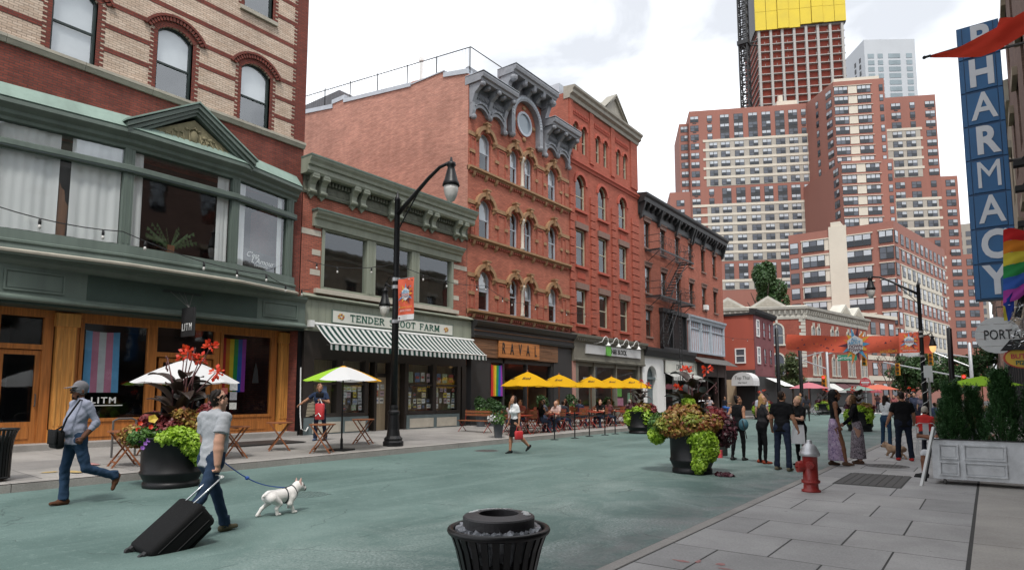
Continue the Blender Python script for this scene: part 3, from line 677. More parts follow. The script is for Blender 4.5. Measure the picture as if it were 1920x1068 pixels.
# ---- shopfront: entablature
m=MB(FL)
m.prism([(-0.6,3.93),(0.30,3.93),(0.34,3.97),(0.34,4.02),(0.24,4.06),(0.21,4.10),(0.21,4.80),(0.26,4.84),(0.34,4.92),(0.36,5.0),(-0.6,5.02)],0,Y0,13.16)
fa=m.obj('shop_fascia',M['green'],Lb)
m=MB(FL);m.box(6.5,11.35,0.2,0.222,4.12,4.78);m.obj('sign_panel',M['green_dk'],fa)
def raised(a,b,z0,z1):
    m=MB(FL);t=.045
    m.box(a,b,.2,.24,z0,z0+t);m.box(a,b,.2,.24,z1-t,z1);m.box(a,a+t,.2,.24,z0+t,z1-t);m.box(b-t,b,.2,.24,z0+t,z1-t);m.box(a+t+.03,b-t-.03,.2,.222,z0+t+.03,z1-t-.03)
    m.obj('raised_panel',M['green'],fa)
raised(4.72,6.0,4.18,4.70);raised(11.55,12.85,4.2,4.72);raised(1.6,3.2,4.18,4.70)
m=MB(FL);m.box(Y0,13.14,-0.9,0.2,3.86,3.928);m.obj('soffit',M['green_dk'],fa)
# ---- shopfront: timber
XS=-0.62 # plane of the timber
m=MB(FL);m.box(Y0,13.1,-1.4,0.05,0.1,0.42);m.obj('plinth',M['kerb'],Lb)
sf=MB(FL)
sf.box(Y0,13.0,XS-.1,XS+.02,3.66,3.88);sf=sf.obj('shop_front',M['wood'],Lb)
def timber(a,b,z0,z1,d0=None,d1=None,mt='wood',nm='board'):
    m=MB(FL);m.box(a,b,XS-.1 if d0 is None else d0,XS if d1 is None else d1,z0,z1);return m.obj(nm,M[mt],sf)
def pilaster(a,b):
    m=MB(FL);m.box(a,b,XS-.1,XS+.12,.42,3.45);m.box(a-.05,b+.05,XS-.1,XS+.18,3.45,3.8);m.box(a-.04,b+.04,XS-.1,XS+.17,.42,.75)
    for k in range(4):u=a+.05+k*(b-a-.1)/3.0;m.box(u-.018,u+.018,XS+.12,XS+.145,.85,3.36)
    m.obj('pilaster',M['wood_lt'],sf)
pilaster(6.12,6.58);pilaster(12.74,13.08);pilaster(3.2,3.66)
def shopwin(a,b,z0=1.02,z1=3.6,panes=1):
    m=MB(FL);t=.09
    m.box(a,b,XS-.08,XS+.03,z0-t,z0);m.box(a,b,XS-.08,XS+.03,z1,z1+t);m.box(a-t,a,XS-.08,XS+.03,z0-t,z1+t);m.box(b,b+t,XS-.08,XS+.03,z0-t,z1+t)
    w_=m.obj('shop_window',M['wood'],sf)
    m=MB(FL);m.add([(a,XS-.03,z0),(b,XS-.03,z0),(b,XS-.03,z1),(a,XS-.03,z1)],[(0,1,2,3)]);m.obj('pane',M['shopglass'],w_)
    m=MB(FL);m.box(a-t,b+t,XS-.1,XS,.42,z0-t);m.obj('stall_riser',M['wood'],w_)
    m=MB(FL)
    m.box(a+.12,b-.12,XS,XS+.02,.52,z0-.2);m.obj('riser_panel',M['wood'],w_)
    return w_
shopwin(6.78,8.42);shopwin(10.72,12.42)
for a,b in((6.58,6.68),):timber(a,b,.42,3.66)
timber(12.52,12.66,.42,3.66);timber(8.52,8.70,.42,3.66);timber(10.44,10.62,.42,3.66)
# middle double door, glazed
def door(a,b,z0,z1,transom=None):
    m=MB(FL);t=.12;d0,d1=XS-.14,XS-.06
    m.box(a,a+t,d0,d1,z0,z1);m.box(b-t,b,d0,d1,z0,z1);m.box(a+t,b-t,d0,d1,z1-t,z1);m.box(a+t,b-t,d0,d1,z0,z0+.55);m.box(a+t+.05,b-t-.05,d1,d1+.02,z0+.12,z0+.45)
    dr=m.obj('door',M['wood'],sf)
    m=MB(FL);m.add([(a+t,d0+.04,z0+.55),(b-t,d0+.04,z0+.55),(b-t,d0+.04,z1-t),(a+t,d0+.04,z1-t)],[(0,1,2,3)]);m.obj('pane',M['shopglass'],dr)
    m=MB(FL);m.tube([(b-t+.04,d1,z0+.95),(b-t+.04,d1+.05,z0+.95),(b-t+.04,d1+.05,z0+1.25),(b-t+.04,d1,z0+1.25)],.015,6);m.obj('handle',M['iron'],dr)
    return dr
door(8.8,9.6,.42,2.75);door(9.62,10.4,.42,2.75);timber(8.7,10.44,2.78,2.92)
m=MB(FL);m.add([(8.7,XS-.1,2.92),(10.44,XS-.1,2.92),(10.44,XS-.1,3.66),(8.7,XS-.1,3.66)],[(0,1,2,3)]);m.obj('pane',M['shopglass'],sf)
door(4.95,5.86,.42,2.8);timber(4.75,4.95,.42,3.66,mt='wood');timber(5.86,6.08,.42,3.66);timber(4.95,5.86,2.82,2.95)
m=MB(FL);m.add([(4.95,XS-.1,2.95),(5.86,XS-.1,2.95),(5.86,XS-.1,3.62),(4.95,XS-.1,3.62)],[(0,1,2,3)]);m.obj('pane',M['shopglass'],sf)
shopwin(3.8,4.62)
timber(1.0,3.2,.42,3.66)
# interior room
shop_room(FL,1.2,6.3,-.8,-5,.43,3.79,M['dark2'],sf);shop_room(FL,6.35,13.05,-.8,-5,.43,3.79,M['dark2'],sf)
# brick strip and dark passage at the right end
m=MB(FL);m.box(13.09,13.3,-1.2,-.55,.15,3.9);m.obj('brick_pier',M['red_dark'],Lb)
# flags and posters inside the glass
def flag(name,label,u0,u1,z0,z1,cols,d,cat='flag',vert=True,wav=.018,sway=0.0):
    m=MB(FL);n=6*len(cols);vs=[];K=7
    for j in range(K):
        t=j/(K-1)
        for i in range(n+1):
            s=i/n
            if vert:u=u0+(u1-u0)*s;z=z0+(z1-z0)*t
            vs.append((u+sway*(1-t)*(s-.3),d+wav*math.sin(s*8+t*2)*(1-.5*t),z-.03*math.sin(math.pi*s)*t))
    fs=[];mi=[]
    for j in range(K-1):
        for i in range(n):m.add([vs[j*(n+1)+i],vs[j*(n+1)+i+1],vs[(j+1)*(n+1)+i+1],vs[(j+1)*(n+1)+i]],[(0,1,2,3)],i//6)
    o=m.obj(name,cols,None,smooth=False);tag(o,label,cat);return o
def cloth(n,c):return mat('cloth_'+n,c,0.85,0.12,4,spec=0.15)
lb,pk,wh=cloth('sky_blue',(0.16,0.42,0.72)),cloth('pink',(0.60,0.24,0.36)),cloth('white',(0.62,0.64,0.68))
flag('hanging_flag','blue pink and white striped flag hung inside the left bar window',6.86,7.72,1.72,3.42,[lb,pk,wh,pk,lb],XS-.10,sway=.03)
RB=[cloth('red',(0.50,0.03,0.03)),cloth('orange',(0.62,0.20,0.02)),cloth('yellow',(0.70,0.52,0.04)),cloth('green',(0.03,0.26,0.07)),cloth('blue',(0.03,0.10,0.42)),cloth('violet',(0.28,0.05,0.36))]
flag('hanging_flag','rainbow striped flag hung inside the right bar window',10.74,11.58,1.75,3.5,RB,XS-.10,sway=-.03)
sign_text('window_lettering','LITM',0.235,M['white'],FL.P(7.36,XS+.004,1.50),(0,1),sf,depth=0.002,bold=0.005,sx=1.1,space=1.25)
m=MB(FL);m.box(6.9,7.85,XS-.02,XS-.005,1.355,1.375);m.obj('lettering_line',M['white'],sf)
paper=[mat('paper_%d'%i,c,0.9,0.35,14)for i,c in enumerate([(0.82,0.82,0.80),(0.76,0.76,0.70),(0.45,0.46,0.48),(0.74,0.58,0.12),(0.55,0.15,0.12),(0.22,0.28,0.45),(0.62,0.46,0.50),(0.50,0.60,0.42),(0.12,0.12,0.13),(0.78,0.70,0.45)])]
rr=random.Random(5)
for(u,z,a,b,p)in((10.82,1.78,.26,.2,4),(11.15,1.95,.26,.3,0),(11.15,1.62,.24,.26,2),(11.15,1.3,.24,.22,1),(10.84,1.42,.22,.24,6)):
    m=MB(FL);m.box(u-a/2,u+a/2,XS-.025,XS-.018,z-b/2,z+b/2);m.obj('poster',paper[p],sf)
m=MB(FL);m.add([(11.78,XS-.018,2.05),(12.02,XS-.018,2.05),(11.98,XS-.018,2.45),(11.9,XS-.018,2.75),(11.84,XS-.018,2.5)],[(0,1,2,3,4)]);m.obj('window_sticker',M['blackmatt'],sf)
# hanging blade sign
bs=thing('blade_sign','black blade sign with white letters hung over the bar entrance','sign',tuple(FL.P(8.95,.5,3.3)),world=True)
m=MB(FL);m.box(8.9,8.96,.35,1.05,3.32,4.15);m.obj('board',M['blackmatt'],bs)
sign_text('lettering','LITM',0.30,M['white'],FL.P(8.893,.70,3.58),(1,0),bs,depth=0.003,bold=0.002,sx=.72,space=1.35)
m=MB(FL)
for a in(8.6,8.85,9.0,9.25):m.tube([(8.93,.7,4.15),(a,.25,4.62)],.008,5)
m.objs('stay_rod',M['iron'],bs)
m=MB(FL);m.box(8.4,9.5,.2,.25,4.58,4.66);m.obj('bracket',M['greenblack'],bs)
# ================================================================ two-storey shop with striped awning
M['red']=brick_mat('red_brick',(0.42,0.128,0.082),(0.31,0.092,0.06),(0.20,0.09,0.068),stain=0.16,streak=0.12)
M['sage']=mat('pale_sage_paint',(0.245,0.262,0.205),0.55,0.22,2.5,0.08,30,streak=True)
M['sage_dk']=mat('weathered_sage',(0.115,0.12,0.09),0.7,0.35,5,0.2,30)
M['verdigris']=mat('verdigris_flashing',(0.105,0.15,0.125),0.65,0.3,3.0,0.1)
M['cream_stone']=mat('cream_stone',(0.46,0.42,0.35),0.8,0.15,4)
M['bluegrey']=mat('blue_grey_paint',(0.115,0.15,0.155),0.6,0.2,4)
M['plywood']=wood_mat('plywood_lining',(0.46,0.36,0.24),0.7,var=0.18)
M['dkbrown']=mat('dark_brown_paint',(0.026,0.02,0.017),0.5,0.2,4)
T_=thing('brick_shop_building','two-storey red brick shop with sage green cornice and striped awning','building',(-19,17.5,0),world=True)
a0,a1=13.06,21.88
mb=MB(FL);wall_mesh(mb,a0,a1,5.1,9.6,[(13.9,20.95,5.42,7.72)],0,0.3);mb.add([(a0,0,9.6),(a1,0,9.6),(a1,-12,9.4),(a0,-12,9.4)],[(0,1,2,3)])
mb.obj('wall',M['red'],T_)
m=MB(FL);m.prism([(-0.3,9.42),(0.36,9.42),(0.42,9.50),(0.42,9.68),(0.50,9.70),(0.52,9.80),(0.60,9.90),(0.62,9.97),(-0.3,10.02)],0,a0-0.12,a1+0.1);co=m.obj('cornice',M['sage'],T_)
m=MB(FL);m.box(a0-.13,a1+.11,-.3,.635,9.972,10.035);m.obj('flashing',M['verdigris'],co)
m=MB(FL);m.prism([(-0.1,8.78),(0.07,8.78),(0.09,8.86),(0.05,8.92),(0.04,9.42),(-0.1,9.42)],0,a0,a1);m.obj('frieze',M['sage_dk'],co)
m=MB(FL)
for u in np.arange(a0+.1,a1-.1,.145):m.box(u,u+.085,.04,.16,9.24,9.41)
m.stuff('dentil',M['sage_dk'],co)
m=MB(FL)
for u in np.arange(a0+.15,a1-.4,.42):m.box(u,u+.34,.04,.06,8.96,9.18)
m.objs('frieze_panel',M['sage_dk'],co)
def scroll(u,z0,z1,dep,w,name,mt,par,F=FL):
    """carved console bracket: an S-shaped side profile"""
    h=z1-z0;m=MB(F)
    pr_=[(0,z1),(dep,z1),(dep*1.02,z1-.12*h),(dep*.92,z1-.26*h),(dep*.66,z1-.36*h),(dep*.48,z1-.5*h),(dep*.44,z1-.66*h),(dep*.52,z1-.78*h),(dep*.46,z1-.90*h),(dep*.2,z1-.97*h),(0,z0)]
    m.prism(pr_,0,u-w/2,u+w/2)
    m.prism([(dep*.99,z1-.06*h)]+[(dep*.80+.13*h*math.cos(t),z1-.15*h+.13*h*math.sin(t))for t in np.linspace(0.6,5.6,9)],0,u-w/2-.03,u+w/2+.03)
    m.prism([(dep*.44+.09*h*math.cos(t),z1-.82*h+.09*h*math.sin(t))for t in np.linspace(0,5.5,8)],0,u-w/2-.025,u+w/2+.025)
    m.add([(u-w/2,.02,z0+.02),(u+w/2,.02,z0+.02),(u+w/2,.12,z0+.02),(u-w/2,.12,z0+.02),(u,.07,z0-.13)],[(0,1,2,3),(0,4,1),(1,4,2),(2,4,3),(3,4,0)])
    return m.obj(name,mt,par)
for u in(13.32,13.78,15.18,15.62,17.12,17.56,19.06,19.5,21.02,21.46):scroll(u,8.72,9.48,0.40,0.24,'bracket',M['sage'],co)
m=MB(FL);m.prism([(-0.1,7.66),(0.10,7.66),(0.12,7.92),(0.20,7.96),(0.22,8.04),(0.32,8.12),(0.34,8.20),(-0.1,8.22)],0,13.48,21.4);wh_=m.obj('window_cornice',M['sage'],T_)
m=MB(FL);m.box(13.44,21.44,-.05,.36,8.2,8.26);m.obj('flashing',M['verdigris'],wh_)
# the wide first-floor window in three lights
m=MB(FL)
for a,b in((13.9,14.02),(15.98,16.42),(18.36,18.82),(20.83,20.95)):m.box(a,b,-.22,.04,5.52,7.66)
m.box(13.9,20.95,-.22,.03,5.42,5.52);m.box(13.9,20.95,-.22,.03,7.6,7.7)
for a in(16.1,16.26,18.5,18.66):m.box(a,a+.035,.04,.06,5.55,7.6)
tw=m.obj('window',M['sage'],T_)
for a,b in((14.02,15.98),(16.42,18.36),(18.82,20.83)):
    m=MB(FL);m.add([(a,-.1,5.52),(b,-.1,5.52),(b,-.1,7.6),(a,-.1,7.6)],[(0,1,2,3)]);m.obj('pane',M['glass'],tw)
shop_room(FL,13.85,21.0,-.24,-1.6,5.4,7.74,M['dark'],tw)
m=MB(FL);m.box(13.62,21.2,-.1,.16,5.26,5.42);m.obj('sill',M['cream_stone'],T_)
m=MB(FL)
for(a,b,z)in((13.06,13.86,7.42),(13.5,13.86,6.72),(13.44,13.86,6.0),(13.6,13.86,7.72),(20.99,21.88,7.42),(20.99,21.3,6.72),(20.99,21.35,6.0),(20.99,21.2,7.72)):m.box(a,b,-.1,.012,z-.1,z+.1)
m.objs('stone_block',M['cream_stone'],T_)
# fascia of vertical boards, sign, awning
m=MB(FL);m.box(13.2,22.15,-.3,.03,3.9,5.06);fs_=m.obj('fascia',M['sage'],T_)
m=MB(FL)
for u in np.arange(13.2,22.1,.31):m.box(u+.004,u+.306,.03,.048,4.12,5.02)
m.objs('board',M['sage'],fs_)
m=MB(FL);m.prism([(-.3,5.06),(.16,5.06),(.2,5.10),(-.02,5.24),(-.3,5.26)],0,13.1,22.2);m.obj('ledge',M['sage'],fs_)
M['signwhite']=mat('sign_white',(0.60,0.60,0.54),0.5,0.08,3);M['signgreen']=mat('sign_green',(0.02,0.095,0.065),0.5,0.0)
ts=thing('shop_sign','long white shop sign with dark green letters above the striped awning','sign',tuple(FL.P(17.7,.06,4.3)),world=True)
m=MB(FL);m.box(14.4,20.85,.05,.10,4.28,4.72);m.obj('board',M['signwhite'],ts)
m=MB(FL);m.box(14.38,20.87,.05,.108,4.26,4.282);m.box(14.38,20.87,.05,.108,4.718,4.742);m.box(14.38,14.402,.05,.108,4.282,4.718);m.box(20.848,20.87,.05,.108,4.282,4.718);m.objs('rim',M['verdigris'],ts)
txt='TENDER SHOOT FARM';U=15.18
wd={'T':.30,'E':.29,'N':.34,'D':.33,'R':.33,'S':.28,'H':.34,'O':.34,'F':.28,'A':.34,'M':.40,' ':.24}
tot=sum(wd[c]for c in txt);kx=4.86/tot;H_=.265
def slab_letter(c,u,w_,z,h,d0,d1):
    """one slab-serif capital"""
    m=MB(FL);t=w_*.17;q=h*.14;a,b=u+.04*w_,u+w_*.88
    bx=lambda x0,x1,y0,y1:m.box(x0,x1,d0,d1,y0,y1)
    ser=lambda x,y:bx(x-t*.95,x+t*.95,y,y+q*.55)
    def diag(x0,y0,x1,y1,t_):m.prism([(x0-t_/2,y0),(x0+t_/2,y0),(x1+t_/2,y1),(x1-t_/2,y1)],1,d0,d1)if False else m.add([(x0-t_/2,d0,y0),(x0+t_/2,d0,y0),(x1+t_/2,d0,y1),(x1-t_/2,d0,y1),(x0-t_/2,d1,y0),(x0+t_/2,d1,y0),(x1+t_/2,d1,y1),(x1-t_/2,d1,y1)],[(0,1,2,3),(7,6,5,4),(0,4,5,1),(1,5,6,2),(2,6,7,3),(3,7,4,0)])
    def ring(cx,cz,rx,rz,t0,t1,n=14):
        for i in range(n):
            A,B=t0+(t1-t0)*i/n,t0+(t1-t0)*(i+1)/n;th=lambda x:t*(.45+.55*abs(math.cos(x)))
            p=[(cx+rx*math.cos(A),cz+rz*math.sin(A)),(cx+rx*math.cos(B),cz+rz*math.sin(B)),(cx+(rx-th(B))*math.cos(B),cz+(rz-th(B))*math.sin(B)),(cx+(rx-th(A))*math.cos(A),cz+(rz-th(A))*math.sin(A))]
            m.add([(x,d0,y)for x,y in p]+[(x,d1,y)for x,y in p],[(0,1,2,3),(7,6,5,4),(0,4,5,1),(1,5,6,2),(2,6,7,3),(3,7,4,0)])
    cx=(a+b)/2;HP=math.pi/2
    if c=='T':bx(cx-t/2,cx+t/2,z,z+h);bx(a,b,z+h-q,z+h);ser(cx,z);bx(a,a+t*.5,z+h*.72,z+h);bx(b-t*.5,b,z+h*.72,z+h)
    elif c in 'EF':
        bx(a+t*.4,a+t*1.4,z,z+h);bx(a,b,z+h-q,z+h);bx(a+t,b-t,z+h*.45,z+h*.45+q);bx(b-t*.5,b,z+h*.72,z+h)
        if c=='E':bx(a,b,z,z+q);bx(b-t*.5,b,z,z+h*.28)
        else:ser(a+t*.9,z)
    elif c in 'NHM':
        bx(a+t*.3,a+t*1.2,z,z+h);bx(b-t*1.2,b-t*.3,z,z+h);ser(a+t*.75,z);ser(b-t*.75,z);ser(a+t*.75,z+h-q*.55);ser(b-t*.75,z+h-q*.55)
        if c=='H':bx(a+t,b-t,z+h*.45,z+h*.45+q)
        elif c=='N':diag(b-t*.7,z,a+t*.7,z+h,t*1.1)
        else:diag(cx,z+h*.15,a+t*.7,z+h,t);diag(cx,z+h*.15,b-t*.7,z+h,t)
    elif c=='D':bx(a+t*.3,a+t*1.3,z,z+h);ring(a+t,z+h/2,b-a-t,h/2,-HP,HP);bx(a,a+t*1.6,z,z+q*.8);bx(a,a+t*1.6,z+h-q*.8,z+h)
    elif c=='R':bx(a+t*.3,a+t*1.3,z,z+h);ring(a+t,z+h*.74,b-a-t*1.4,h*.26,-HP,HP);ser(a+t*.8,z);diag(b-t*.4,z,cx,z+h*.5,t);bx(a,a+t*1.8,z+h-q*.8,z+h);bx(b-t,b+t*.2,z,z+q*.6);bx(a+t,cx,z+h*.48,z+h*.48+q*.7)
    elif c=='O':ring(cx,z+h/2,(b-a)/2,h/2,0,2*math.pi,22)
    elif c=='S':ring(cx,z+h*.73,(b-a)*.44,h*.27,.35,HP*3,12);ring(cx,z+h*.27,(b-a)*.46,h*.27,-HP*2+.35,HP,12)
    elif c=='A':diag(a+t*.6,z,cx,z+h,t*.75);diag(b-t*.6,z,cx,z+h,t*1.15);bx(a+w_*.22,b-w_*.22,z+h*.28,z+h*.28+q*.7);ser(a+t*.6,z);ser(b-t*.6,z)
    m.obj('letter',M['signgreen'],ts)
for c in txt:
    w_=wd[c]*kx
    if c!=' ':slab_letter(c,U,w_,4.50-H_/2,H_,.10,.112)
    U+=w_
M['logo']=mat('produce_emblem',(0.34,0.12,0.06),0.6,0.5,30);M['logo2']=mat('emblem_yellow',(0.5,0.33,0.08),0.6,0.4,30)
for u in(14.78,20.45):
    m=MB(FL);rr=random.Random(int(u*10))
    for k in range(9):a=k*.7;m.ball((u+.13*math.cos(a)*rr.uniform(.4,1),.105,4.5+.11*math.sin(a)*rr.uniform(.4,1)),(.05,.012,.045),8,4,k%2)
    m.stuff('emblem',[M['logo'],M['logo2']],ts)
# striped awning
gw=[(0.70,0.71,0.69),(0.022,0.06,0.05)]
M['awn']=stripe_mat('awning_stripes',1,gw,0.128,rough=0.85,trans=.35)
aw=thing('striped_awning','green and white striped awning over the poster-covered shop windows','awning',tuple(FL.P(17.8,.1,4.1)),world=True)
m=MB(FL);U0,U1=13.62,22.08;vs=[];nn=60
for i in range(nn+1):
    u=U0+(U1-U0)*i/nn
    for t in np.linspace(0,1,6):vs.append((u,.18+t*.86,4.13-.72*t-.035*math.sin(math.pi*t)+.006*math.sin(u*3.1)))
m.add(vs,[(i*6+k,i*6+k+1,(i+1)*6+k+1,(i+1)*6+k)for i in range(nn)for k in range(5)])
m.obj('canopy',M['awn'],aw,smooth=True)
m=MB(FL);vs=[]
for i in range(nn*4+1):
    u=U0+(U1-U0)*i/(nn*4);w_=.012*math.sin(u*9)
    vs+=[(u,1.045,3.41),(u,1.055+w_,3.205-.02*abs(math.sin(u*math.pi/.256)))]
m.add(vs,[(2*i,2*i+1,2*i+3,2*i+2)for i in range(nn*4)]);m.obj('valance',M['awn'],aw)
m=MB(FL);m.tube([(13.45,.16,4.14),(22.2,.16,4.14)],.06,10);m.box(13.36,13.52,.0,.26,4.02,4.25);m.obj('roller',M['white'],aw)
m=MB(FL);m.tube([(U0,1.04,3.415),(U1,1.04,3.415)],.025,8);m.obj('front_bar',M['white'],aw)
for u in(14.2,17.9,21.5):
    m=MB(FL);m.tube([(u,.05,3.45),(u+.5,.6,3.35),(u,1.02,3.40)],.022,6);m.obj('arm',M['iron'],aw)
# shopfront under the awning
S0=.0
m=MB(FL);m.box(13.3,21.88,-.35,.0,2.92,3.92);sh=m.obj('shop_front',M['dkbrown'],T_)
m=MB(FL);m.box(13.35,16.2,-.3,.06,.15,.86);m.box(18.2,21.4,-.3,.06,.15,.84);m.objs('stall_riser',M['bluegrey'],sh)
m=MB(FL)
for a,b in((13.7,14.9),(15.1,16.05),(18.36,19.74),(19.95,21.2)):m.box(a,b,.06,.075,.32,.70)
m.objs('riser_panel',M['cream_stone'],sh)
m=MB(FL)
for a,b in((13.3,13.72),(14.72,14.97),(16.02,16.2),(18.1,18.3),(19.72,19.94),(21.28,21.5),(21.6,21.88),(16.5,16.62),(17.3,17.45)):m.box(a,b,-.28,.03,.2,2.95)
m.objs('post',M['dkbrown'],sh)
m=MB(FL)
for a,b in((13.72,14.72),(14.97,16.02),(18.3,19.72),(19.94,21.28)):m.box(a,b,-.2,0.0,2.02,2.10);m.box(a,b,-.2,.04,.86,1.0)
m.objs('rail',M['dkbrown'],sh)
for a,b,z1 in((13.72,14.72,2.02),(14.97,16.02,2.02),(18.3,19.72,2.02),(19.94,21.28,2.02)):
    for q0,q1 in((1.0,2.02),(2.1,2.92)):
        m=MB(FL);m.add([(a,-.06,q0),(b,-.06,q0),(b,-.06,q1),(a,-.06,q1)],[(0,1,2,3)]);m.obj('pane',M['shopglass'],sh)
m=MB(FL);m.box(13.5,21.6,-.45,-.42,.2,2.95);m.obj('window_lining',M['plywood'],sh)
m=MB(FL);m.box(16.62,17.3,-.30,-.24,.28,2.35);dr=m.obj('door',M['plywood'],sh)
m=MB(FL);m.box(16.55,17.37,-.3,-.2,2.35,2.5);m.obj('door_head',M['dkbrown'],dr)
# posters pasted behind the glass
rr=random.Random(21);k=0
for(a,b,z0,z1,nx,nz,dens)in((13.74,14.7,1.02,2.0,3,3,.55),(15.0,16.0,1.05,2.0,4,4,.9),(18.34,19.7,1.05,2.0,5,4,.9),(19.96,21.25,1.05,2.0,5,4,.9),(18.4,19.7,2.12,2.65,4,1,.8),(20.0,21.2,2.15,2.6,3,1,.7),(16.66,17.25,1.3,2.1,2,3,.8),(17.6,18.05,1.3,2.2,2,3,.7)):
    for i in range(nx):
        for j in range(nz):
            if rr.random()>dens:continue
            cu=a+(b-a)*(i+.5)/nx+rr.uniform(-.03,.03);cz=z0+(z1-z0)*(j+.5)/nz+rr.uniform(-.02,.02);w_=(b-a)/nx*rr.uniform(.55,.92);h_=(z1-z0)/nz*rr.uniform(.7,.95)
            m=MB(FL);th=rr.uniform(-.04,.04);dd=-.075-.0004*k;k+=1
            cs,sn=math.cos(th),math.sin(th);q=[(x*cs-y*sn,x*sn+y*cs)for x,y in((-w_/2,-h_/2),(w_/2,-h_/2),(w_/2,h_/2),(-w_/2,h_/2))]
            dz=dd if a>18 or a<16.3 else-.235 if a<17.3 else-.41
            m.add([(cu+x,dz,cz+y)for x,y in q]+[(cu+x,dz-.003,cz+y)for x,y in q],[(0,1,2,3),(7,6,5,4),(0,4,5,1),(1,5,6,2),(2,6,7,3),(3,7,4,0)])
            pc_=m.obj('poster',paper[rr.choice([0,0,0,1,1,2,3,4,5,6,7,8,9])],sh)
            m=MB(FL);iw,ih=w_*.36,h_*.2;m.box(cu-iw,cu+iw,dz,dz+.002,cz-ih+.02,cz+ih*.6);m.obj('print',paper[rr.choice([2,3,4,5,6,7,8])],pc_)
# dark party doorway between the two shops with pipe
m=MB(FL);m.box(13.12,13.5,-.6,-.1,.15,3.95);m.obj('black_panel',M['black'],T_)
m=MB(FL);m.tube([(13.2,.0,2.6),(13.2,.05,1.0),(13.22,.1,.5),(13.4,.12,.42),(13.5,.1,.55)],.022,6);m.obj('pipe',M['white'],T_)
# ================================================================ roofs and side wall; four-storey ornate building
M['red_or']=brick_mat('orange_red_brick',(0.46,0.142,0.088),(0.34,0.10,0.063),(0.26,0.11,0.078),stain=0.15,streak=0.1)
M['salmon']=brick_mat('salmon_painted_brick',(0.50,0.262,0.20),(0.44,0.218,0.163),(0.36,0.175,0.132),ms=0.009,stain=0.3,sscale=0.4,streak=0.1,dash=.24)
M['ochre']=mat('ochre_stone',(0.29,0.165,0.082),0.75,0.28,7,0.2,40)
M['zinc']=mat('blue_grey_zinc',(0.22,0.228,0.248),0.45,0.25,5,0.1,30)
M['zinc_lt']=mat('pale_zinc',(0.40,0.43,0.47),0.45,0.15,3)
M['sashwhite']=mat('pale_sash_paint',(0.42,0.45,0.50),0.5,0.1,4)
M['brownred']=mat('terracotta_trim',(0.30,0.075,0.045),0.8,0.2,6)
Rv=thing('ornate_building','four-storey orange-red brick building with grey bracketed cornice and round window','building',(-19,26.4,0),world=True)
b0,b1=21.92,30.92
colsR=[(23.2,.88),(25.56,.70),(26.84,.70),(29.16,.84)];rowsR=(5.62,9.10,12.42);hR=1.55;rsR=.36
ops=[(c-w_/2,c+w_/2,z,z+hR,rsR*(w_/.88))for c,w_ in colsR for z in rowsR]
mb=MB(FL);wall_mesh(mb,b0,b1,5.05,16.9,ops,0,.3);mb.obj('wall',M['red_or'],Rv)
side=[(-19,3),(-19,16.9),(-19.2,16.98),(-20.6,17.2),(-20.6,17.45),(-22.9,17.68),(-22.9,17.42),(-28.3,18.1),(-28.3,18.3),(-29.3,18.3),(-29.3,18.05),(-33,18.6),(-33,3)]
mb=MB();mb.add([(x,b0,z)for x,z in side],[tuple(range(len(side)))]);mb.add([(-19,b0,16.9),(-33,b0,18.0),(-33,b1,18.0),(-19,b1,16.9)],[(0,1,2,3)])
mb.obj('side_wall',M['salmon'],Rv)
mb=MB()
for(xa,za),(xb,zb),h in(((-19.0,16.9),(-20.6,17.2),.24),((-22.9,17.42),(-28.3,18.1),.22),((-29.3,18.05),(-33,18.6),.25)):
    mb.add([(xa,b0-.06,za),(xb,b0-.06,zb),(xb,b0-.06,zb+h),(xa,b0-.06,za+h),(xa,b0+.3,za),(xb,b0+.3,zb),(xb,b0+.3,zb+h),(xa,b0+.3,za+h)],[(0,1,2,3),(7,6,5,4),(0,4,5,1),(1,5,6,2),(2,6,7,3),(3,7,4,0)])
mb.box(-22.95,-20.55,b0-.05,b0+.5,17.5,17.56);mb.box(-29.35,-28.2,b0-.05,b0+.8,18.3,18.55)
mb.objs('coping',M['zinc_lt'],Rv)
rl=thing('roof_railing','thin black metal railing along the edge of the sloping brick roof','railing',(-19,22,17),world=True)
def rz_(x):return 17.72+(-19-x)*0.115
mb=MB();mb.tube([(-18.95,b0+.1,rz_(-18.95)+.55),(-33,b0+.1,rz_(-33)+.4)],.025,6);mb.obj('handrail',M['black'],rl)
for x in(-19.0,-21.2,-23.3,-25.6,-27.9,-30.2):
    mb=MB();mb.tube([(x,b0+.1,rz_(x)-.75),(x,b0+.1,rz_(x)+.55)],.03,6);mb.obj('post',M['black'],rl)
mb=MB()
for x in np.arange(-19.1,-32,-.2):mb.tube([(x,b0+.1,rz_(x)-.5),(x,b0+.1,rz_(x)+.53)],.009,4)
mb.stuff('baluster',M['iron'],rl)
mb=MB();mb.tube([(-18.95,b0+.1,18.26),(-18.95,b0+3.0,18.26)],.025,6);mb.obj('handrail',M['black'],rl)
mb=MB();mb.box(-35,-29.4,b0+.5,b0+3,18.2,19.4);tag(mb.obj('roof_structure',mat('corrugated_grey',(0.10,0.10,0.11),0.6,0.3,3)),'grey ribbed box on the roof beside the tall brick corner','roof structure')
mb=MB();mb.tube([(-24.2,b0+2,17),(-24.2,b0+2,20.1)],.09,8);mb.tube([(-24.2,b0+2,20.1),(-24.2,b0+2,20.3)],.13,8);tag(mb.obj('vent_pipe',M['white']),'white vent pipe standing above the brick roof railing','vent pipe')
WR=[Win(FL,.88,hR,rsR,M['sashwhite'],M['glass'],.62,.075,.16,M['shade'],.4,M['dark']),Win(FL,.70,hR,rsR*.8,M['sashwhite'],M['glass'],.62,.065,.16,M['shade'],.4,M['dark']),Win(FL,.84,hR,rsR*.955,M['sashwhite'],M['glass'],.62,.075,.16,M['shade'],.4,M['dark'])]
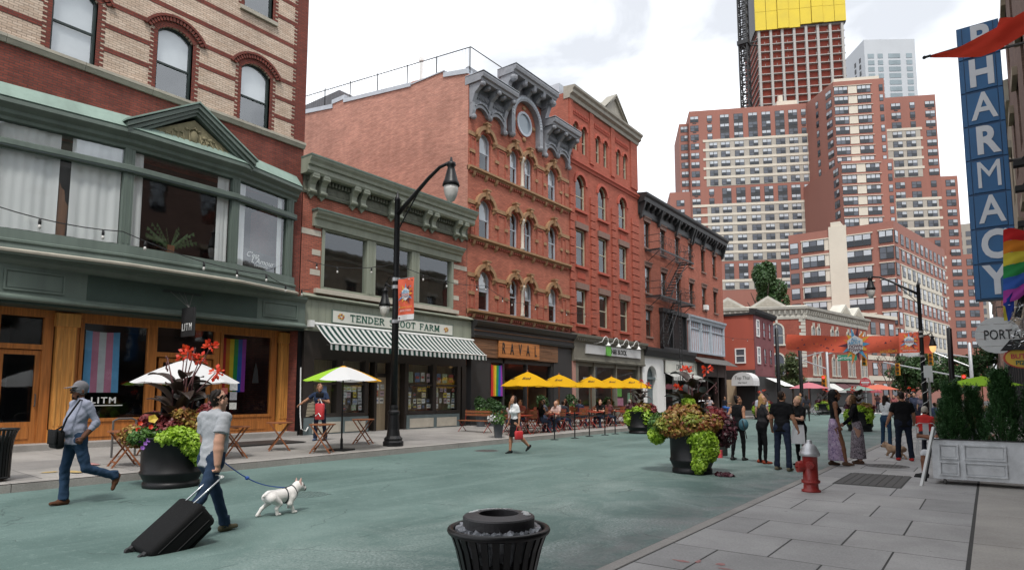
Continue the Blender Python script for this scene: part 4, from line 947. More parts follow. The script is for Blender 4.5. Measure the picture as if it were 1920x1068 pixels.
rr=random.Random(3)
for i,(c,w_)in enumerate(colsR):
    for z in rowsR:
        (WR[0]if i==0 else WR[2]if i==3 else WR[1]).place(Rv,c,z,blind=rr.random()<.6)
        rs=rsR*(w_/.88)
        m=MB(FL);arch_band(m,c-w_/2-.16,c+w_/2+.16,z+hR+.05,rs+.1,.19,-.02,.17,ext=.06,n=12);hd=m.obj('hood_mould',M['ochre'],Rv)
        m=MB(FL);arch_band(m,c-w_/2-.0,c+w_/2+.0,z+hR,rs,.17,-.02,.05,n=11);m.obj('brick_arch',M['brownred'],Rv)
        m=MB(FL);zt=z+hR+rs
        m.add([(c-.09,0,zt+.02),(c+.09,0,zt+.02),(c+.15,0,zt+.42),(c-.15,0,zt+.42),(c-.07,.24,zt+.0),(c+.07,.24,zt+.0),(c+.12,.26,zt+.42),(c-.12,.26,zt+.42)],[(4,5,6,7),(0,4,7,3),(1,2,6,5),(3,7,6,2),(0,1,5,4)])
        m.box(c-.18,c+.18,0,.28,zt+.42,zt+.49);m.ball((c,.2,zt+.3),(.1,.12,.1),8,5)
        m.obj('keystone',M['ochre'],hd)
        for s in(-1,1):
            m=MB(FL);u=c+s*(w_/2+.2);m.box(u-.1,u+.1,0,.18,z+hR-.02,z+hR+.1);m.prism([(0,z+hR-.22),(.1,z+hR-.16),(.16,z+hR-.02),(0,z+hR-.02)],0,u-.07,u+.07);m.obj('impost',M['ochre'],hd)
# bands of ochre stone, sill courses, recessed panels, colonnettes
for z in rowsR:
    m=MB(FL)
    for a,b in((b0,22.5),(23.9,25.0),(27.4,28.5),(29.85,b1)):m.box(a+.02,b-.02,-.02,.05,z+hR-.03,z+hR+.16)
    m.objs('impost_band',M['ochre'],Rv)
    m=MB(FL)
    for a,b in((b0+.1,22.4),(23.95,24.25),(24.75,25.0),(27.45,27.7),(28.25,28.5),(29.9,30.15),(30.45,b1-.1)):m.box(a,b,-.02,.06,z+.68,z+.84)
    m.objs('stone_block',M['ochre'],Rv)
    m=MB(FL);m.prism([(-.05,z-.22),(.06,z-.22),(.12,z-.14),(.2,z-.12),(.2,z-.02),(-.05,z)],0,b0,b1);sc_=m.obj('sill_course',M['ochre'],Rv)
    m=MB(FL)
    for u in np.arange(b0+.1,b1-.1,.16):m.box(u,u+.08,0,.09,z-.34,z-.22)
    m.stuff('dentil',M['brownred'],sc_)
    m=MB(FL)
    for u in(22.3,23.2,24.0,25.2,26.2,27.2,28.4,29.2,30.0):m.prism([(0,z-.5),(.1,z-.4),(.16,z-.22),(0,z-.22)],0,u-.08,u+.08)
    m.objs('sill_bracket',M['ochre'],sc_)
    for a,b in((22.15,22.42),(24.25,24.78),(27.65,28.18),(30.15,30.45)):
        m=MB(FL);t=.05;q0,q1=z+.1,z+hR-.15
        m.box(a-t,a,-.02,.035,q0-t,q1+t);m.box(b,b+t,-.02,.035,q0-t,q1+t);m.box(a,b,-.02,.035,q1,q1+t);m.box(a,b,-.02,.035,q0-t,q0);m.obj('panel_moulding',M['brownred'],Rv)
    m=MB(FL);m.lathe([(.12,0),(.12,.12),(.085,.16),(.08,hR-.25),(.10,hR-.22),(.09,hR-.16),(.14,hR-.05),(.15,hR+.08)],12,(26.2,.06,z));m.obj('colonnette',M['cream_stone'],Rv,smooth=True)
    m=MB(FL);m.box(26.05,26.35,-.02,.16,z+hR+.06,z+hR+.25);m.obj('capital',M['ochre'],Rv)
# round window
oc,oz,orr=26.4,15.95,.66
m=MB(FL)
def ring(m,c,z,r0,r1,d0,d1,n=28,mi=0):
    for i in range(n):
        A,B=2*math.pi*i/n,2*math.pi*(i+1)/n;p=[(c+r*math.cos(t),z+r*math.sin(t))for r,t in((r0,A),(r0,B),(r1,B),(r1,A))]
        m.add([(x,d0,y)for x,y in p]+[(x,d1,y)for x,y in p],[(0,1,2,3),(7,6,5,4),(0,4,5,1),(1,5,6,2),(2,6,7,3),(3,7,4,0)],mi)
ring(m,oc,oz,orr-.12,orr,-.02,.10);ow=m.obj('round_window',M['sashwhite'],Rv)
m=MB(FL);m.add([(oc+(orr-.1)*math.cos(t),.02,oz+(orr-.1)*math.sin(t))for t in np.linspace(0,2*math.pi,29)[:-1]],[tuple(range(28))]);m.obj('pane',mat('sky_mirror_glass',(0.25,0.30,0.34),0.06,0.0,spec=1.0),ow)
m=MB(FL)
for t in(0,90,180,270):a=R(t);m.ball((oc+.85*math.cos(a),.05,oz+.85*math.sin(a)),(.16,.08,.13),8,5)
m.objs('boss',M['ochre'],ow)
m=MB(FL);ring(m,oc,oz,orr,orr+.1,-.02,.05);m.obj('brick_ring',M['brownred'],ow)
# pressed-metal cornice: two low wings and a raised middle with an arch
def wing(c,hw,zt,dep,par):
    m=MB(FL);m.prism([(-.2,zt-.35),(dep-.18,zt-.35),(dep-.14,zt-.24),(dep-.04,zt-.2),(dep,zt-.06),(dep,zt),(-.2,zt+.05)],0,c-hw,c+hw);cn=m.obj('cornice',M['zinc'],par)
    m=MB(FL);m.box(c-hw-.02,c+hw+.02,-.2,dep+.02,zt+.052,zt+.075);m.obj('flashing',M['zinc_lt'],cn)
    return cn
for c,hw in((23.32,1.42),(29.46,1.42)):
    cn=wing(c,hw,16.72,.95,Rv)
    m=MB(FL);m.box(c-hw+.08,c+hw-.08,0,.16,15.45,16.38);m.obj('frieze',M['zinc'],cn)
    for k in(-1,0,1):
        u=c+k*(hw-.2);m=MB(FL)
        m.prism([(0,14.75 if k else 15.1),(.16,14.8 if k else 15.15),(.22,15.1),(.2,15.5),(.34,15.9),(.62,16.12),(.82,16.38),(0,16.38)],0,u-.11,u+.11)
        m.ball((u,.75,16.25),(.15,.13,.13),8,6);m.ball((u,.2,14.78 if k else 15.1),(.13,.15,.15),8,6);m.obj('bracket',M['zinc'],cn)
    for k in(-.5,.5):
        u=c+k*(hw-.2);m=MB(FL);m.ball((u,.5,16.3),(.14,.24,.14),8,6);m.obj('modillion',M['zinc'],cn)
        m=MB(FL);arch_band(m,u-.5,u+.5,15.12,.28,.14,.0,.2,n=8);arch_band(m,u-.5,u+.5,15.32,.26,.06,.0,.26,n=8);m.obj('arched_apron',M['zinc'],cn)
        m=MB(FL)
        for q in np.linspace(-.4,.4,8):m.tube([(u+q,.2,15.78),(u+q,.24,15.92),(u+q,.2,16.06)],[.03,.045,.03],6)
        m.stuff('spindle',M['zinc'],cn)
        m=MB(FL);rr2=random.Random(2)
        for q in range(14):m.ball((u+rr2.uniform(-.4,.4),.16,15.5+rr2.uniform(-.05,.2)),(.06,.03,.05),6,4)
        m.stuff('scrollwork',M['zinc_lt'],cn)
m=MB(FL);m.box(24.5,28.3,-.35,.1,17.42,17.78);par_=m.obj('parapet',M['zinc'],Rv)
cn=wing(26.4,2.0,18.15,1.0,Rv)
for u in np.linspace(24.7,28.1,5):
    m=MB(FL);m.prism([(.1,17.3),(.3,17.36),(.55,17.6),(.8,17.68),(.82,17.8),(.1,17.8)],0,u-.12,u+.12);m.ball((u,.68,17.62),(.17,.16,.14),8,6);m.obj('modillion',M['zinc'],cn)
for s in(-1,1):
    m=MB(FL);m.prism([(.0,16.2),(.25,16.3),(.3,16.9),(.5,17.4),(.85,17.8),(0,17.8)],0,26.4+s*1.8-.14,26.4+s*1.8+.14);m.ball((26.4+s*1.8,.7,17.6),(.2,.2,.2),8,6);m.obj('bracket',M['zinc'],cn)
m=MB(FL)
ra,rb=1.12,1.42
for i in range(22):
    A,B=math.pi*i/22,math.pi*(i+1)/22;p=[(oc+r*math.cos(t),oz+.02+r*math.sin(t))for r,t in((ra,A),(ra,B),(rb,B),(rb,A))]
    m.add([(x,0,y)for x,y in p]+[(x,.3,y)for x,y in p],[(0,1,2,3),(7,6,5,4),(0,4,5,1),(1,5,6,2),(2,6,7,3),(3,7,4,0)])
for s in(-1,1):m.box(*sorted((oc+s*ra,oc+s*rb)),0,.3,15.0,15.97);m.ball((oc+s*(ra+rb)/2,.2,14.95),(.18,.2,.18),8,6)
m.obj('arch_band',M['zinc'],cn)
m=MB(FL)
for i in range(27):t=math.pi*(i+.5)/27;m.ball((oc+1.27*math.cos(t),.3,oz+.02+1.27*math.sin(t)),(.09,.05,.09),6,4)
m.stuff('rosette',M['zinc_lt'],cn)
m=MB(FL);m.box(21.96,24.45,-.2,-.01,16.8,17.3);m.box(28.35,30.9,-.2,-.01,16.8,17.3);m.objs('backing',M['zinc'],cn)
m=MB(FL);m.box(24.6,28.2,-.3,.004,16.85,17.45);m.obj('wall',M['red_or'],Rv)
# ---- restaurant front: dark cornice, plank sign
M['darkgrey']=mat('charcoal_paint',(0.028,0.027,0.027),0.5,0.2,3);M['plank']=wood_mat('reclaimed_plank',(0.16,0.075,0.034),0.6,axis=1,var=0.45);M['signwood']=wood_mat('orange_sign_wood',(0.42,0.16,0.045),0.5,axis=1,var=0.35)
m=MB(FL);m.prism([(-.3,4.3),(.24,4.3),(.28,4.42),(.2,4.46),(.2,4.78),(.32,4.84),(.42,4.95),(.46,5.05),(.2,5.14),(-.3,5.16)],0,22.2,30.98);rf=m.obj('shop_cornice',M['darkgrey'],Rv)
m=MB(FL);m.box(22.2,30.96,.2,.24,4.62,4.66);m.obj('bead',M['plank'],rf)
m=MB(FL);rr=random.Random(8)
for j in range(5):
    u=22.3
    while u<29.3:
        w_=min(rr.uniform(.8,1.9),29.4-u);m.box(u+.004,u+w_-.004,-.1,.14+rr.uniform(0,.015),3.42+j*.175,3.42+j*.175+.168);u+=w_
m.objs('plank',M['plank'],Rv)
rs_=thing('restaurant_sign','orange timber sign board with tall dark letters over the restaurant','sign',tuple(FL.P(25.8,.2,3.5)),world=True)
m=MB(FL)
for j in range(4):m.box(24.05,27.5,.17,.215,3.47+j*.205,3.47+j*.205+.2)
m.objs('board',M['signwood'],rs_)
for i,c in enumerate('RAVAL'):sign_text('letter',c,.78,M['blackmatt'],FL.P(24.42+i*.68,.225,3.88),(0,1),rs_,depth=.012,bold=.004,sx=.52)
m=MB(FL);m.box(22.2,23.55,-.3,.05,.15,3.42);m.box(23.55,23.68,-.2,.02,.15,3.42);m.box(24.6,24.74,-.2,.02,.15,3.42);m.box(28.9,29.05,-.2,.05,.15,3.42);m.box(29.05,30.92,-.4,.1,.15,4.3);m.box(23.68,28.9,-.25,.02,3.2,3.42);m.box(23.68,24.6,-.2,.02,.15,.95);m.box(26.6,26.72,-.2,.02,.15,3.2)
m.objs('shop_frame',M['darkgrey'],Rv)
for a,b in((23.68,24.6),(24.74,26.6),(26.72,28.9)):
    m=MB(FL);m.add([(a,-.08,.9),(b,-.08,.9),(b,-.08,3.2),(a,-.08,3.2)],[(0,1,2,3)]);m.obj('pane',M['shopglass'],Rv)
M['warm']=mat('warm_bar_interior',(0.16,0.075,0.035),0.8,0.6,1.5)
shop_room(FL,23.55,29.05,-.26,-3.5,.2,3.4,M['warm'],Rv)
flag('hanging_flag','rainbow striped flag hung in the restaurant window beneath the timber sign',23.66,24.55,1.6,3.1,RB,.03,wav=.03)
# ================================================================ five-storey red building with small pediment
M['redplain']=brick_mat('painted_red_brick',(0.40,0.115,0.075),(0.32,0.09,0.058),(0.28,0.06,0.038),stain=0.14,ms=.006,streak=.1)
M['brownstone']=mat('brownstone_lintel',(0.20,0.12,0.095),0.85,0.2,6)
M['creamsash']=mat('cream_sash',(0.42,0.38,0.28),0.5,0.1,4);M['redtrim2']=mat('red_painted_trim',(0.37,0.075,0.045),0.75,0.15,5)
M['olive']=mat('olive_grey_paint',(0.155,0.145,0.115),0.6,0.18,3)
Hb=thing('red_building','tall red brick building with arched windows and a small triangular roof pediment','building',(-19,35.5,0),world=True)
c0,c1=30.95,40.1
colsH=(32.28,35.0,37.78);wH=1.16
ops=[(c-wH/2,c+wH/2,z,z+h,*r_)for c in colsH for z,h,r_ in((5.77,2.1,()),(9.25,2.25,()),(12.64,1.62,(.58,)))]
topw=[c+s*.5 for c in colsH for s in(-1,1)]
ops+=[(c-.28,c+.28,16.25,17.75,.28)for c in topw]
mb=MB(FL);wall_mesh(mb,c0,c1,5.05,19.6,ops,0,.3);mb.obj('wall',M['redplain'],Hb)
mb=MB(FL);mb.add([(c0,0,5),(c0,-14,5),(c0,-14,19.6),(c0,0,19.6)],[(0,1,2,3)]);mb.add([(c1,0,5),(c1,-14,5),(c1,-14,19.6),(c1,0,19.6)],[(0,1,2,3)]);mb.add([(c0,0,19.6),(c1,0,19.6),(c1,-14,19.6),(c0,-14,19.6)],[(0,1,2,3)]);mb.obj('side_wall',M['red'],Hb)
W1=Win(FL,wH,2.1,0,M['creamsash'],M['glass'],.52,.08,.16,M['shade'],.3,M['dark']);W2=Win(FL,wH,2.25,0,M['creamsash'],M['glass'],.52,.08,.16,M['shade'],.3,M['dark'])
W3=Win(FL,wH,1.62,.58,M['creamsash'],M['glass'],.55,.08,.16,M['shade'],.3,M['dark']);W4=Win(FL,.56,1.5,.28,M['creamsash'],M['glass'],.5,.05,.16,None,0,M['dark'])
for c in colsH:
    W1.place(Hb,c,5.77,blind=False);W2.place(Hb,c,9.25,blind=False);W3.place(Hb,c,12.64,blind=False)
    for z,h in((5.77,2.1),(9.25,2.25)):
        m=MB(FL);m.box(c-wH/2-.14,c+wH/2+.14,-.05,.12,z+h,z+h+.36);m.obj('lintel',M['brownstone'],Hb)
    for z in(5.77,9.25,12.64):
        m=MB(FL);m.box(c-wH/2-.14,c+wH/2+.14,-.05,.14,z-.14,z);m.obj('sill',M['redtrim2'],Hb)
        m=MB(FL)
        for k in range(7):m.box(c-.42+k*.125,c-.42+k*.125+.07,-.02,.05,z-.75,z-.38)
        m.stuff('brick_panel',M['redtrim2'],Hb)
    m=MB(FL);arch_band(m,c-wH/2,c+wH/2,14.26,.58,.2,-.02,.07,n=12);m.obj('brick_arch',M['redtrim2'],Hb)
    m=MB(FL)
    for k in range(11):m.box(c-.95+k*.18,c-.95+k*.18+.1,0,.09,18.55,18.72);m.box(c-.95+k*.18,c-.95+k*.18+.1,0,.05,18.42,18.55)
    m.stuff('corbel',M['redtrim2'],Hb)
for c in topw:W4.place(Hb,c,16.25);m=MB(FL);arch_band(m,c-.28,c+.28,17.75,.28,.12,-.02,.06,n=10);m.obj('brick_arch',M['redtrim2'],Hb)
for a,b in((c0,31.42),(33.35,33.95),(36.1,36.7),(39.0,40.1)):
    m=MB(FL)
    for k in range(17):m.box(a+.01,b-.01,-.02,.10,5.3+k*.5,5.3+k*.5+.44)
    m.objs('quoin',M['redplain'],Hb)
    m=MB(FL);m.box(a+.05,b-.05,-.02,.08,15.9,19.2);m.obj('pilaster',M['redplain'],Hb)
m=MB(FL);m.prism([(-.1,15.3),(.06,15.3),(.1,15.42),(.18,15.5),(.18,15.58),(-.1,15.62)],0,c0,c1+.03);m.obj('belt_course',M['redtrim2'],Hb)
m=MB(FL);m.prism([(-.3,19.2),(.12,19.2),(.16,19.4),(.34,19.5),(.36,19.68),(.48,19.78),(.5,19.9),(-.3,19.98)],0,c0-.05,c1+.1);hc=m.obj('cornice',mat('grey_cream_cornice',(0.27,0.25,0.205),0.6,0.25,4),Hb)
gm=hc.data.materials[0]
m=MB(FL);P0,P1,PA,PZ=34.6,38.1,36.35,21.45
for(k,d1)in((0,.45),(.16,.38)):
    for(a,b)in(((P0+k*1.2,19.9),(PA,PZ-k)),((P1-k*1.2,19.9),(PA,PZ-k))):
        m.add([(a[0],-.3,a[1]),(b[0],-.3,b[1]),(b[0],-.3,b[1]-.16),(a[0],-.3,a[1]-.02),(a[0],d1,a[1]),(b[0],d1,b[1]),(b[0],d1,b[1]-.16),(a[0],d1,a[1]-.02)],[(0,1,2,3),(7,6,5,4),(0,4,5,1),(1,5,6,2),(2,6,7,3),(3,7,4,0)])
m.add([(P0+.2,.25,19.9),(P1-.2,.25,19.9),(PA,.25,PZ-.25),(P0+.2,-1.5,19.9),(P1-.2,-1.5,19.9),(PA,-1.5,PZ-.25)],[(0,1,2),(3,5,4),(0,2,5,3),(1,4,5,2)]);m.obj('roof_pediment',gm,hc)
m=MB(FL);m.box(c0-.05,c0+1.5,-2.2,-.6,19.6,20.3);m.obj('roof_box',M['zinc_lt'],Hb)
# tax office front
m=MB(FL);m.prism([(-.3,3.6),(.25,3.6),(.28,3.7),(.22,3.74),(.22,4.72),(.3,4.78),(.42,4.95),(.5,5.0),(.52,5.14),(-.3,5.3)],0,30.98,40.3);hf=m.obj('shop_cornice',M['olive'],Hb)
m=MB(FL)
for u in np.arange(31.1,40.2,.24):m.box(u,u+.14,.25,.40,4.79,4.93)
m.stuff('dentil',M['olive'],hf)
hs=thing('office_sign','pale grey sign board with green square and black letters under four lamps','sign',tuple(FL.P(35.8,.3,4.1)),world=True)
m=MB(FL);m.box(32.2,39.5,.22,.30,4.08,4.62);m.obj('board',mat('pale_sign_face',(0.50,0.50,0.50),0.45,0.06,3),hs)
m=MB(FL);m.box(34.6,35.25,.30,.34,4.06,4.62);m.obj('green_square',mat('sign_lime_green',(0.13,0.42,0.06),0.5,0.0),hs)
sign_text('lettering','H&R BLOCK',.40,M['blackmatt'],FL.P(36.35,.306,4.33),(0,1),hs,depth=.004,bold=.012,sx=.95)
for u in(34.3,35.65,37.05,38.5):
    lp=thing('gooseneck_lamp',{34.3:'leftmost',35.65:'second from left',37.05:'third from left',38.5:'rightmost'}[u]+' white gooseneck lamp over the pale office sign','lamp',tuple(FL.P(u,.3,4.75)),group='gooseneck lamps over the office sign',world=True)
    m=MB(FL);pts=[(u-1.1,.25,4.72),(u-.9,.32,4.72),(u-.5,.5,4.85)]+[(u-.25+.28*math.cos(t),.62,4.95+.22*math.sin(t))for t in np.linspace(2.6,.1,8)]+[(u+.04,.62,4.8)];m.tube(pts,.022,7);m.obj('arm',M['white'],lp,smooth=True)
    m=MB(FL);m.lathe([(.03,.12),(.05,.1),(.07,.02),(.15,-.06),(.17,-.09),(.15,-.08),(.02,.0)],14,(u+.04,.62,4.72));m.obj('shade',M['white'],lp,smooth=True)
M['pinkstone']=mat('pink_granite',(0.40,0.21,0.17),0.6,0.15,8)
m=MB(FL);m.box(30.98,31.32,-.3,.12,.15,3.6);m.obj('pier',M['pinkstone'],Hb)
m=MB(FL)
for a,b in((31.36,31.66),(39.45,39.75),(40.0,40.14),(33.5,33.62),(36.3,36.42)):m.box(a,b,-.3,.1,.15,3.6)
m.box(31.66,39.45,-.3,.04,.15,.85);m.box(31.66,39.45,-.3,.02,3.35,3.6);m.objs('shop_frame',M['olive'],Hb)
m=MB(FL);m.add([(31.66,-.1,.85),(39.45,-.1,.85),(39.45,-.1,3.35),(31.66,-.1,3.35)],[(0,1,2,3)]);m.obj('pane',M['shopglass'],Hb)
shop_room(FL,31.4,39.9,-.31,-3.5,.2,3.6,mat('office_interior',(0.2,0.2,0.19),0.8,0.5,.8),Hb)
for u,z,w_,h_,c in((37.0,1.9,.9,.7,(0.12,0.42,0.05)),(37.2,1.2,.9,.5,(0.5,0.2,0.3)),(32.9,2.4,.7,.6,(0.6,0.6,0.6)),(38.6,1.4,.6,.8,(0.2,0.4,0.25))):
    m=MB(FL);m.box(u-w_/2,u+w_/2,-.14,-.12,z-h_/2,z+h_/2);m.obj('poster',mat('poster_col',c,0.7,0.3,5),Hb)
# ================================================================ three-storey red building with fire escape
M['red3']=brick_mat('brick_red_flat',(0.38,0.125,0.082),(0.30,0.098,0.064),(0.25,0.08,0.05),stain=0.14,ms=.006,streak=.1)
M['black_trim']=mat('black_cornice_paint',(0.02,0.02,0.021),0.5,0.3,4);M['darksash']=mat('dark_brown_sash',(0.06,0.045,0.035),0.5,0.15,4)
B3=thing('fire_escape_building','three-storey red brick building with black bracketed cornice','building',(-19,49,0),world=True)
e0,e1=40.12,57.6
colsB=(41.57,44.35,47.15,49.9,52.75,55.55);wB=.95;rowsB=(12.1,8.85,5.75)
ops=[(c-wB/2,c+wB/2,z,z+1.9)for i,c in enumerate(colsB)for z in rowsB if z>6 or i==0]
mb=MB(FL);wall_mesh(mb,e0,e1,4.9,15.0,ops,0,.3);mb.add([(e1,0,0),(e1,-14,0),(e1,-14,15),(e1,0,15)],[(0,1,2,3)]);mb.add([(e0,0,15),(e1,0,15),(e1,-14,15),(e0,-14,15)],[(0,1,2,3)]);mb.obj('wall',M['red3'],B3)
WB=Win(FL,wB,1.9,0,M['darksash'],M['glass'],.5,.07,.16,M['shade'],.35,M['dark'])
rr=random.Random(9)
for i,c in enumerate(colsB):
    for z in rowsB:
        if z<6 and i:continue
        WB.place(B3,c,z,blind=rr.random()<.4)
        m=MB(FL);m.prism([(-.02,z+1.9),(.05,z+1.9),(.06,z+2.1),(.14,z+2.18),(.14,z+2.24),(-.02,z+2.26)],0,c-wB/2-.1,c+wB/2+.1);m.obj('lintel',M['brownstone'],B3)
        m=MB(FL);m.box(c-wB/2-.08,c+wB/2+.08,-.05,.1,z-.12,z);m.obj('sill',M['brownstone'],B3)
m=MB(FL);m.box(52.5,53.0,0,.3,8.85,9.25);m.obj('air_conditioner',M['white'],B3)
for a,b in((e0,50.0),(50.0,e1+.15)):
    m=MB(FL);m.prism([(-.2,14.3),(.06,14.3),(.1,14.4),(.08,15.1),(.5,15.2),(.55,15.45),(.68,15.6),(.72,15.75),(-.2,15.85)],0,a+.02,b-.02);cn=m.obj('cornice',M['black_trim'],B3)
    for u in np.linspace(a+.35,b-.35,12):
        m=MB(FL);m.prism([(.05,14.75),(.2,14.8),(.42,15.02),(.48,15.2),(.05,15.2)],0,u-.12,u+.12);m.obj('modillion',M['black_trim'],cn)
    for u in(a+.25,(2*a+b)/3,(a+2*b)/3,b-.25):
        m=MB(FL);m.prism([(.05,14.0),(.2,14.1),(.3,14.5),(.45,14.9),(.55,15.2),(.05,15.2)],0,u-.1,u+.1);m.obj('bracket',M['black_trim'],cn)
# loft windows over the shops
M['palebluegrey']=mat('pale_blue_grey_paint',(0.36,0.40,0.44),0.55,0.15,3)
m=MB(FL)
for a,b in((43.4,43.6),(45.2,45.35),(47.9,48.1)):m.box(a,b,-.1,.25,5.1,7.7)
m.box(43.3,48.2,-.1,.35,7.7,8.0);m.box(43.4,48.1,-.1,.3,4.95,5.15);lw=m.obj('loft_window',M['black_trim'],B3)
m=MB(FL);m.add([(43.6,.1,5.15),(47.9,.1,5.15),(47.9,.1,7.7),(43.6,.1,7.7)],[(0,1,2,3)]);m.obj('pane',mat('dark_reflecting_glass',(0.03,0.032,0.035),0.06,0,spec=0.9),lw)
m=MB(FL);m.prism([(-.1,7.6),(.2,7.6),(.24,7.8),(.34,7.9),(.36,8.05),(-.1,8.2)],0,48.7,57.3);lw=m.obj('loft_cornice',M['palebluegrey'],B3)
m=MB(FL)
for a,b in((48.85,49.05),(51.3,51.45),(53.6,53.75),(56.9,57.1)):m.box(a,b,-.1,.2,5.2,7.6)
m.box(48.85,57.1,-.1,.2,5.05,5.2);m.box(49.05,56.9,-.05,.1,7.0,7.1);m.objs('loft_frame',M['palebluegrey'],B3)
for a,b in((49.05,51.3),(51.45,53.6),(53.75,56.9)):
    m=MB(FL);vs=[];n=30
    for i in range(n+1):u=a+(b-a)*i/n;vs+=[(u,.02+.05*math.sin(u*14),5.2),(u,.02+.03*math.sin(u*14+.4),7.6)]
    m.add(vs,[(2*i,2*i+2,2*i+3,2*i+1)for i in range(n)]);m.obj('curtain',mat('pale_blue_curtain',(0.40,0.44,0.49),0.9,0.1,3),B3)
# shops: white arched front, dry cleaner, dark shop with grey awning
m=MB(FL);m.prism([(-.2,4.35),(.3,4.35),(.4,4.6),(.5,4.75),(.52,4.95),(-.2,5.05)],0,e0+.1,49.3);m.obj('shop_cornice',M['black_trim'],B3)
mb=MB(FL);wall_mesh(mb,40.15,43.7,.15,4.35,[(40.85,42.5,.15,2.9,.8)],.1,.4);mb.obj('white_front',M['white'],B3)
m=MB(FL);m.box(40.85,42.5,-.3,-.25,.15,3.7);m.box(40.85,42.5,-.2,.0,2.75,2.9);m.box(41.2,42.1,-.25,-.2,.2,2.75);m.objs('door',M['bluegrey'],B3)
m=MB(FL);m.box(43.8,43.95,-.3,.1,.15,3.2);m.box(46.2,46.3,-.3,.1,.15,3.2);m.box(43.7,50.3,-.2,.05,4.2,4.4);m.objs('shop_frame',M['white'],B3)
cs_=thing('cleaner_sign','cream sign board with dark cleaner lettering above a small striped awning','sign',tuple(FL.P(47,.2,3.3)),world=True)
m=MB(FL);m.box(43.9,50.1,.1,.2,3.3,4.2);m.obj('board',M['signwhite'],cs_)
sign_text('lettering','DRY CLEANERS!',.62,M['blackmatt'],FL.P(47.6,.206,3.72),(0,1),cs_,depth=.004,bold=.004,sx=.8)
M['awn2']=stripe_mat('pale_awning_stripes',1,[(0.55,0.55,0.52),(0.25,0.25,0.24)],.16)
m=MB(FL);m.add([(43.8,.15,3.28),(50.2,.15,3.28),(50.2,.8,2.98),(43.8,.8,2.98),(50.2,.82,2.72),(43.8,.82,2.72)],[(0,1,2,3),(3,2,4,5)]);tag(m.obj('small_awning',M['awn2']),'narrow pale striped awning under the cream cleaner sign','awning')
shop_room(FL,43.72,57.5,-.31,-2.6,.16,4.4,M['dark2'],B3)
m=MB(FL);m.add([(43.95,-.1,.7),(50.2,-.1,.7),(50.2,-.1,3.2),(43.95,-.1,3.2)],[(0,1,2,3)]);m.obj('pane',M['shopglass'],B3)
m=MB(FL)
for a,b in((50.25,50.6),(52.6,52.8),(55.2,55.4),(57.1,57.55)):m.box(a,b,-.3,.1,.15,4.3)
m.box(50.25,57.55,-.3,.08,3.2,4.3);m.objs('shop_frame',mat('brown_shop_paint',(0.055,0.035,0.03),0.5,0.2,3),B3)
m=MB(FL);m.add([(49.3,.1,4.75),(57.7,.1,4.75),(57.7,1.1,4.2),(49.3,1.1,4.2),(57.7,1.1,4.15),(49.3,1.1,4.15)],[(0,1,2,3),(3,2,4,5)]);tag(m.obj('grey_awning',mat('grey_awning_cloth',(0.10,0.095,0.09),0.85,0.15,2)),'dark grey sloping awning over the brown shop front','awning')
# fire escape
fe=thing('fire_escape','black iron fire escape with two balconies on the red brick front','fire escape',tuple(FL.P(44.5,.5,5)),world=True)
def balcony(z,a,b):
    m=MB(FL)
    for d in np.linspace(.1,1.1,7):m.box(a,b,d-.02,d+.02,z-.03,z)
    m.box(a,b,1.08,1.14,z-.12,z);m.box(a,a+.05,.02,1.1,z-.12,z);m.box(b-.05,b,.02,1.1,z-.12,z);m.stuff('platform',M['black_trim'],fe)
    for zz in(.5,1.0):m=MB(FL);m.tube([(a,0,z+zz),(a,1.1,z+zz),(b,1.1,z+zz),(b,0,z+zz)],.022,5);m.obj('rail',M['black_trim'],fe)
    m=MB(FL)
    for u in np.arange(a,b+.01,.28):m.tube([(u,1.1,z),(u,1.1,z+1.0)],.011,4)
    for u in np.arange(a+.1,b,.9):m.tube([(u,1.12,z+.3),(u+.2,1.16,z+.55),(u,1.12,z+.8),(u-.2,1.16,z+.55),(u,1.12,z+.3)],.012,4)
    m.stuff('baluster',M['black_trim'],fe)
    for u in(a+.3,(a+b)/2,b-.3):m=MB(FL);m.tube([(u,1.05,z-.06),(u,.02,z-.85)],.025,5);m.obj('strut',M['black_trim'],fe)
balcony(11.9,41.1,47.6);balcony(8.6,41.1,47.6)
def stair(u0,z0,u1,z1,d0,d1):
    n=13
    for d in(d0,d1):m=MB(FL);m.tube([(u0,d,z0),(u1,d,z1)],.035,5);m.obj('stringer',M['black_trim'],fe);m=MB(FL);m.tube([(u0,d,z0+.8),(u1,d,z1+.8)],.02,5);m.obj('stair_rail',M['black_trim'],fe)
    m=MB(FL)
    for k in range(n):t=(k+.5)/n;u,z=u0+(u1-u0)*t,z0+(z1-z0)*t;m.box(u-.13,u+.13,d0,d1,z-.015,z+.015)
    m.objs('tread',M['black_trim'],fe)
stair(43.0,8.6,46.6,11.9,.45,1.0);stair(42.4,5.2,45.0,8.6,.45,1.0)
m=MB(FL);m.tube([(44.2,1.15,2.6),(44.2,1.15,9.0)],.03,5);m.tube([(44.65,1.15,2.6),(44.65,1.15,9.0)],.03,5)
for z in np.arange(2.7,9,.3):m.tube([(44.2,1.15,z),(44.65,1.15,z)],.016,4)
m.obj('drop_ladder',M['black_trim'],fe)
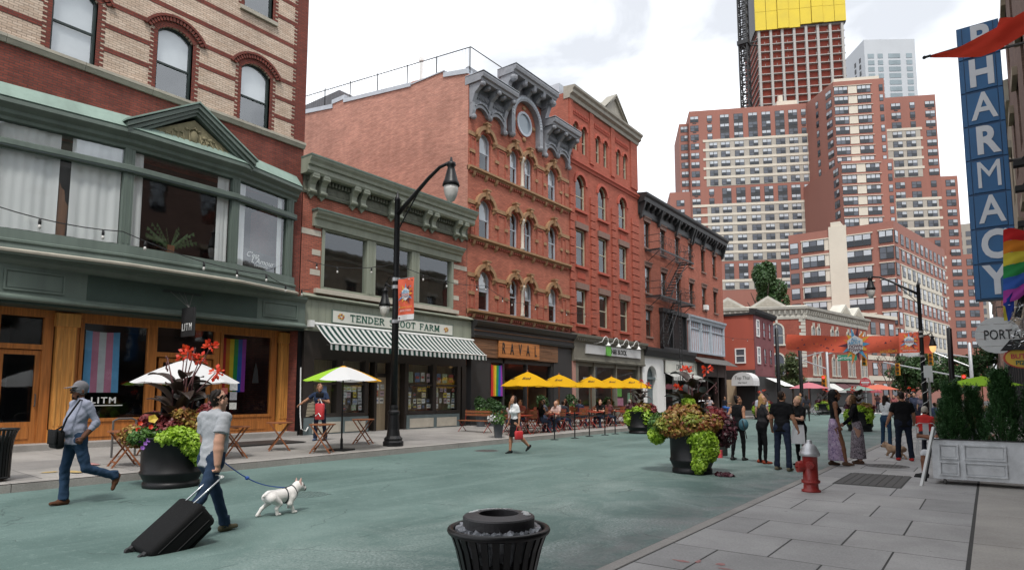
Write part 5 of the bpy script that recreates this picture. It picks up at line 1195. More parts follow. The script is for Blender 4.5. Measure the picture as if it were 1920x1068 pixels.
# ================================================================ far buildings
M['tower_red']=mat('tower_red_brick',(0.285,0.122,0.092),0.85,0.10,0.25,streak=True)
M['tower_cream']=mat('tower_cream_panel',(0.58,0.53,0.44),0.8,0.08,0.3);M['tower_tan']=mat('tower_tan_infill',(0.38,0.35,0.30),0.8,0.08,0.3)
M['far_frame']=mat('far_window_frame',(0.025,0.027,0.03),0.5,0.1,1)
M['far_lt']=mat('far_pane_with_blind',(0.44,0.47,0.50),0.25,0.15,0.5);M['far_dk']=mat('far_pane_dark',(0.022,0.026,0.032),0.12,0.2,0.4,spec=0.5);M['far_md']=mat('far_pane_grey',(0.09,0.10,0.12),0.15,0.2,0.4,spec=0.5)
M['conc']=mat('raw_concrete',(0.36,0.35,0.33),0.85,0.12,0.4)
_fw={}
def far_window(F,w,h,lights,var,grille=False):
    key=(round(F.ang,3),w,h,lights,var,grille)
    if key in _fw:return _fw[key]
    G=F.rot();m=MB(G);rr=random.Random(var*7+lights);m.box(-w/2,w/2,-.1,.05,-h/2,h/2,0)
    lw=w/lights;fr=.09
    for i in range(lights):
        u0,u1=-w/2+i*lw+fr,-w/2+(i+1)*lw-fr
        up=1 if rr.random()<.85 else 3;dn=2 if rr.random()<.82 else 3
        m.add([(u0,.06,.06),(u1,.06,.06),(u1,.06,h/2-fr),(u0,.06,h/2-fr)],[(0,1,2,3)],up)
        m.add([(u0,.06,-h/2+fr),(u1,.06,-h/2+fr),(u1,.06,-.06),(u0,.06,-.06)],[(0,1,2,3)],dn)
    if grille:m.box(-.55,.55,0,.04,-h/2-.5,-h/2-.2,0)
    me=m.mesh('window',[M['far_frame'],M['far_lt'],M['far_dk'],M['far_md']]);_fw[key]=me;return me
def put_win(par,F,u,d,z,w,h,lights=2,grille=False,n=4):
    return link('window',far_window(F,w,h,lights,random.randrange(n),grille),par,F.P(u,d,z))
def fbox(par,F,u0,u1,d0,d1,z0,z1,mt,name='wall'):
    m=MB(F);m.box(u0,u1,d0,d1,z0,z1);return m.obj(name,mt,par)
FT=Frame((-57.85,193.91,0),(0.88834883,0.45916921))
Tw=thing('apartment_tower','broad red brick apartment tower with cream bands and stepped wings','tower',tuple(FT.P(15,0,0)),world=True)
fbox(Tw,FT,-14.35,20.5,-25,0,0,90.45,M['tower_red']);fbox(Tw,FT,-17.2,-14.3,-20,-2.5,0,87.6,M['tower_red']);fbox(Tw,FT,-20.8,-14.25,-24,-.4,0,64.7,M['tower_red'])
m=MB(FT);m.prism([(20.4,-20),(20.4,0),(24.09,13.12),(37.4,13.12),(38.4,-20)],2,0,90.3);m.obj('wall',M['tower_red'],Tw)
m=MB(FT);m.prism([(18.6,.02),(22.34,21.3),(35.24,21.3),(37.3,.02)],2,0,64.0);m.obj('wall',M['tower_red'],Tw)
fbox(Tw,FT,36,56.15,-22,.65,0,90.1,M['tower_red']);fbox(Tw,FT,56.1,60.6,-22,.65,0,65.1,M['tower_red']);fbox(Tw,FT,55.5,64.7,-21,1.1,0,41.7,M['tower_red'])
fbox(Tw,FT,24.4,36.4,8,12.6,90.3,91.4,M['tower_cream'],'parapet');fbox(Tw,FT,13,19,-8,-4,90.4,93.5,M['tower_cream'],'roof_hut')
m=MB(FT);m.tube([(14.5,-6,93.4),(14.5,-6,96)],.8,8);m.obj('roof_vent',M['tower_cream'],Tw)
FH=2.95
def band(u0,u1,z,d,h=.75,mt='tower_cream'):fbox(Tw,FT,u0,u1,d-.1,d+.16,z-h/2,z+h/2,M[mt],'cream_band')
cu=[(-12.8,2.5),(-8.2,1.5),(-3.7,2.7),(.43,2.7),(4.7,2.7),(8.6,2.6),(12.6,2.7),(16.4,2.6),(19.5,1.4)]
for k in range(19):
    z=87.7-k*FH;cream=k in(3,4,5,6,7,10,11,12,13,14,15,18)
    for i,(u,w_)in enumerate(cu):
        if i==1 and cream:u,w_=-7.3,2.4
        put_win(Tw,FT,u,.02 if not cream or i==0 else.08,z,w_,1.9,2 if w_>2 else 1,grille=not cream)
        if not cream and i>1 and i<8 and k not in(2,9):fbox(Tw,FT,u-w_/2,u+w_/2,-.1,.03,z-2.1,z-.9,M['far_frame'],'spandrel')
    if cream:
        fbox(Tw,FT,-9.6,20.5,-.1,.06,z-1.2,z+1.25,M['tower_tan'],'tan_infill');band(-10.4 if k<8 else-14.0,20.5,z+1.6,0)
    if k>8:put_win(Tw,FT,-17.6,-.38,z,2.4,1.9,2)
    elif k<8:put_win(Tw,FT,-15.7,-2.48,z-2.0,2.2,1.9,2)
for k in range(8):
    z=87.6-k*FH
    put_win(Tw,FT,25.96,13.14,z,3.6,2.1,3);put_win(Tw,FT,32.05,13.14,z,3.5,2.1,3);put_win(Tw,FT,36.5,13.14,z,1.0,1.9,1)
    fbox(Tw,FT,27.9,30.2,13.0,13.2,z-1.1,z+1.15,M['tower_cream'],'cream_panel');fbox(Tw,FT,24.0,34.2,13.0,13.35,z+1.18,z+1.32,M['tower_cream'],'cream_band')
    z2=87.2-k*FH
    for i,(u,w_)in enumerate(((45.25,2.6),(49.75,1.4),(54.5,2.6))):
        if k>2 and i==1:u,w_=48.9,2.6
        put_win(Tw,FT,u,.67 if not(k>2 and i<2)else.73,z2,w_,1.9,2 if w_>2 else 1,grille=k<3)
    if k>2:fbox(Tw,FT,42,51.5,.5,.71,z2-1.2,z2+1.25,M['tower_tan'],'tan_infill');band(42,52,z2+1.6,.65)
Fo=Frame(tuple(FT.P(20.4,0,0)),tuple(FT.u*3.69+FT.d*13.12)[:2]);Fo2=Frame(tuple(FT.P(18.6,0,0)),tuple(FT.u*3.74+FT.d*21.3)[:2])
for k in range(8):put_win(Tw,Fo,11.2,.03,87.6-k*FH,2.6,2.0,2);put_win(Tw,Fo,5.5,.03,87.2-k*FH,1.2,1.9,1)
for k in range(7):
    z=61.9-k*FH
    put_win(Tw,FT,24.2,21.32,z,3.6,2.1,3);put_win(Tw,FT,30.1,21.32,z,3.4,2.1,3);put_win(Tw,FT,34.3,21.32,z,1.0,1.9,1);put_win(Tw,Fo2,18.8,.03,z,2.6,2.0,2)
    fbox(Tw,FT,26.1,28.3,21.2,21.4,z-1.1,z+1.15,M['tower_cream'],'cream_panel');fbox(Tw,FT,22.3,32.2,21.2,21.55,z+1.18,z+1.32,M['tower_cream'],'cream_band')
for k in range(17):
    z=63.0-k*FH
    cream=k in(2,3,4,5,8,9,10,11,12,14,15)
    for i,(u,w_)in enumerate(((40.6,2.6),(45.2,2.6),(49.6,2.6),(54.2,1.5),(58.6,2.5))):
        if cream and i==3:u,w_=53.4,2.6
        if k<8 or i>2:put_win(Tw,FT,u,.73 if i<4 and cream else.67 if k<7 or i<3 else 1.12,z,w_,1.9,2 if w_>2 else 1)
    if k>7:put_win(Tw,FT,62.4,1.12,z,2.5,1.9,2)
    if cream:fbox(Tw,FT,38.5,55.2,.5,.71,z-1.2,z+1.25,M['tower_tan'],'tan_infill');band(37.5,56,z+1.6,1.0 if k>7 else.65)
# ---- tower under construction and its crane
FC=Frame((-65.28,248.49,0),(0.88834883,0.45916921));CW=32.4
Ct=thing('construction_tower','unfinished concrete tower with red netting and yellow wrapped top','tower',tuple(FC.P(16,0,0)),world=True)
M['net']=mat('red_safety_netting',(0.26,0.055,0.035),0.9,0.3,0.35);M['yellow_wrap']=mat('yellow_wrap',(0.62,0.47,0.03),0.7,0.12,0.15)
fbox(Ct,FC,.6,CW-.6,-26,-1.2,0,150,M['net'],'netting')
for z in np.arange(84,149,3.05):
    fbox(Ct,FC,0,CW,-24,0,z-.14,z+.14,M['conc'],'floor_slab')
    for u in(3.0,7.4,11.5,17.8,21.9,26.2,30.2):fbox(Ct,FC,u-.06,u+.06,-.6,-.45,z+.14,z+1.2,M['conc'],'stanchion')if z>128 else None
for u in(.9,5.3,9.6,14.0,18.4,22.7,27.2,31.6):fbox(Ct,FC,u-.45,u+.45,-1.4,.1,0,150,M['conc'],'column')
us=np.linspace(-.6,CW+.6,9)
for a,b in zip(us,us[1:]):
    for j,(z0,z1)in enumerate(((145.5,152.0),(152.1,160),(160.1,168),(168.1,176))):
        dz=1.0 if a<14 else 0.0
        fbox(Ct,FC,a+.08,b-.08,.2,.75+.25*math.sin(a),z0+(-dz if j==0 else 0),z1,M['yellow_wrap'],'wrap_panel')
fbox(Ct,FC,-.5,CW+.5,-24,.2,145,176,M['black_trim'],'formwork')
Cr=thing('tower_crane','black lattice crane mast tied to the unfinished tower','crane',tuple(FC.P(-4.8,0,0)),world=True)
m0=FC.P(-5.0,.5,0);hw_=1.55
for sx in(-1,1):
    for sy in(-1,1):m=MB();m.box(m0.x+sx*hw_-.22,m0.x+sx*hw_+.22,m0.y+sy*hw_-.22,m0.y+sy*hw_+.22,60,180);m.obj('leg',M['black_trim'],Cr)
m=MB();z=80.0;k=0
while z<178:
    for(ax,ay,bx,by)in((-1,-1,1,-1),(1,-1,1,1),(1,1,-1,1),(-1,1,-1,-1)):
        A=(m0.x+ax*hw_,m0.y+ay*hw_);B=(m0.x+bx*hw_,m0.y+by*hw_);C_=((A[0]+B[0])/2,(A[1]+B[1])/2)
        m.tube([(*A,z),(*C_,z+2.9)],.16,4);m.tube([(*B,z),(*C_,z+2.9)],.16,4);m.tube([(*A,z),(*B,z)],.16,4)
        m.tube([(*A,z+2.9),(*B,z+2.9)],.22,4);m.tube([(*A,z+3.9),(*B,z+3.9)],.22,4)
    z+=3.95
m.stuff('bracing',M['black_trim'],Cr)
for zt in(101,139.5):
    m=MB();m.box(m0.x-2.1,m0.x+2.1,m0.y-2.1,m0.y+2.1,zt-.8,zt+.8);m.obj('collar',M['black_trim'],Cr)
    q=FC.P(.3,0,zt+1.0);m=MB();m.tube([(m0.x,m0.y,zt),tuple(q)],.3,5);m.tube([(m0.x,m0.y,zt),(q.x,q.y,zt-1.0)],.3,5);m.obj('tie',M['black_trim'],Cr)
# ---- grey glass tower
M['grey_clad']=mat('pale_grey_cladding',(0.44,0.46,0.48),0.5,0.06,0.1);M['blueglass']=mat('blue_grey_glass',(0.22,0.27,0.29),0.15,0.25,0.12,spec=0.8)
gc=Vector((-41.9,364,0));gr=Vector((-20.5,379,0));gl=Vector((-55.4,383.6,0))
Gt=thing('glass_tower','pale grey tower with bluish windows behind the brick tower','tower',tuple(gc),world=True)
m=MB();m.prism([(gl.x,gl.y),(gc.x,gc.y),(gr.x,gr.y),(gr.x-10,gr.y+25)],2,0,187);m.obj('wall',M['grey_clad'],Gt)
FG=Frame(tuple(gc),(gr-gc)[:2]);WG=(gr-gc).length;FG2=Frame(tuple(gl),(gc-gl)[:2])
for k in range(15):
    z=178-k*3.6
    for u,w_ in((3.2,3.2),(8.0,2.6),(15.2,6.0),(22.8,3.0)):
        fbox(Gt,FG,u-w_/2,u+w_/2,-.1,.15,z-1.3,z+1.1,M['blueglass'],'window')
    for u in(14,19):fbox(Gt,FG2,u-.8,u+.8,-.1,.12,z-1.3,z+1.2,M['far_frame'],'window')
# ---- seven-storey apartment block
FA=Frame((-31.06,135.95,0),(1,0.003));FA2=Frame((-12.55,136,0),(6.3,34.8))
Ap=thing('apartment_block','red and cream seven-storey apartment block with bay windows on its corner','building',(-20,140,0),world=True)
fbox(Ap,FA,0,18.45,-30,0,0,34.1,M['tower_red']);fbox(Ap,FA2,0.02,35.4,-16,0.02,0,34.2,M['tower_red'])
fbox(Ap,FA,7.5,10.6,-.2,.25,0,34.6,M['tower_cream'],'cream_strip');fbox(Ap,FA,7.9,9.6,-4,.1,34.6,35.5,M['tower_cream'],'parapet')
def au(x):return x
for k in range(8):
    z=31.2-k*3.1
    for u,w_,l in((1.0,1.6,1),(4.6,4.0,3),(12.6,4.3,3)):
        put_win(Ap,FA,u,.12 if w_>2 else.02,z,w_,2.2,l)
        if w_>2:fbox(Ap,FA,u-w_/2-.3,7.5 if u<7 else u+w_/2+.3,-.1,.2,z+1.15,z+1.35,M['tower_cream'],'cream_band')
    if k<8:
        fbox(Ap,FA,2.4,7.5,-.1,.06,z-1.1,z+1.15,M['tower_cream'],'cream_panel')if k%1==0 else None
        put_win(Ap,FA,17.2,.12,z+.1,2.3,2.3,2);put_win(Ap,FA2,1.0,.1,z+.1,1.7,2.3,1);fbox(Ap,FA,15.9,18.5,-.1,.25,z+1.3,z+1.45,M['tower_cream'],'cream_band')
    creamr=k in(2,3)or k>4
    for i in range(10):
        u=4.6+i*3.2
        if k<8:put_win(Ap,FA2,u,.09 if creamr else.05,z,1.7,2.1,2)
    if creamr:fbox(Ap,FA2,3.2,35.4 if k>4 else 31,-.1,.05,z-1.9,z+1.4,M['tower_cream'],'cream_panel')
    fbox(Ap,FA2,2.5,35.5,-.1,.12,z-1.95,z-1.8,M['tower_cream'],'cream_band')
# link block between
FK=Frame((-17.5,123,0),(4.6,12.5))
fbox(Ap,FK,0,12.8,-12,0,0,15.6,M['tower_red']);fbox(Ap,FK,-.2,12.9,-.2,.4,15.3,15.9,M['tower_cream'],'cornice')
for k in range(4):
    for i in range(4):put_win(Ap,FK,1.8+i*3.1,.05,13.4-k*3.6,1.6,2.2,1)
    if k:fbox(Ap,FK,0,12.8,-.1,.1,11.9-(k-1)*3.6-.5,11.9-(k-1)*3.6+.3,M['tower_cream'],'cream_band')
# ---- red building with stone cornice and little pediments
M['ped_red']=brick_mat('old_red_brick',(0.31,0.085,0.058),(0.24,0.067,0.047),(0.22,0.075,0.055),stain=0.14,ms=.004,streak=.1);M['palestone']=mat('pale_carved_stone',(0.47,0.45,0.39),0.8,0.18,1.2)
FP=Frame((-30.8,92.8,0),(10.3,4.4));FP2=Frame((-20.5,97.2,0),(4.6,23.6));LP_,LQ=11.2,24.0
Pb=thing('pediment_building','red brick corner building with pale stone cornice and small roof pediments','building',(-20.5,97.2,0),world=True)
fbox(Pb,FP,-6,LP_,-14,0,0,14.1,M['ped_red']);fbox(Pb,FP2,.02,LQ,-11,.02,0,14.1,M['ped_red'])
for F_,a,b in((FP,-6,LP_+.3),(FP2,-.3,LQ+.3)):
    m=MB(F_);m.prism([(-.2,12.5),(.1,12.5),(.16,12.8),(.12,13.0),(.2,13.7),(.6,13.9),(.7,14.25),(-.2,14.5)],0,a,b);cn=m.obj('cornice',M['palestone'],Pb)
    for u in np.arange(a+.3,b-.2,.75):m=MB(F_);m.prism([(.12,13.0),(.35,13.2),(.5,13.7),(.12,13.8)],0,u-.13,u+.13);m.obj('bracket',M['palestone'],cn)
for F_,u,w_ in((FP,0.8,2.6),(FP,6.3,2.6),(FP2,14.2,2.4),(FP2,19.6,2.4)):
    m=MB(F_);m.prism([(u-w_,14.3),(u+w_,14.3),(u,15.9)],1,-1.5,.5);pd=m.obj('roof_pediment',M['palestone'],Pb)
    m=MB(F_);m.prism([(u-w_*.68,14.42),(u+w_*.68,14.42),(u,15.5)],1,.4,.54);m.obj('tympanum',M['stone'],pd)
m=MB(FP)
for k in range(14):m.box(LP_-(.8 if k%2 else.55),LP_+.06,-.2,.08,5.6+k*.5,5.6+k*.5+.42)
m.objs('quoin',M['palestone'],Pb)
def archwin(par,F_,u,z,w_,h,r_):
    m=MB(F_);arch_band(m,u-w_/2,u+w_/2,z+h,r_,.22,0,.14,n=8);m.box(u-w_/2-.22,u-w_/2,0,.12,z,z+h);m.box(u+w_/2,u+w_/2+.22,0,.12,z,z+h);m.box(u-w_/2-.3,u+w_/2+.3,0,.2,z-.22,z);m.box(u-.14,u+.14,0,.25,z+h+r_+.1,z+h+r_+.6);o=m.obj('window',M['palestone'],par)
    m=MB(F_);pts=[(u-w_/2,z),(u+w_/2,z)]+arch_pts(u-w_/2,u+w_/2,z+h,r_,8)[::-1];m.add([(a,.05,b)for a,b in pts],[tuple(range(len(pts)))]);m.obj('pane',M['far_md'],o)
    m=MB(F_);m.box(u-.04,u+.04,.05,.08,z,z+h+r_*.9);m.box(u-w_/2,u+w_/2,.05,.08,z+h*.55,z+h*.55+.08);m.obj('glazing_bar',M['palestone'],o)
for z,h in((8.9,2.2),(4.6,2.2)):
    for u in(-3.2,.2,4.2,7.4):archwin(Pb,FP,u,z,1.6,h,.7)
    for u in(2.6,4.4,9.4,11.2,15.6,17.3,21.0,22.6):archwin(Pb,FP2,u,z,.85,h,.4)
fbox(Pb,FP2,-.2,LQ,-.2,.7,3.6,4.1,M['palestone'],'ledge');fbox(Pb,FP2,.3,LQ,-.2,.3,0,3.6,M['darkgrey'],'shop_front');fbox(Pb,FP,-6,LP_,-.2,.3,0,3.6,M['darkgrey'],'shop_front')
for i,(u0,u1,c,nm)in enumerate(((4.2,8.0,(0.55,0.55,0.53),'white'),(8.4,12.5,(0.09,0.03,0.035),'maroon'),(12.9,17.5,(0.08,0.028,0.03),'wide dark maroon'),(18.0,23.0,(0.40,0.07,0.09),'pinkish red'))):
    m=MB(FP2);m.prism([(.3,3.5),(2.2,2.3),(2.2,2.0),(2.15,2.0),(.3,3.3)],0,u0,u1);tag(m.obj('shop_awning',mat('awning_%d'%i,c,0.85,0.1,1)),nm+' sloping awning along the pale-corniced corner building','awning','awnings of the corner building')
# ---- small red house on the corner with a white barrel awning
M['smallred']=mat('rose_red_stucco',(0.37,0.085,0.055),0.85,0.12,0.8,streak=True);M['maroon']=mat('maroon_brick',(0.155,0.045,0.05),0.85,0.15,2)
FS=Frame((-30,61.2,0),(1,0));FS2=Frame((-17.4,61.2,0),(0,1))
Sr=thing('small_red_house','small rose-red house with maroon street front and low flat roof','building',(-17.4,61.2,0),world=True)
fbox(Sr,FS,0,12.58,-6.8,0,0,9.3,M['smallred']);fbox(Sr,FS2,.03,6.8,-.3,.03,3.4,9.3,M['maroon'])
m=MB(FS2);m.prism([(-.3,9.2),(.15,9.2),(.35,9.45),(.4,9.7),(-.3,9.8)],0,-.2,7.0);m.obj('cornice',M['blackmatt'],Sr)
fbox(Sr,FS,4,12.6,-.3,.12,9.2,9.42,M['blackmatt'],'gutter')
def swin(F_,u,z,w_,h,mf):
    m=MB(F_);t=.12;m.box(u-w_/2-t,u+w_/2+t,0,.1,z-t,z);m.box(u-w_/2-t,u+w_/2+t,0,.1,z+h,z+h+t);m.box(u-w_/2-t,u-w_/2,0,.1,z,z+h);m.box(u+w_/2,u+w_/2+t,0,.1,z,z+h);m.box(u-w_/2,u+w_/2,0,.08,z+h/2-.05,z+h/2+.05);o=m.obj('window',mf,Sr)
    m=MB(F_);m.add([(u-w_/2,.045,z),(u+w_/2,.045,z),(u+w_/2,.045,z+h),(u-w_/2,.045,z+h)],[(0,1,2,3)]);m.obj('pane',M['far_md'],o)
swin(FS,11.3,4.75,.75,1.2,M['white'])
for u in(1.2,3.3,5.3):
    for z in(4.7,7.3):swin(FS2,u,z,.7,1.4,M['white']if u<3 else M['maroon'])
fbox(Sr,FS,3,12.62,-.2,.25,0,4.0,M['darkgrey'],'shop_front');fbox(Sr,FS2,.05,6.8,-.2,.2,0,3.4,M['darkgrey'],'shop_front')
fbox(Sr,FS,9.6,10.9,.25,.32,0.1,3.1,M['plywood'],'shop_blind')
ba=thing('barrel_awning','white barrel-shaped awning with dark lettering on the small red house','awning',(-17.6,60.5,2.6),world=True)
m=MB(FS);prf=[(9.9+1.0,.2)]
n=10;uc,hw_=12.05,.98
vs=[]
for d in(.3,2.2):
    for i in range(n+1):t=math.pi*i/n;vs.append((uc-hw_*math.cos(t),d,2.95+.78*math.sin(t)))
    vs+=[(uc+hw_,d,2.5),(uc-hw_,d,2.5)]
k=n+3
m.add(vs,[tuple(range(k))[::-1],tuple(range(k,2*k))]+[(i,i+1,k+i+1,k+i)for i in range(n+1)]+[(n+2,0,k,k+n+2)]);m.obj('canopy',mat('white_awning_vinyl',(0.60,0.60,0.60),0.6,0.06,1),ba)
M['signred']=mat('sign_red',(0.50,0.06,0.06),0.6,0)
sign_text('lettering','Top Thai',.44,M['iron'],FS.P(uc,2.21,3.2),(1,0),ba,depth=.005,sx=.85);sign_text('lettering','thai food',.22,M['iron'],FS.P(uc,2.21,2.78),(1,0),ba,depth=.005,shear=.2)
m=MB();m.add([(-17.1,63.5,3.3),(-17.1,67.5,3.3),(-15.4,67.5,2.5),(-15.4,63.5,2.5)],[(0,1,2,3)]);tag(m.obj('shop_awning',M['cream_fabric']),'pale slanted awning on the street side of the small red house','awning')
# ---- pale tower slices far down the street on the right
FZ=Frame((-1.5,300,0),(1,.05))
Zt=thing('distant_tower','distant beige and grey high-rise at the end of the street','tower',(4,300,0),world=True)
fbox(Zt,FZ,-9.5,3.4,-20,0,0,68,M['tower_tan'])
for k in range(18):
    for i in range(4):fbox(Zt,FZ,-8.2+i*3,-6.4+i*3,-.1,.1,64-k*3.4-1,64-k*3.4+1,M['far_md'],'window')
# ================================================================ right-hand side of the street
FR=Frame((1.15,0,0),(0,-1)) # u runs towards the camera; u = -Y
def fr_box(par,y0,y1,d0,d1,z0,z1,mt,name='wall'):m=MB(FR);m.box(-y1,-y0,d0,d1,z0,z1);return m.obj(name,mt,par)
def right_building(label,y0,y1,h,mt,rows,trim,seed):
    B=thing('street_building',label,'building',(1.15,(y0+y1)/2,0),world=True);rr=random.Random(seed)
    n=max(2,int((y1-y0)/2.6));us=[-(y0+(i+.5)*(y1-y0)/n)for i in range(n)]
    ops=[(u-.5,u+.5,z,z+1.9)for u in us for z in rows]
    m=MB(FR);wall_mesh(m,-y1,-y0,4.2,h,ops,0,.25);m.add([(-y1,0,h),(-y0,0,h),(-y0,-13,h),(-y1,-13,h)],[(0,1,2,3)])
    for y in(y0,y1):m.add([(-y,0,0),(-y,-13,0),(-y,-13,h),(-y,0,h)],[(0,1,2,3)])
    m.obj('wall',mt,B)
    W=Win(FR,1.0,1.9,0,M['darksash'],M['glass'],.5,.07,.15,None,0,M['dark'])
    for u in us:
        for z in rows:W.place(B,u,z);m=MB(FR);m.box(u-.62,u+.62,-.05,.12,z+1.9,z+2.15);m.obj('lintel',trim,B)
    m=MB(FR);m.prism([(-.2,h-.7),(.1,h-.7),(.15,h-.4),(.45,h-.2),(.55,h),(-.2,h+.1)],0,-y1,-y0);m.obj('cornice',trim,B)
    m=MB(FR);m.box(-y1,-y0,-.3,.12,3.4,4.2);m.obj('shop_fascia',M['darkgrey'],B)
    for u in np.linspace(-y1,-y0,n+1):m=MB(FR);m.box(max(u-.15,-y1),min(u+.15,-y0),-.3,.06,0,3.4);m.obj('pier',M['darkgrey'],B)
    m=MB(FR);m.add([(-y1,-.2,.3),(-y0,-.2,.3),(-y0,-.2,3.4),(-y1,-.2,3.4)],[(0,1,2,3)]);m.obj('shop_glass',M['far_dk'],B)
    return B
M['greystone']=mat('grey_stone_front',(0.27,0.26,0.25),0.8,0.2,1.5)
M['brownbrick']=brick_mat('brown_brick',(0.19,0.115,0.09),(0.15,0.09,0.072),(0.12,0.08,0.065));M['sandstone']=mat('sandstone',(0.26,0.21,0.15),0.8,0.3,2.5,.2)
right_building('grey stone building beside the viewer on the right',-14,6,15,M['greystone'],(5,8.4,11.8),M['stone'],1)
right_building('grey stone building on the right before the pharmacy sign',6,15,13.5,M['greystone'],(5,8.4),M['stone'],2)
Ph=right_building('stone-trimmed building behind the blue pharmacy sign',15,27,19,M['brownbrick'],(5,8.6,12.2,15.4),M['sandstone'],3)
# its heavy carved cornice
m=MB(FR);m.prism([(-.2,16.6),(.2,16.6),(.3,17.2),(.7,17.5),(.75,17.9),(1.0,18.2),(1.05,18.7),(-.2,19.1)],0,-27.1,-15);cn=m.obj('carved_cornice',M['sandstone'],Ph)
for y in np.arange(15.4,27,.95):scroll(-y,15.6,17.4,.75,.3,'bracket',M['sandstone'],cn,FR)
right_building('grey stone building further along on the right',27.2,42,12.5,M['sandstone'],(5,8.5),M['stone'],4)
right_building('dark red building with shops near the right corner',42.2,62,12,M['ped_red'],(5,8.4),M['sandstone'],5)
right_building('brick building on the far right block',84,120,16,M['brownbrick'],(5,8.4,11.8),M['sandstone'],6)
# ---- PHARMACY blade sign
ph=thing('pharmacy_sign','tall blue vertical sign with white capital letters on the right building','sign',(.3,16,3.5),world=True)
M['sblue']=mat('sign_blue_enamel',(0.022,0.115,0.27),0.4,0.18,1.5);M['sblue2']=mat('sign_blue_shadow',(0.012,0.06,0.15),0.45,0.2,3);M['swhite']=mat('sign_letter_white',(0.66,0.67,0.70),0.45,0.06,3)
zt0,zb0=9.40,3.57;ph_h=(zt0-zb0)/8;xl,xr=-.115,.60
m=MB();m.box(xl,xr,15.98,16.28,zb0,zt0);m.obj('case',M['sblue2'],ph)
for i,c in enumerate('PHARMACY'):
    z1=zt0-i*ph_h;z0=z1-ph_h
    m=MB();m.box(xl+.10,xr-.10,15.955,15.985,z0+.03,z1-.03);pn=m.obj('letter_panel',M['sblue'],ph)
    m=MB();m.box(xl+.012,xl+.085,15.96,15.985,z0+.015,z1-.015);m.box(xr-.085,xr-.012,15.96,15.985,z0+.015,z1-.015);m.objs('edge_strip',M['sblue'],pn)
    sign_text('letter',c,.80,M['swhite'],((xl+xr)/2+.02,15.948,(z0+z1)/2),(1,0),pn,depth=.006,bold=.028 if c not in 'MA' else.012 if c=='A' else 0.0,sx=.78 if c!='M' else.74)
m=MB()
for z in(4.2,6.4,8.8):m.tube([(xr,16.13,z),(1.2,16.13,z)],.03,6)
m.objs('bracket',M['iron'],ph)
for z in(4.9,5.6,6.1):
    f_=thing('flood_lamp',{4.9:'lowest',5.6:'middle',6.1:'highest'}[z]+' small black floodlight beside the blue pharmacy sign','lamp',(.75,15.6,z),group='floodlights by the pharmacy sign',world=True)
    m=MB();m.box(.64,.86,15.5,15.7,z,z+.10);m.obj('housing',M['blackmatt'],f_);m=MB();m.tube([(.75,15.6,z+.1),(.85,15.7,z+.25),(1.15,15.7,z+.25)],.015,5);m.obj('arm',M['blackmatt'],f_)
# ---- red pennant on a pole, folded over itself
M['redcloth']=fabric_trans('red_flag_cloth',(0.56,0.055,0.035),(0.7,0.08,0.04),.35)
def ribbon(name,rowA,rowB,mt,parent=None,n=18,wav=.03,seed=0):
    """cloth between two polylines"""
    m=MB();K=6;rr=random.Random(seed);ph_=rr.random()*6
    def samp(l,t):
        t=t*(len(l)-1);i=min(int(t),len(l)-2);return Vector(l[i]).lerp(Vector(l[i+1]),t-i)
    vs=[]
    for i in range(n+1):
        A,B=samp(rowA,i/n),samp(rowB,i/n);nrm=(B-A).cross(Vector((0,0,1)))
        nrm=nrm.normalized()if nrm.length>1e-6 else Vector((0,1,0))
        for k in range(K+1):
            t=k/K;vs.append(A.lerp(B,t)+Vector((0,-1,0))*wav*math.sin(7*t+i*.55+ph_)+Vector((0,0,wav*.3))*math.sin(5*i/n*3+t*4))
    m.add(vs,[(i*(K+1)+k,i*(K+1)+k+1,(i+1)*(K+1)+k+1,(i+1)*(K+1)+k)for i in range(n)for k in range(K)])
    return m.obj(name,mt,parent,smooth=True)
pn=thing('red_pennant','red pennant flag twisted round its slanted pole beside the blue sign','flag',(.9,12,7.3),world=True)
m=MB();m.tube([(-.52,12.0,7.155),(-.44,12.0,7.16)],.022,6);m.ball((-.53,12,7.155),.03,6,5);m.obj('pole_tip',M['blackmatt'],pn)
m=MB();m.tube([(-.44,12.02,7.16),(.55,12.02,7.2),(1.2,12.05,7.9)],.018,6);m.obj('pole',M['blackmatt'],pn)
ribbon('cloth',[(-.46,12,7.17),(-.12,11.98,7.14),(.3,11.94,7.26),(.55,11.9,7.34),(.9,11.92,7.45)],[(-.46,12,7.14),(-.09,11.98,6.98),(.21,11.96,6.92),(.40,11.95,6.92),(.8,11.95,7.1)],M['redcloth'],pn,wav=.02)
ribbon('cloth',[(.35,12.0,7.15),(.42,12.02,7.32),(.47,12.03,7.47)],[(.5,12.0,7.0),(.62,12.0,7.2),(.95,12.02,7.36)],M['redcloth'],pn,n=10,wav=.02,seed=3)
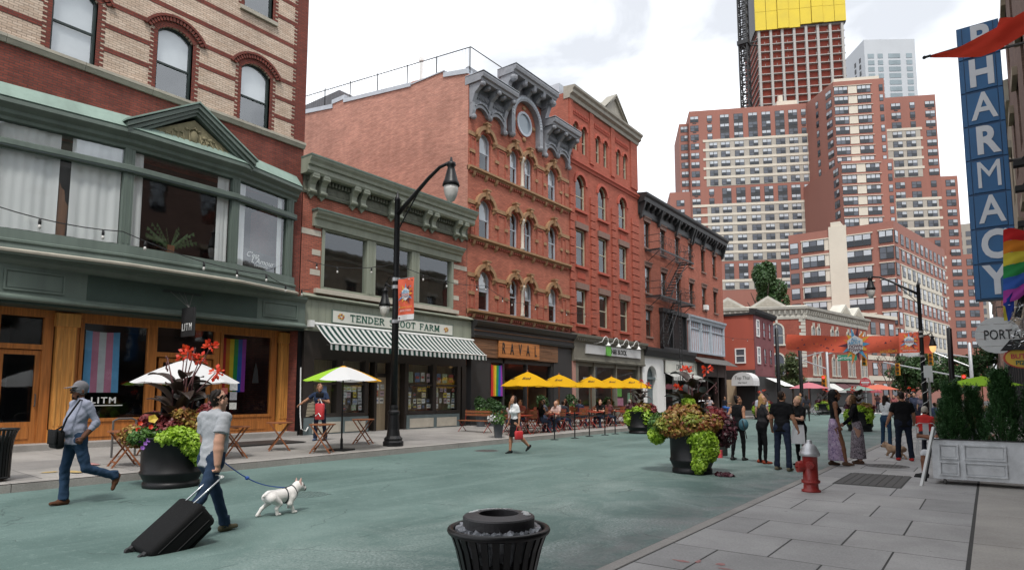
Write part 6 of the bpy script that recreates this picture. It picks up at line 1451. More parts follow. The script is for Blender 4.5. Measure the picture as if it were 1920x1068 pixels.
# ---- rainbow flag on a slanted pole, low on the right
rfl=thing('rainbow_flag','rainbow flag hanging from a slanted dark pole under the pharmacy sign','flag',(.7,13,3.5),world=True)
m=MB();m.tube([(.36,13.0,4.36),(.5,13.05,4.30),(1.2,13.2,3.9)],.014,6);m.obj('flag_pole',M['white'],rfl)
m=MB();m.tube([(.44,13.1,2.9),(.62,13.1,3.7),(1.2,13.1,5.6)],.05,6);m.obj('bracket_pole',M['blackmatt'],rfl)
for k in range(6):
    a=lambda t,k=k:(.36+t*.40,13.0,4.33-(k+t*.6)*.205-t*.12);rowA=[(.34-.012*k,13.0,4.34-k*.20),(.45,12.97,4.36-k*.20),(.58,13.0,4.30-k*.17),(.8,13.05,4.3-k*.15)];rowB=[(p[0]-.012,p[1],p[2]-(.20,.20,.172,.152)[i])for i,p in enumerate(rowA)]
    ribbon('stripe',rowA,rowB,fabric_trans('flag_stripe_%d'%k,[(0.5,.03,.03),(.6,.2,.03),(.62,.5,.06),(.04,.26,.08),(.05,.12,.42),(.42,.07,.36)][k],None,.3),rfl,n=10,wav=.012,seed=1)
ribbon('stripe',[(.27,13,3.16),(.36,12.98,3.25),(.42,13,3.35)],[(.26,13,2.86),(.33,12.98,2.84),(.40,13,3.0)],fabric_trans('flag_fold_blue',(.03,.06,.30),None,.3),rfl,n=8,wav=.015)
ribbon('stripe',[(.262,12.99,3.1),(.29,12.98,3.08)],[(.262,12.99,2.85),(.31,12.98,2.85)],fabric_trans('flag_fold_yellow',(.5,.42,.06),None,.3),rfl,n=4,wav=.008)
# ---- round white PORTA sign of boards
po=thing('round_sign','round white board sign with thin black letters under the blue pharmacy sign','sign',(.17,15,2.4),world=True)
M['pboard']=mat('white_board_paint',(0.58,0.58,0.57),0.6,0.08,4)
cx_,cz_,rr_=.19,2.77,.345
for j in range(5):
    z0=cz_-rr_+j*2*rr_/5+.004;z1=z0+2*rr_/5-.006;pts=[]
    for z in np.linspace(z0,z1,5):pts.append((cx_+math.sqrt(max(0,rr_**2-(z-cz_)**2)),z))
    for z in np.linspace(z1,z0,5):pts.append((cx_-math.sqrt(max(0,rr_**2-(z-cz_)**2)),z))
    m=MB();m.prism(pts,1,14.98,15.03);m.obj('board',M['pboard'],po)
sign_text('lettering','PORTA',.26,M['blackmatt'],(.25,14.972,2.77),(1,0),po,depth=.004,sx=.66)
m=MB();m.tube([(.2,15.01,3.1),(.2,15.01,3.3),(1.2,15.01,3.3)],.015,5);m.obj('bracket',M['iron'],po)
ov=thing('oval_pizza_sign','yellow and red oval pizza sign at the right edge beneath silver tinsel','sign',(.45,14,2.1),world=True)
m=MB();m.lathe([(.30,-.02),(.30,.02)],28,(0,0,0),0,1,.62);me_=m.mesh('rim',mat('sign_rim_red',(.42,.05,.03),.5,.1,5));me_.transform(Matrix.Translation((.53,14,2.29))@Matrix.Rotation(R(90),4,'X'));link('rim',me_,ov)
m=MB();m.lathe([(.27,-.03),(.27,.03)],28,(0,0,0),0,1,.62);me_=m.mesh('face',mat('sign_yellow',(.62,.38,.04),.5,.15,6));me_.transform(Matrix.Translation((.53,14,2.29))@Matrix.Rotation(R(90),4,'X'));link('face',me_,ov)
sign_text('lettering','BUTTER',.11,M['signred'],(.53,13.965,2.31),(1,0),ov,depth=.003,bold=.003);sign_text('lettering','PIZZA',.10,M['signgreen'],(.53,13.965,2.2),(1,0),ov,depth=.003,bold=.003)
m=MB();m.prism([(.2,2.42),(1.2,2.42),(1.2,2.62),(.34,2.60)],1,13.9,14.1);m.obj('top_beam',M['blackmatt'],ov)
ti=MB();rr=random.Random(31)
for k in range(420):
    a=rr.uniform(0,6.28);r_=rr.random()**.5*.2;x,y,z=.52+r_*math.cos(a),13.0+r_*math.sin(a)*.6,rr.uniform(2.42,3.15);L_=rr.uniform(.04,.09);b_=rr.uniform(0,6.28);dz=rr.uniform(-1,.5)
    v=Vector((math.cos(b_),math.sin(b_),dz))*L_;s=Vector((rr.uniform(-1,1),rr.uniform(-1,1),rr.uniform(-1,1)))*.006
    ti.add([Vector((x,y,z)),Vector((x,y,z))+s,Vector((x,y,z))+v+s,Vector((x,y,z))+v],[(0,1,2,3)])
tag(ti.obj('tinsel',mat('silver_tinsel',(.75,.75,.75),.18,0,metal=1.0)),'shaggy silver tinsel garland hanging in front of the round sign','tinsel')
# ---- white door-panel planter box with conifers
bx_=thing('planter_box','whitewashed planter box made from old panelled doors','planter',(-.2,14.6,0),world=True)
M['wash']=mat('whitewashed_door',(0.60,0.61,0.62),0.7,0.22,5,streak=False)
m=MB();m.box(-.93,2.2,14.45,14.50,.1,.82);m.box(-.93,-.88,14.5,15.05,.1,.82);m.box(2.15,2.2,14.5,15.05,.1,.82);m.box(-.88,2.15,15.0,15.05,.1,.82);m.objs('side_board',M['wash'],bx_)
m=MB();m.box(-.88,2.15,14.5,15.0,.6,.74);m.obj('soil',M['dark2'],bx_)
def dpanel(x0,x1,z0,z1):
    m=MB();t=.02
    m.box(x0-t,x1+t,14.418,14.452,z0-t,z0);m.box(x0-t,x1+t,14.418,14.452,z1,z1+t);m.box(x0-t,x0,14.418,14.452,z0,z1);m.box(x1,x1+t,14.418,14.452,z0,z1);m.obj('panel_moulding',M['wash'],bx_)
    m=MB();m.box(x0+.022,x1-.022,14.436,14.452,z0+.022,z1-.022);m.obj('door_panel',M['wash'],bx_)
for x0,x1 in((-.80,-.54),(-.42,.16),(.44,.70),(.82,1.40)):dpanel(x0,x1,.49,.72);dpanel(x0,x1,.19,.40)
m=MB();m.box(-.94,2.21,14.43,14.49,.82,.835);m.obj('top_edge',M['darkgrey'],bx_)
for x in(-.75,.7):m=MB();m.ball((x,14.5,.05),(.03,.05,.05),8,6);m.obj('castor',M['iron'],bx_)
M['conifer']=leaf_mat('conifer_green',(0.030,0.088,0.024),(0.058,0.15,0.045),.6,.15);M['bark']=mat('bark',(0.06,0.045,0.035),.9,.3,12)
def conifer(x,y,z0,h,r,seed,label,n=5200):
    t=thing('conifer',label,'conifer',(x,y,z0),group='conifers in the white planter box');rr=np.random.RandomState(seed)
    m=MB();m.tube([(0,0,-.1),(0,0,h*.5),(0,0,h*.95)],[.03,.018,.004],6);m.obj('trunk',M['bark'],t)
    K=n//7;hh=rr.rand(K)**.8*.93;a=rr.rand(K)*6.283;R_=r*(1-hh)**.62*(.75+.35*np.sin(a*3+hh*9+seed))*(.35+.65*rr.rand(K)**.5)+.02
    p=np.stack([R_*np.cos(a),R_*np.sin(a),hh*h],1);L_=.10+.10*rr.rand(K);up=np.stack([np.cos(a)*.45,np.sin(a)*.45,np.ones(K)],1);up/=np.linalg.norm(up,axis=1,keepdims=True);tri=[]
    for j in range(13): # upright feathery sprays
        c=p+up*(L_*(j/13)*1.1)[:,None];b=rr.rand(K)*6.283;e=np.stack([np.cos(b),np.sin(b),np.full(K,.75)],1)/1.25*(.06*(1-j/18));w_=np.stack([-np.sin(b),np.cos(b),0*b],1)*.011;tri.append(np.stack([c-w_,c+w_,c+e],1))
    o=link('crown',tri_mesh('crown',np.concatenate(tri),[(0,1,2)],M['conifer']),t);o['kind']='stuff';return t
conifer(-.60,14.75,.70,1.18,.26,1,'leftmost bushy conifer at the end of the white planter box',9000);conifer(-.27,15.0,.70,1.1,.20,2,'slender conifer behind the gap in the white planter box',5500);conifer(.17,14.72,.70,1.42,.30,3,'tallest conifer in the middle of the white planter box',11000);conifer(.62,14.8,.70,1.1,.24,4,'conifer cut by the right edge in the white planter box',5000)
# A-board against the box end
ab=thing('a_board','folding sidewalk board seen edge-on against the planter box','sandwich board',(-1.0,14.1,0),world=True)
for y0,y1,nm in((13.95,14.32,'front'),(14.72,14.36,'rear')):
    m=MB();m.add([(-1.12,y0,0),(-1.08,y0,0),(-.86,y1,1.06),(-.90,y1,1.06),(-1.10,y0+.05,0),(-1.06,y0+.05,0),(-.84,y1+.05,1.06),(-.88,y1+.05,1.06)],[(0,1,2,3),(7,6,5,4),(0,4,5,1),(1,5,6,2),(2,6,7,3),(3,7,4,0)]);m.obj('panel',M['white']if nm=='front' else M['blackmatt'],ab)
# ================================================================ lamp posts
M['lampglass']=mat('lantern_glass',(0.55,0.53,0.50),0.2,0.1,8);M['chrome']=mat('steel_clamp',(0.45,0.45,0.46),.35,.1,8,metal=.8)
def banner_mat():
    m=mat('festival_banner_cloth',(0.66,0.115,0.06),.75,.1,4);return m
M['ban']=banner_mat();M['banw']=mat('banner_white',(.62,.62,.63),.7,.05,4);M['bany']=mat('banner_yellow',(.68,.38,.05),.7,.05,4);M['banb']=mat('banner_blue',(.08,.30,.50),.7,.05,4);M['bano']=mat('banner_orange',(.66,.22,.04),.7,.05,4);M['band']=mat('banner_dark',(.10,.03,.05),.7,.05,4)
def lantern(m,c,s=1.0,mg=1):
    k=s*.74
    m.lathe([(.0,.66*s),(.03*k,.64*s),(.05*k,.55*s),(.13*k,.52*s),(.14*k,.46*s),(.10*k,.42*s),(.13*k,.34*s),(.2*k,.13*s),(.24*k,.07*s),(.26*k,0),(.21*k,-.02*s)],16,c,0)
    m.lathe([(.22*k,.0),(.215*k,-.1*s),(.18*k,-.22*s),(.11*k,-.33*s),(0,-.38*s)],16,c,mg)
def lamp_post(label,x,y,z,sgn,glow=False):
    t=thing('street_lamp',label,'street lamp',(x,y,z),group='tall black lamp posts')
    m=MB();m.lathe([(.30,0),(.30,.12),(.26,.16),(.27,.22),(.2,.30),(.17,.5),(.16,.9),(.18,.95),(.18,1.0),(.13,1.05),(.13,1.12),(.115,1.2)],16);m.obj('base',M['black'],t,smooth=False)
    m=MB();m.lathe([(.115,1.18),(.10,4.0),(.085,7.4),(.10,7.42),(.06,7.5),(.02,7.65),(0,7.7)],12);m.obj('mast',M['black'],t,smooth=True)
    m=MB();m.tube([(0,0,6.95),(sgn*.55,0,7.32),(sgn*1.3,0,7.82),(sgn*1.75,0,8.06),(sgn*2.15,0,8.12)],[.075,.065,.055,.05,.045],8);m.obj('arm',M['black'],t,smooth=True)
    m=MB();m.tube([(0,0,6.4),(sgn*.35,0,6.85),(sgn*.95,0,7.56)],.022,6);m.obj('stay',M['black'],t)
    m=MB();lantern(m,(sgn*2.2,0,7.42),1.3);m.obj('lantern',[M['black'],M['lampglass']],t,smooth=True)
    s2=-sgn
    m=MB();m.tube([(0,0,4.72),(s2*.3,0,4.78),(s2*.44,0,4.88),(s2*.48,0,4.8),(s2*.48,0,4.7)],.028,6);m.tube([(0,0,4.98),(s2*.25,0,5.1),(s2*.42,0,4.92)],.012,5);m.obj('small_arm',M['black'],t)
    m=MB();lantern(m,(s2*.48,0,4.2),.95);m.obj('small_lantern',[M['black'],mat('lit_lantern_glass',(.6,.4,.2),.3,0,emit=((1,.55,.2),.55))if glow else M['lampglass']],t,smooth=True)
    for zz in(4.95,4.72,3.68):m=MB();m.lathe([(.13,zz-.05),(.13,zz+.05)],12);m.obj('clamp',M['chrome'],t)
    for zz in(4.95,3.68):m=MB();m.tube([(0,0,zz),(sgn*.75,0,zz)],.018,6);m.obj('banner_rod',M['chrome'],t)
    return t
def burst(m,c,r,plane,n=10,mis=(2,3,4),inner=.5,off=.004):
    """pointed paper shapes round a centre; plane(u,v,d)->point"""
    rr=random.Random(3)
    for k in range(n):
        a=2*math.pi*k/n;R_=r*rr.uniform(.8,1.15);b=.28
        m.add([plane(c[0]+R_*math.cos(a),c[1]+R_*math.sin(a),off),plane(c[0]+r*inner*math.cos(a-b),c[1]+r*inner*math.sin(a-b),off),plane(c[0]+r*inner*math.cos(a+b),c[1]+r*inner*math.sin(a+b),off)],[(0,1,2)],mis[k%len(mis)])
def hexa(m,c,rx,ry,plane,mi,off):m.add([plane(c[0]+rx*math.cos(a),c[1]+ry*math.sin(a),off)for a in[math.pi/6+k*math.pi/3 for k in range(6)]],[tuple(range(6))],mi)
def small_banner(label,x,y,z,w_,h,ys=-1,sg=1):
    """banner in an x-z plane, seen from -y"""
    t=thing('lamp_banner',label,'banner',(x,y,z),group='red festival banners on lamp posts');pl_=lambda u,v,d:(u,-d,v)
    m=MB();n=8;vs=[]
    for j in range(9):
        for i in range(n+1):vs.append((-w_/2+w_*i/n,.015*math.sin(i*.9+j*.7),h*j/8))
    for j in range(8):
        for i in range(n):m.add([vs[j*(n+1)+i],vs[j*(n+1)+i+1],vs[(j+1)*(n+1)+i+1],vs[(j+1)*(n+1)+i]],[(0,1,2,3)],1 if j==0 else 0)
    m.obj('cloth',[M['ban'],M['banw']],t)
    m=MB();burst(m,(0,h*.62),w_*.5,pl_,12,(2,3,4,1),.45,.022);hexa(m,(0,h*.62),w_*.27,w_*.30,pl_,0,.026);m.stuff('emblem',[M['banw'],M['banb'],M['bany'],M['bano'],M['band']],t)
    m=MB();rr=random.Random(2)
    for k in range(12):u,v=rr.uniform(-.42,.42)*w_,rr.uniform(.3,.97)*h;s=w_*.05;m.add([pl_(u-s,v,.019),pl_(u+s,v-s*.6,.019),pl_(u+s*.7,v+s*.8,.019)],[(0,1,2)],k%4)
    m.stuff('confetti',[M['band'],M['bano'],M['banb'],M['banw']],t)
    for s,zz,c,sz in(('ALL',.70,'banb',.17),('ABOUT',.655,'banb',.155),('DOWN',.60,'signred',.16),('TOWN',.55,'band',.17)):sign_text('lettering',s,sz*w_,M[c],(0,-.029,zz*h+.0),(1,0),t,depth=.001,bold=.001)
    sign_text('lettering','SATURDAY, 12-9 PM',.115*w_,M['bany'],(0,-.02,.30*h),(1,0),t,depth=.001,sx=.82);sign_text('lettering','GROVE ST PLAZA',.11*w_,M['banw'],(0,-.02,.22*h),(1,0),t,depth=.001,sx=.82)
    m=MB();m.lathe([(.045*w_,0),(.045*w_,.004)],10);o=m.obj('logo',M['band'],t);o.location=(-w_*.38,-.02,h*.055);o.rotation_euler[0]=R(90)
    return t
ZK=.16
lamp_post('tall black lamp post on the left pavement beside the striped awning',-14.14,13.05,ZK,1)
small_banner('red festival banner on the left lamp post before the shop windows',-13.68,13.03,ZK+3.70,.66,1.24)
lamp_post('tall black lamp post on the right pavement with a lit small lantern',-2.69,39.5,0,-1,True)
small_banner('red festival banner on the right lamp post beside the street banner',-3.24,39.48,3.72,.92,1.24)
m=MB()
for k in range(60):a=k*.7;m.tube([(-2.69+.14*math.cos(a),39.5+.14*math.sin(a),.3+k*.06),(-2.69+.14*math.cos(a+.7),39.5+.14*math.sin(a+.7),.36+k*.06)],.012,4)
tag(m.obj('light_wire',M['white']),'white light string wound round the right lamp post','string lights')
for lab,x,y,h in(('plain black pole rising behind the group of friends',-13.3,53.0,6.9),('black pole under the left end of the street banner',-12.4,56.5,6.0),('black pole right of the lit lantern',-1.75,47.0,5.7)):
    m=MB();m.lathe([(.26,0),(.26,.1),(.16,.3),(.15,1.0),(.14,h),(.0,h+.1)],10,(x,y,0));tag(m.obj('street_pole',M['black'],None,True),lab,'pole')
# ---- banner across the street
sb=thing('street_banner','long red festival banner strung across the street','banner',(-8,50,5),world=True)
FB=Frame((-12.3,52,0),(9.6,-5.2));LB=10.9
m=MB(FB);n=60;vs=[];zt_=lambda t:6.32-.98*t-.10*math.sin(math.pi*t);hb_=lambda t:1.2-.08*t
for i in range(n+1):
    t=i/n
    for j in range(7):q=j/6;vs.append((LB*t,.10*math.sin(q*3+t*9)+.05*math.sin(t*40+q*2),zt_(t)-hb_(t)*q+.02*math.sin(t*30)))
m.add(vs,[(i*7+j,i*7+j+1,(i+1)*7+j+1,(i+1)*7+j)for i in range(n)for j in range(6)]);m.obj('cloth',M['ban'],sb,True)
ce=.54;cz=zt_(ce)-.6;pl_=lambda u,v,d:(u,d+.12,v)
m=MB(FB);burst(m,(LB*ce,cz),1.25,pl_,14,(1,2,3,4),.45,.02)
m.stuff('paper_burst',[M['banw'],M['banb'],M['bany'],M['bano'],M['band']],sb)
m=MB(FB);hexa(m,(LB*ce,cz),.66,.66,pl_,0,.04);m.obj('emblem',M['banw'],sb)
ud=tuple(FB.u)[:2]
for s_,dz,c,sz in(('ALL',.38,'banb',.30),('ABOUT',.14,'banb',.28),('DOWN',-.12,'band',.30),('TOWN',-.38,'band',.32)):sign_text('lettering',s_,sz,M[c],FB.P(LB*ce+(.05 if s_=='DOWN' else-.03),.175,cz+dz),ud,sb,depth=.002,bold=.006,sx=1.0)
m=MB(FB);rr=random.Random(17)
for k in range(46):
    t=rr.uniform(.03,.97)
    if abs(t-ce)<.12:continue
    v=zt_(t)-hb_(t)*rr.uniform(.15,.85);s=rr.uniform(.05,.16);a=rr.uniform(0,3);m.add([pl_(LB*t-s*math.cos(a),v-s*.5*math.sin(a),.03),pl_(LB*t+s,v-s*.3,.03),pl_(LB*t+s*.4,v+s*.5,.03)],[(0,1,2)],0 if k%3 else 1)
m.stuff('confetti',[M['band'],M['bano']],sb)
sign_text('lettering','SATURDAY, 12-9 PM',.26,M['bany'],FB.P(LB*.80,.15,zt_(.8)-1.0),ud,sb,depth=.002,sx=.9)
for t0,P in((0,(-13.3,53.0,6.6)),(1,(-2.69,39.5,5.4))):
    m=MB();m.tube([tuple(FB.P(LB*t0,.1,zt_(t0)-.1)),P],.012,4);m.obj('cord',M['blackmatt'],sb)
# ---- street name sign, signals, traffic signs
def signal(label,x,y,z,lit=None):
    t=thing('traffic_signal',label,'traffic light',(x,y,z));m=MB();m.box(-.18,.18,-.15,.15,0,1.05);m.obj('housing',M['sig'],t)
    for k,c in enumerate(((.5,.02,.02),(.4,.2,.01),(.02,.3,.1))):
        zz=.86-k*.34;m=MB();m.tube([(0,-.15,zz),(0,-.30,zz+.02)],[.13,.14],10,cap=False);m.obj('visor',M['sig'],t);m=MB();m.tube([(0,-.15,zz),(0,-.165,zz)],.11,10);m.obj('lens',mat('lens_%d'%k,tuple(v*.25 for v in c),.3,0,emit=(c,3.0)if lit==k else None),t)
    return t
M['sig']=mat('signal_yellow',(.50,.24,.02),.55,.1,6);M['galv']=mat('galvanised_steel',(.42,.43,.44),.45,.1,5,metal=.5)
sp_=thing('signal_mast','galvanised signal mast with long diagonal arm at the crossing','signal mast',(-11.2,61,0),world=True)
m=MB();m.lathe([(.2,0),(.13,.3),(.11,6.0),(0,6.1)],10,(-11.2,61,0));m.obj('post',M['galv'],sp_,True)
m=MB();m.tube([(-11.2,61,5.2),(-8.1,61,6.1)],.06,6);m.tube([(-13.6,61,4.9),(-8.3,61,6.2)],.05,6);m.tube([(-13.8,61,5.0),(-11.2,61,3.9)],.05,6);m.objs('arm',M['galv'],sp_)
signal('amber traffic light hanging under the right of the street banner',-8.3,60.9,4.1);signal('traffic light showing red near the pink umbrella',-11.4,60.4,2.3,0)
gs=thing('street_name_sign','green street name sign hung from the signal arm','sign',(-9.6,60.9,4.6));m=MB();m.box(-.75,.75,-.02,.02,0,.5);m.obj('plate',mat('sign_street_green',(.02,.24,.14),.4,.05,5),gs);sign_text('lettering','Grove',.44,M['banw'],(-.2,-.025,.24),(1,0),gs,depth=.002);sign_text('lettering','St',.2,M['banw'],(.5,-.025,.34),(1,0),gs,depth=.002)
ne=thing('do_not_enter_sign','round red do not enter sign on a post at the crossing','sign',(-8.6,63,0));m=MB();m.tube([(0,0,0),(0,0,3.2)],.035,6);m.obj('post',M['galv'],ne);m=MB();m.tube([(0,-.05,2.75),(0,-.08,2.75)],.42,18);m.obj('plate',mat('sign_red_disc',(.5,.03,.04),.5,.05,5),ne);m=MB();m.box(-.32,.32,-.095,-.082,2.68,2.82);m.obj('bar',M['banw'],ne);sign_text('lettering','DO NOT',.16,M['banw'],(0,-.085,2.95),(1,0),ne,depth=.002);sign_text('lettering','ENTER',.16,M['banw'],(0,-.085,2.55),(1,0),ne,depth=.002)
rs2=thing('signal_mast','galvanised signal mast with short truss arm near the round sign','signal mast',(-1.1,66,0),world=True)
m=MB();m.lathe([(.22,0),(.14,.3),(.12,6.0),(0,6.1)],10,(-1.1,66,0));m.obj('post',M['galv'],rs2,True);m=MB();m.tube([(-1.1,66,4.0),(-3.6,66,5.3)],.07,6);m.tube([(-1.1,66,4.8),(-3.4,66,5.3)],.06,6);m.tube([(-1.1,66,3.0),(-7.5,66,4.6)],.06,6);m.objs('arm',M['galv'],rs2)
signal('traffic light on the short truss arm at the right',-3.9,65.9,4.2);signal('low orange signal box by the tall conifer',-1.6,64.5,2.3,0);signal('traffic light on the far side beyond the lamp post',-6.4,66,3.4)
for lab,x,y in(('white parking sign on a thin post left of the conifers',-1.95,31.0),('smaller white parking sign behind the wrapped lamp post',-2.55,41.5)):
    t=thing('parking_sign',lab,'sign',(x,y,0));m=MB();m.tube([(0,0,0),(0,0,2.9)],.03,6);m.obj('post',M['galv'],t);m=MB();m.box(-.15,.15,-.04,-.03,2.35,2.85);m.obj('plate',M['banw'],t)
# ---- string lights along the left buildings
def string_light(label,pts,seed,sag=.18,nb=8):
    t=thing('string_lights',label,'string lights',pts[0],world=True);m=MB();P=[Vector(p)for p in pts];L_=[]
    for a,b in zip(P,P[1:]):
        for i in range(9):q=i/8;v=a.lerp(b,q);v.z-=sag*4*q*(1-q);L_.append(v)
    m.tube(L_,.011,5);m.obj('wire',M['blackmatt'],t)
    for i in range(nb):
        v=L_[int((i+.5)/nb*(len(L_)-1))];m=MB();m.lathe([(.02,0),(.028,-.06),(.028,-.11),(.0,-.12)],8,tuple(v));m.lathe([(.018,-.11),(.03,-.155),(.026,-.19),(0,-.205)],8,tuple(v),1);m.obj('bulb',[M['blackmatt'],M['lampglass']],t,True)
string_light('string of bulbs across the green bay window',[(-14.1,2.6,5.2),(-14.1,5.45,5.0),(-15.5,9.6,4.9),(-18.4,13.1,5.25)],1,.15,9)
string_light('string of bulbs across the upper windows above the striped awning',[(-18.7,13.1,6.3),(-14.14,13.05,5.6),(-15.5,19,5.9),(-18.7,26,6.3),(-18.6,34,6.6)],2,.2,14)
string_light('string of bulbs crossing toward the small red house',[(-18.5,48,7.2),(-17.4,61.3,6.9)],3,.4,4)
# ---- litter bin in the foreground
M['binblack']=mat('bin_black_enamel',(.008,.0075,.008),.36,.25,20,spec=.35);M['lidgrey']=mat('bin_lid_plastic',(.03,.027,.029),.5,.3,14,.15,60);M['bag']=mat('clear_bin_liner',(.26,.27,.29),.3,.4,30,.6,40,spec=.7)
def litter_bin(label,x,y,z,full=True):
    t=thing('litter_bin',label,'litter bin',(x,y,z));n=26;prof=[(.185,.06),(.187,.25),(.19,.5),(.205,.68),(.235,.80),(.265,.88)]
    ms=MB();h=.0175
    vs=[]
    for r_,zz in prof:vs+=[(r_,-h*(r_/.22)**.5,zz),(r_,h*(r_/.22)**.5,zz),(r_+.012,h*(r_/.22)**.5,zz),(r_+.012,-h*(r_/.22)**.5,zz)]
    k=len(prof);ms.add(vs,[(i*4+a,i*4+(a+1)%4,(i+1)*4+(a+1)%4,(i+1)*4+a)for i in range(k-1)for a in range(4)]+[(0,1,2,3),((k-1)*4+3,(k-1)*4+2,(k-1)*4+1,(k-1)*4)])
    me=ms.mesh('slat',M['binblack'])
    for i in range(n):link('slat',me,t,(0,0,0),2*math.pi*i/n)
    for r_,zz,tr,nm in((.275,.892,.019,'rim'),(.187,.06,.018,'base_ring'),(.182,.40,.009,'hoop')):
        m=MB();m.tube([(r_*math.cos(a),r_*math.sin(a),zz)for a in np.linspace(0,2*math.pi,41)],tr,8,cap=False);m.obj(nm,M['binblack'],t,True)
    m=MB();m.lathe([(.165,.03),(.165,.74),(.16,.78)],24);m.obj('liner',M['dark'],t,True)
    if full:
        m=MB();rr=random.Random(4);vs=[];q=72
        for j,(r_,zz)in enumerate(((.165,.74),(.215,.81),(.245,.87),(.238,.905),(.190,.915))):
            for i in range(q):a=2*math.pi*i/q;vs.append(((r_+rr.uniform(-.012,.012))*math.cos(a),(r_+rr.uniform(-.012,.012))*math.sin(a),zz+rr.uniform(-.016,.016)))
        m.add(vs,[(j*q+i,j*q+(i+1)%q,(j+1)*q+(i+1)%q,(j+1)*q+i)for j in range(4)for i in range(q)]);m.obj('bag_edge',M['bag'],t,False)
        m=MB();m.lathe([(.196,.905),(.203,.912),(.205,.962),(.198,.970),(.122,.984),(.113,.980),(.113,.88)],48);m.obj('lid',M['lidgrey'],t)
        m=MB();rr=random.Random(9) # scratched-on white scrawl
        def scrawl(a0,a1,seed):
            r2=random.Random(seed);pts=[]
            for i in range(15):a=a0+(a1-a0)*i/14;r_=.158+.026*math.sin(i*1.9)*r2.uniform(.5,1.1);pts.append((r_*math.cos(a),r_*math.sin(a),.9785+(.158-r_)*.19))
            m.tube(pts,.0042,4)
        for a0,a1,s in((1.75,2.9,1),(1.7,2.7,2),(.5,1.1,4),(.35,1.0,5),(3.0,3.5,6)):scrawl(a0,a1,s)
        m.stuff('graffiti',M['white'],t)
    return t
litter_bin('black slatted litter bin with grey lid in the foreground',-2.28,2.92,0)
litter_bin('black slatted litter bin cut by the left edge of the picture',-13.95,3.62,ZK,False)
# ---- fire hydrant
M['hydred']=mat('hydrant_red',(.30,.028,.024),.38,.18,9,.1,30);M['hydsil']=mat('hydrant_silver',(.50,.50,.51),.38,.15,14,metal=.55)
hy=thing('fire_hydrant','red fire hydrant with silver domed top on the right pavement','hydrant',(-2.55,12.0,0))
m=MB();m.lathe([(.155,0),(.155,.03),(.125,.04),(.118,.12),(.118,.14),(.15,.15),(.15,.185),(.122,.19),(.12,.60),(.13,.61)],22);m.obj('barrel',M['hydred'],hy,True)
m=MB()
for k in range(8):a=k*math.pi/4;m.lathe([(.014,.182),(.014,.2)],6,(.138*math.cos(a),.138*math.sin(a),0))
m.objs('bolt',M['hydred'],hy)
m=MB();m.lathe([(.15,.60),(.165,.61),(.165,.665),(.15,.67),(.15,.69),(.14,.70),(.135,.72),(.105,.775),(.06,.815),(.05,.82),(.045,.86),(.04,.875),(0,.88)],22);m.obj('bonnet',M['hydsil'],hy,True)
for nm,a,r_,L_,zz in(('pumper_nozzle',R(215),.085,.19,.42),('nozzle',R(280),.06,.16,.46),('nozzle',R(140),.06,.16,.46)):
    d=Vector((math.cos(a),math.sin(a),0));m=MB();p=lambda s:tuple(d*s+Vector((0,0,zz)));m.tube([p(.08),p(L_-.03)],r_*.85,14);m.tube([p(L_-.04),p(L_+.03)],r_*1.12,8);m.tube([p(L_+.03),p(L_+.065)],.022,5);m.obj(nm,M['hydred'],hy)
# ---- round café tables, X-legged
M['teak']=wood_mat('brown_teak',(.24,.085,.035),.5,axis=1,var=.25)
def folding_table(label,x,y,rz,z=None,top=.335,h=.74,mt=None,group='brown folding tables on the left pavement'):
    mt=mt or M['teak'];t=thing('folding_table',label,'table',(x,y,zl(x)if z is None else z),rz,group)
    for j in range(7):
        w_=2*top/7;y0=-top+j*w_;ym=max(abs(y0),abs(y0+w_))-.012;pts=[]
        for yy in np.linspace(y0+.004,y0+w_-.004,4):pts.append((math.sqrt(max(0.004,top*top-yy*yy)),yy))
        pts+=[(-a,b)for a,b in pts[::-1]];m=MB();m.prism(pts,2,h-.025,h);m.obj('slat',mt,t)
    m=MB();m.box(-.03,.03,-top*.85,top*.85,h-.05,h-.026);m.obj('batten',mt,t)
    for s in(-1,1):
        for a,b,dy in((-.26,.24,0),(.26,-.24,.03)):
            m=MB();yy=s*.20+s*dy;m.add([(a-.02,yy-.012,0),(a+.02,yy-.012,0),(b+.02,yy-.012,h-.03),(b-.02,yy-.012,h-.03),(a-.02,yy+.012,0),(a+.02,yy+.012,0),(b+.02,yy+.012,h-.03),(b-.02,yy+.012,h-.03)],[(0,1,2,3),(7,6,5,4),(0,4,5,1),(1,5,6,2),(2,6,7,3),(3,7,4,0)]);m.obj('leg',mt,t)
    for a in(-.2,.2):m=MB();m.box(a-.015,a+.015,-.2,.2,.09,.12);m.obj('stretcher',mt,t)
    return t
T0=folding_table('brown folding table in front of the bar window, right one of the pair',-15.2,9.97,R(60))
dup(T0,(-14.4,8.25,zl(-14.4)),R(70),'brown folding table half hidden by the man in grey');dup(T0,(-13.95,10.4,zl(-13.95)),R(40),'brown folding table left of the green umbrella pole');dup(T0,(-15.2,12.8,zl(-15.2)),R(35),'brown folding table right of the green umbrella pole');dup(T0,(-14.5,5.9,zl(-14.5)),R(80),'brown folding table behind the big flower planter');dup(T0,(-16.2,7.2,zl(-16.2)),R(20),'brown folding table against the bar front behind the planter')
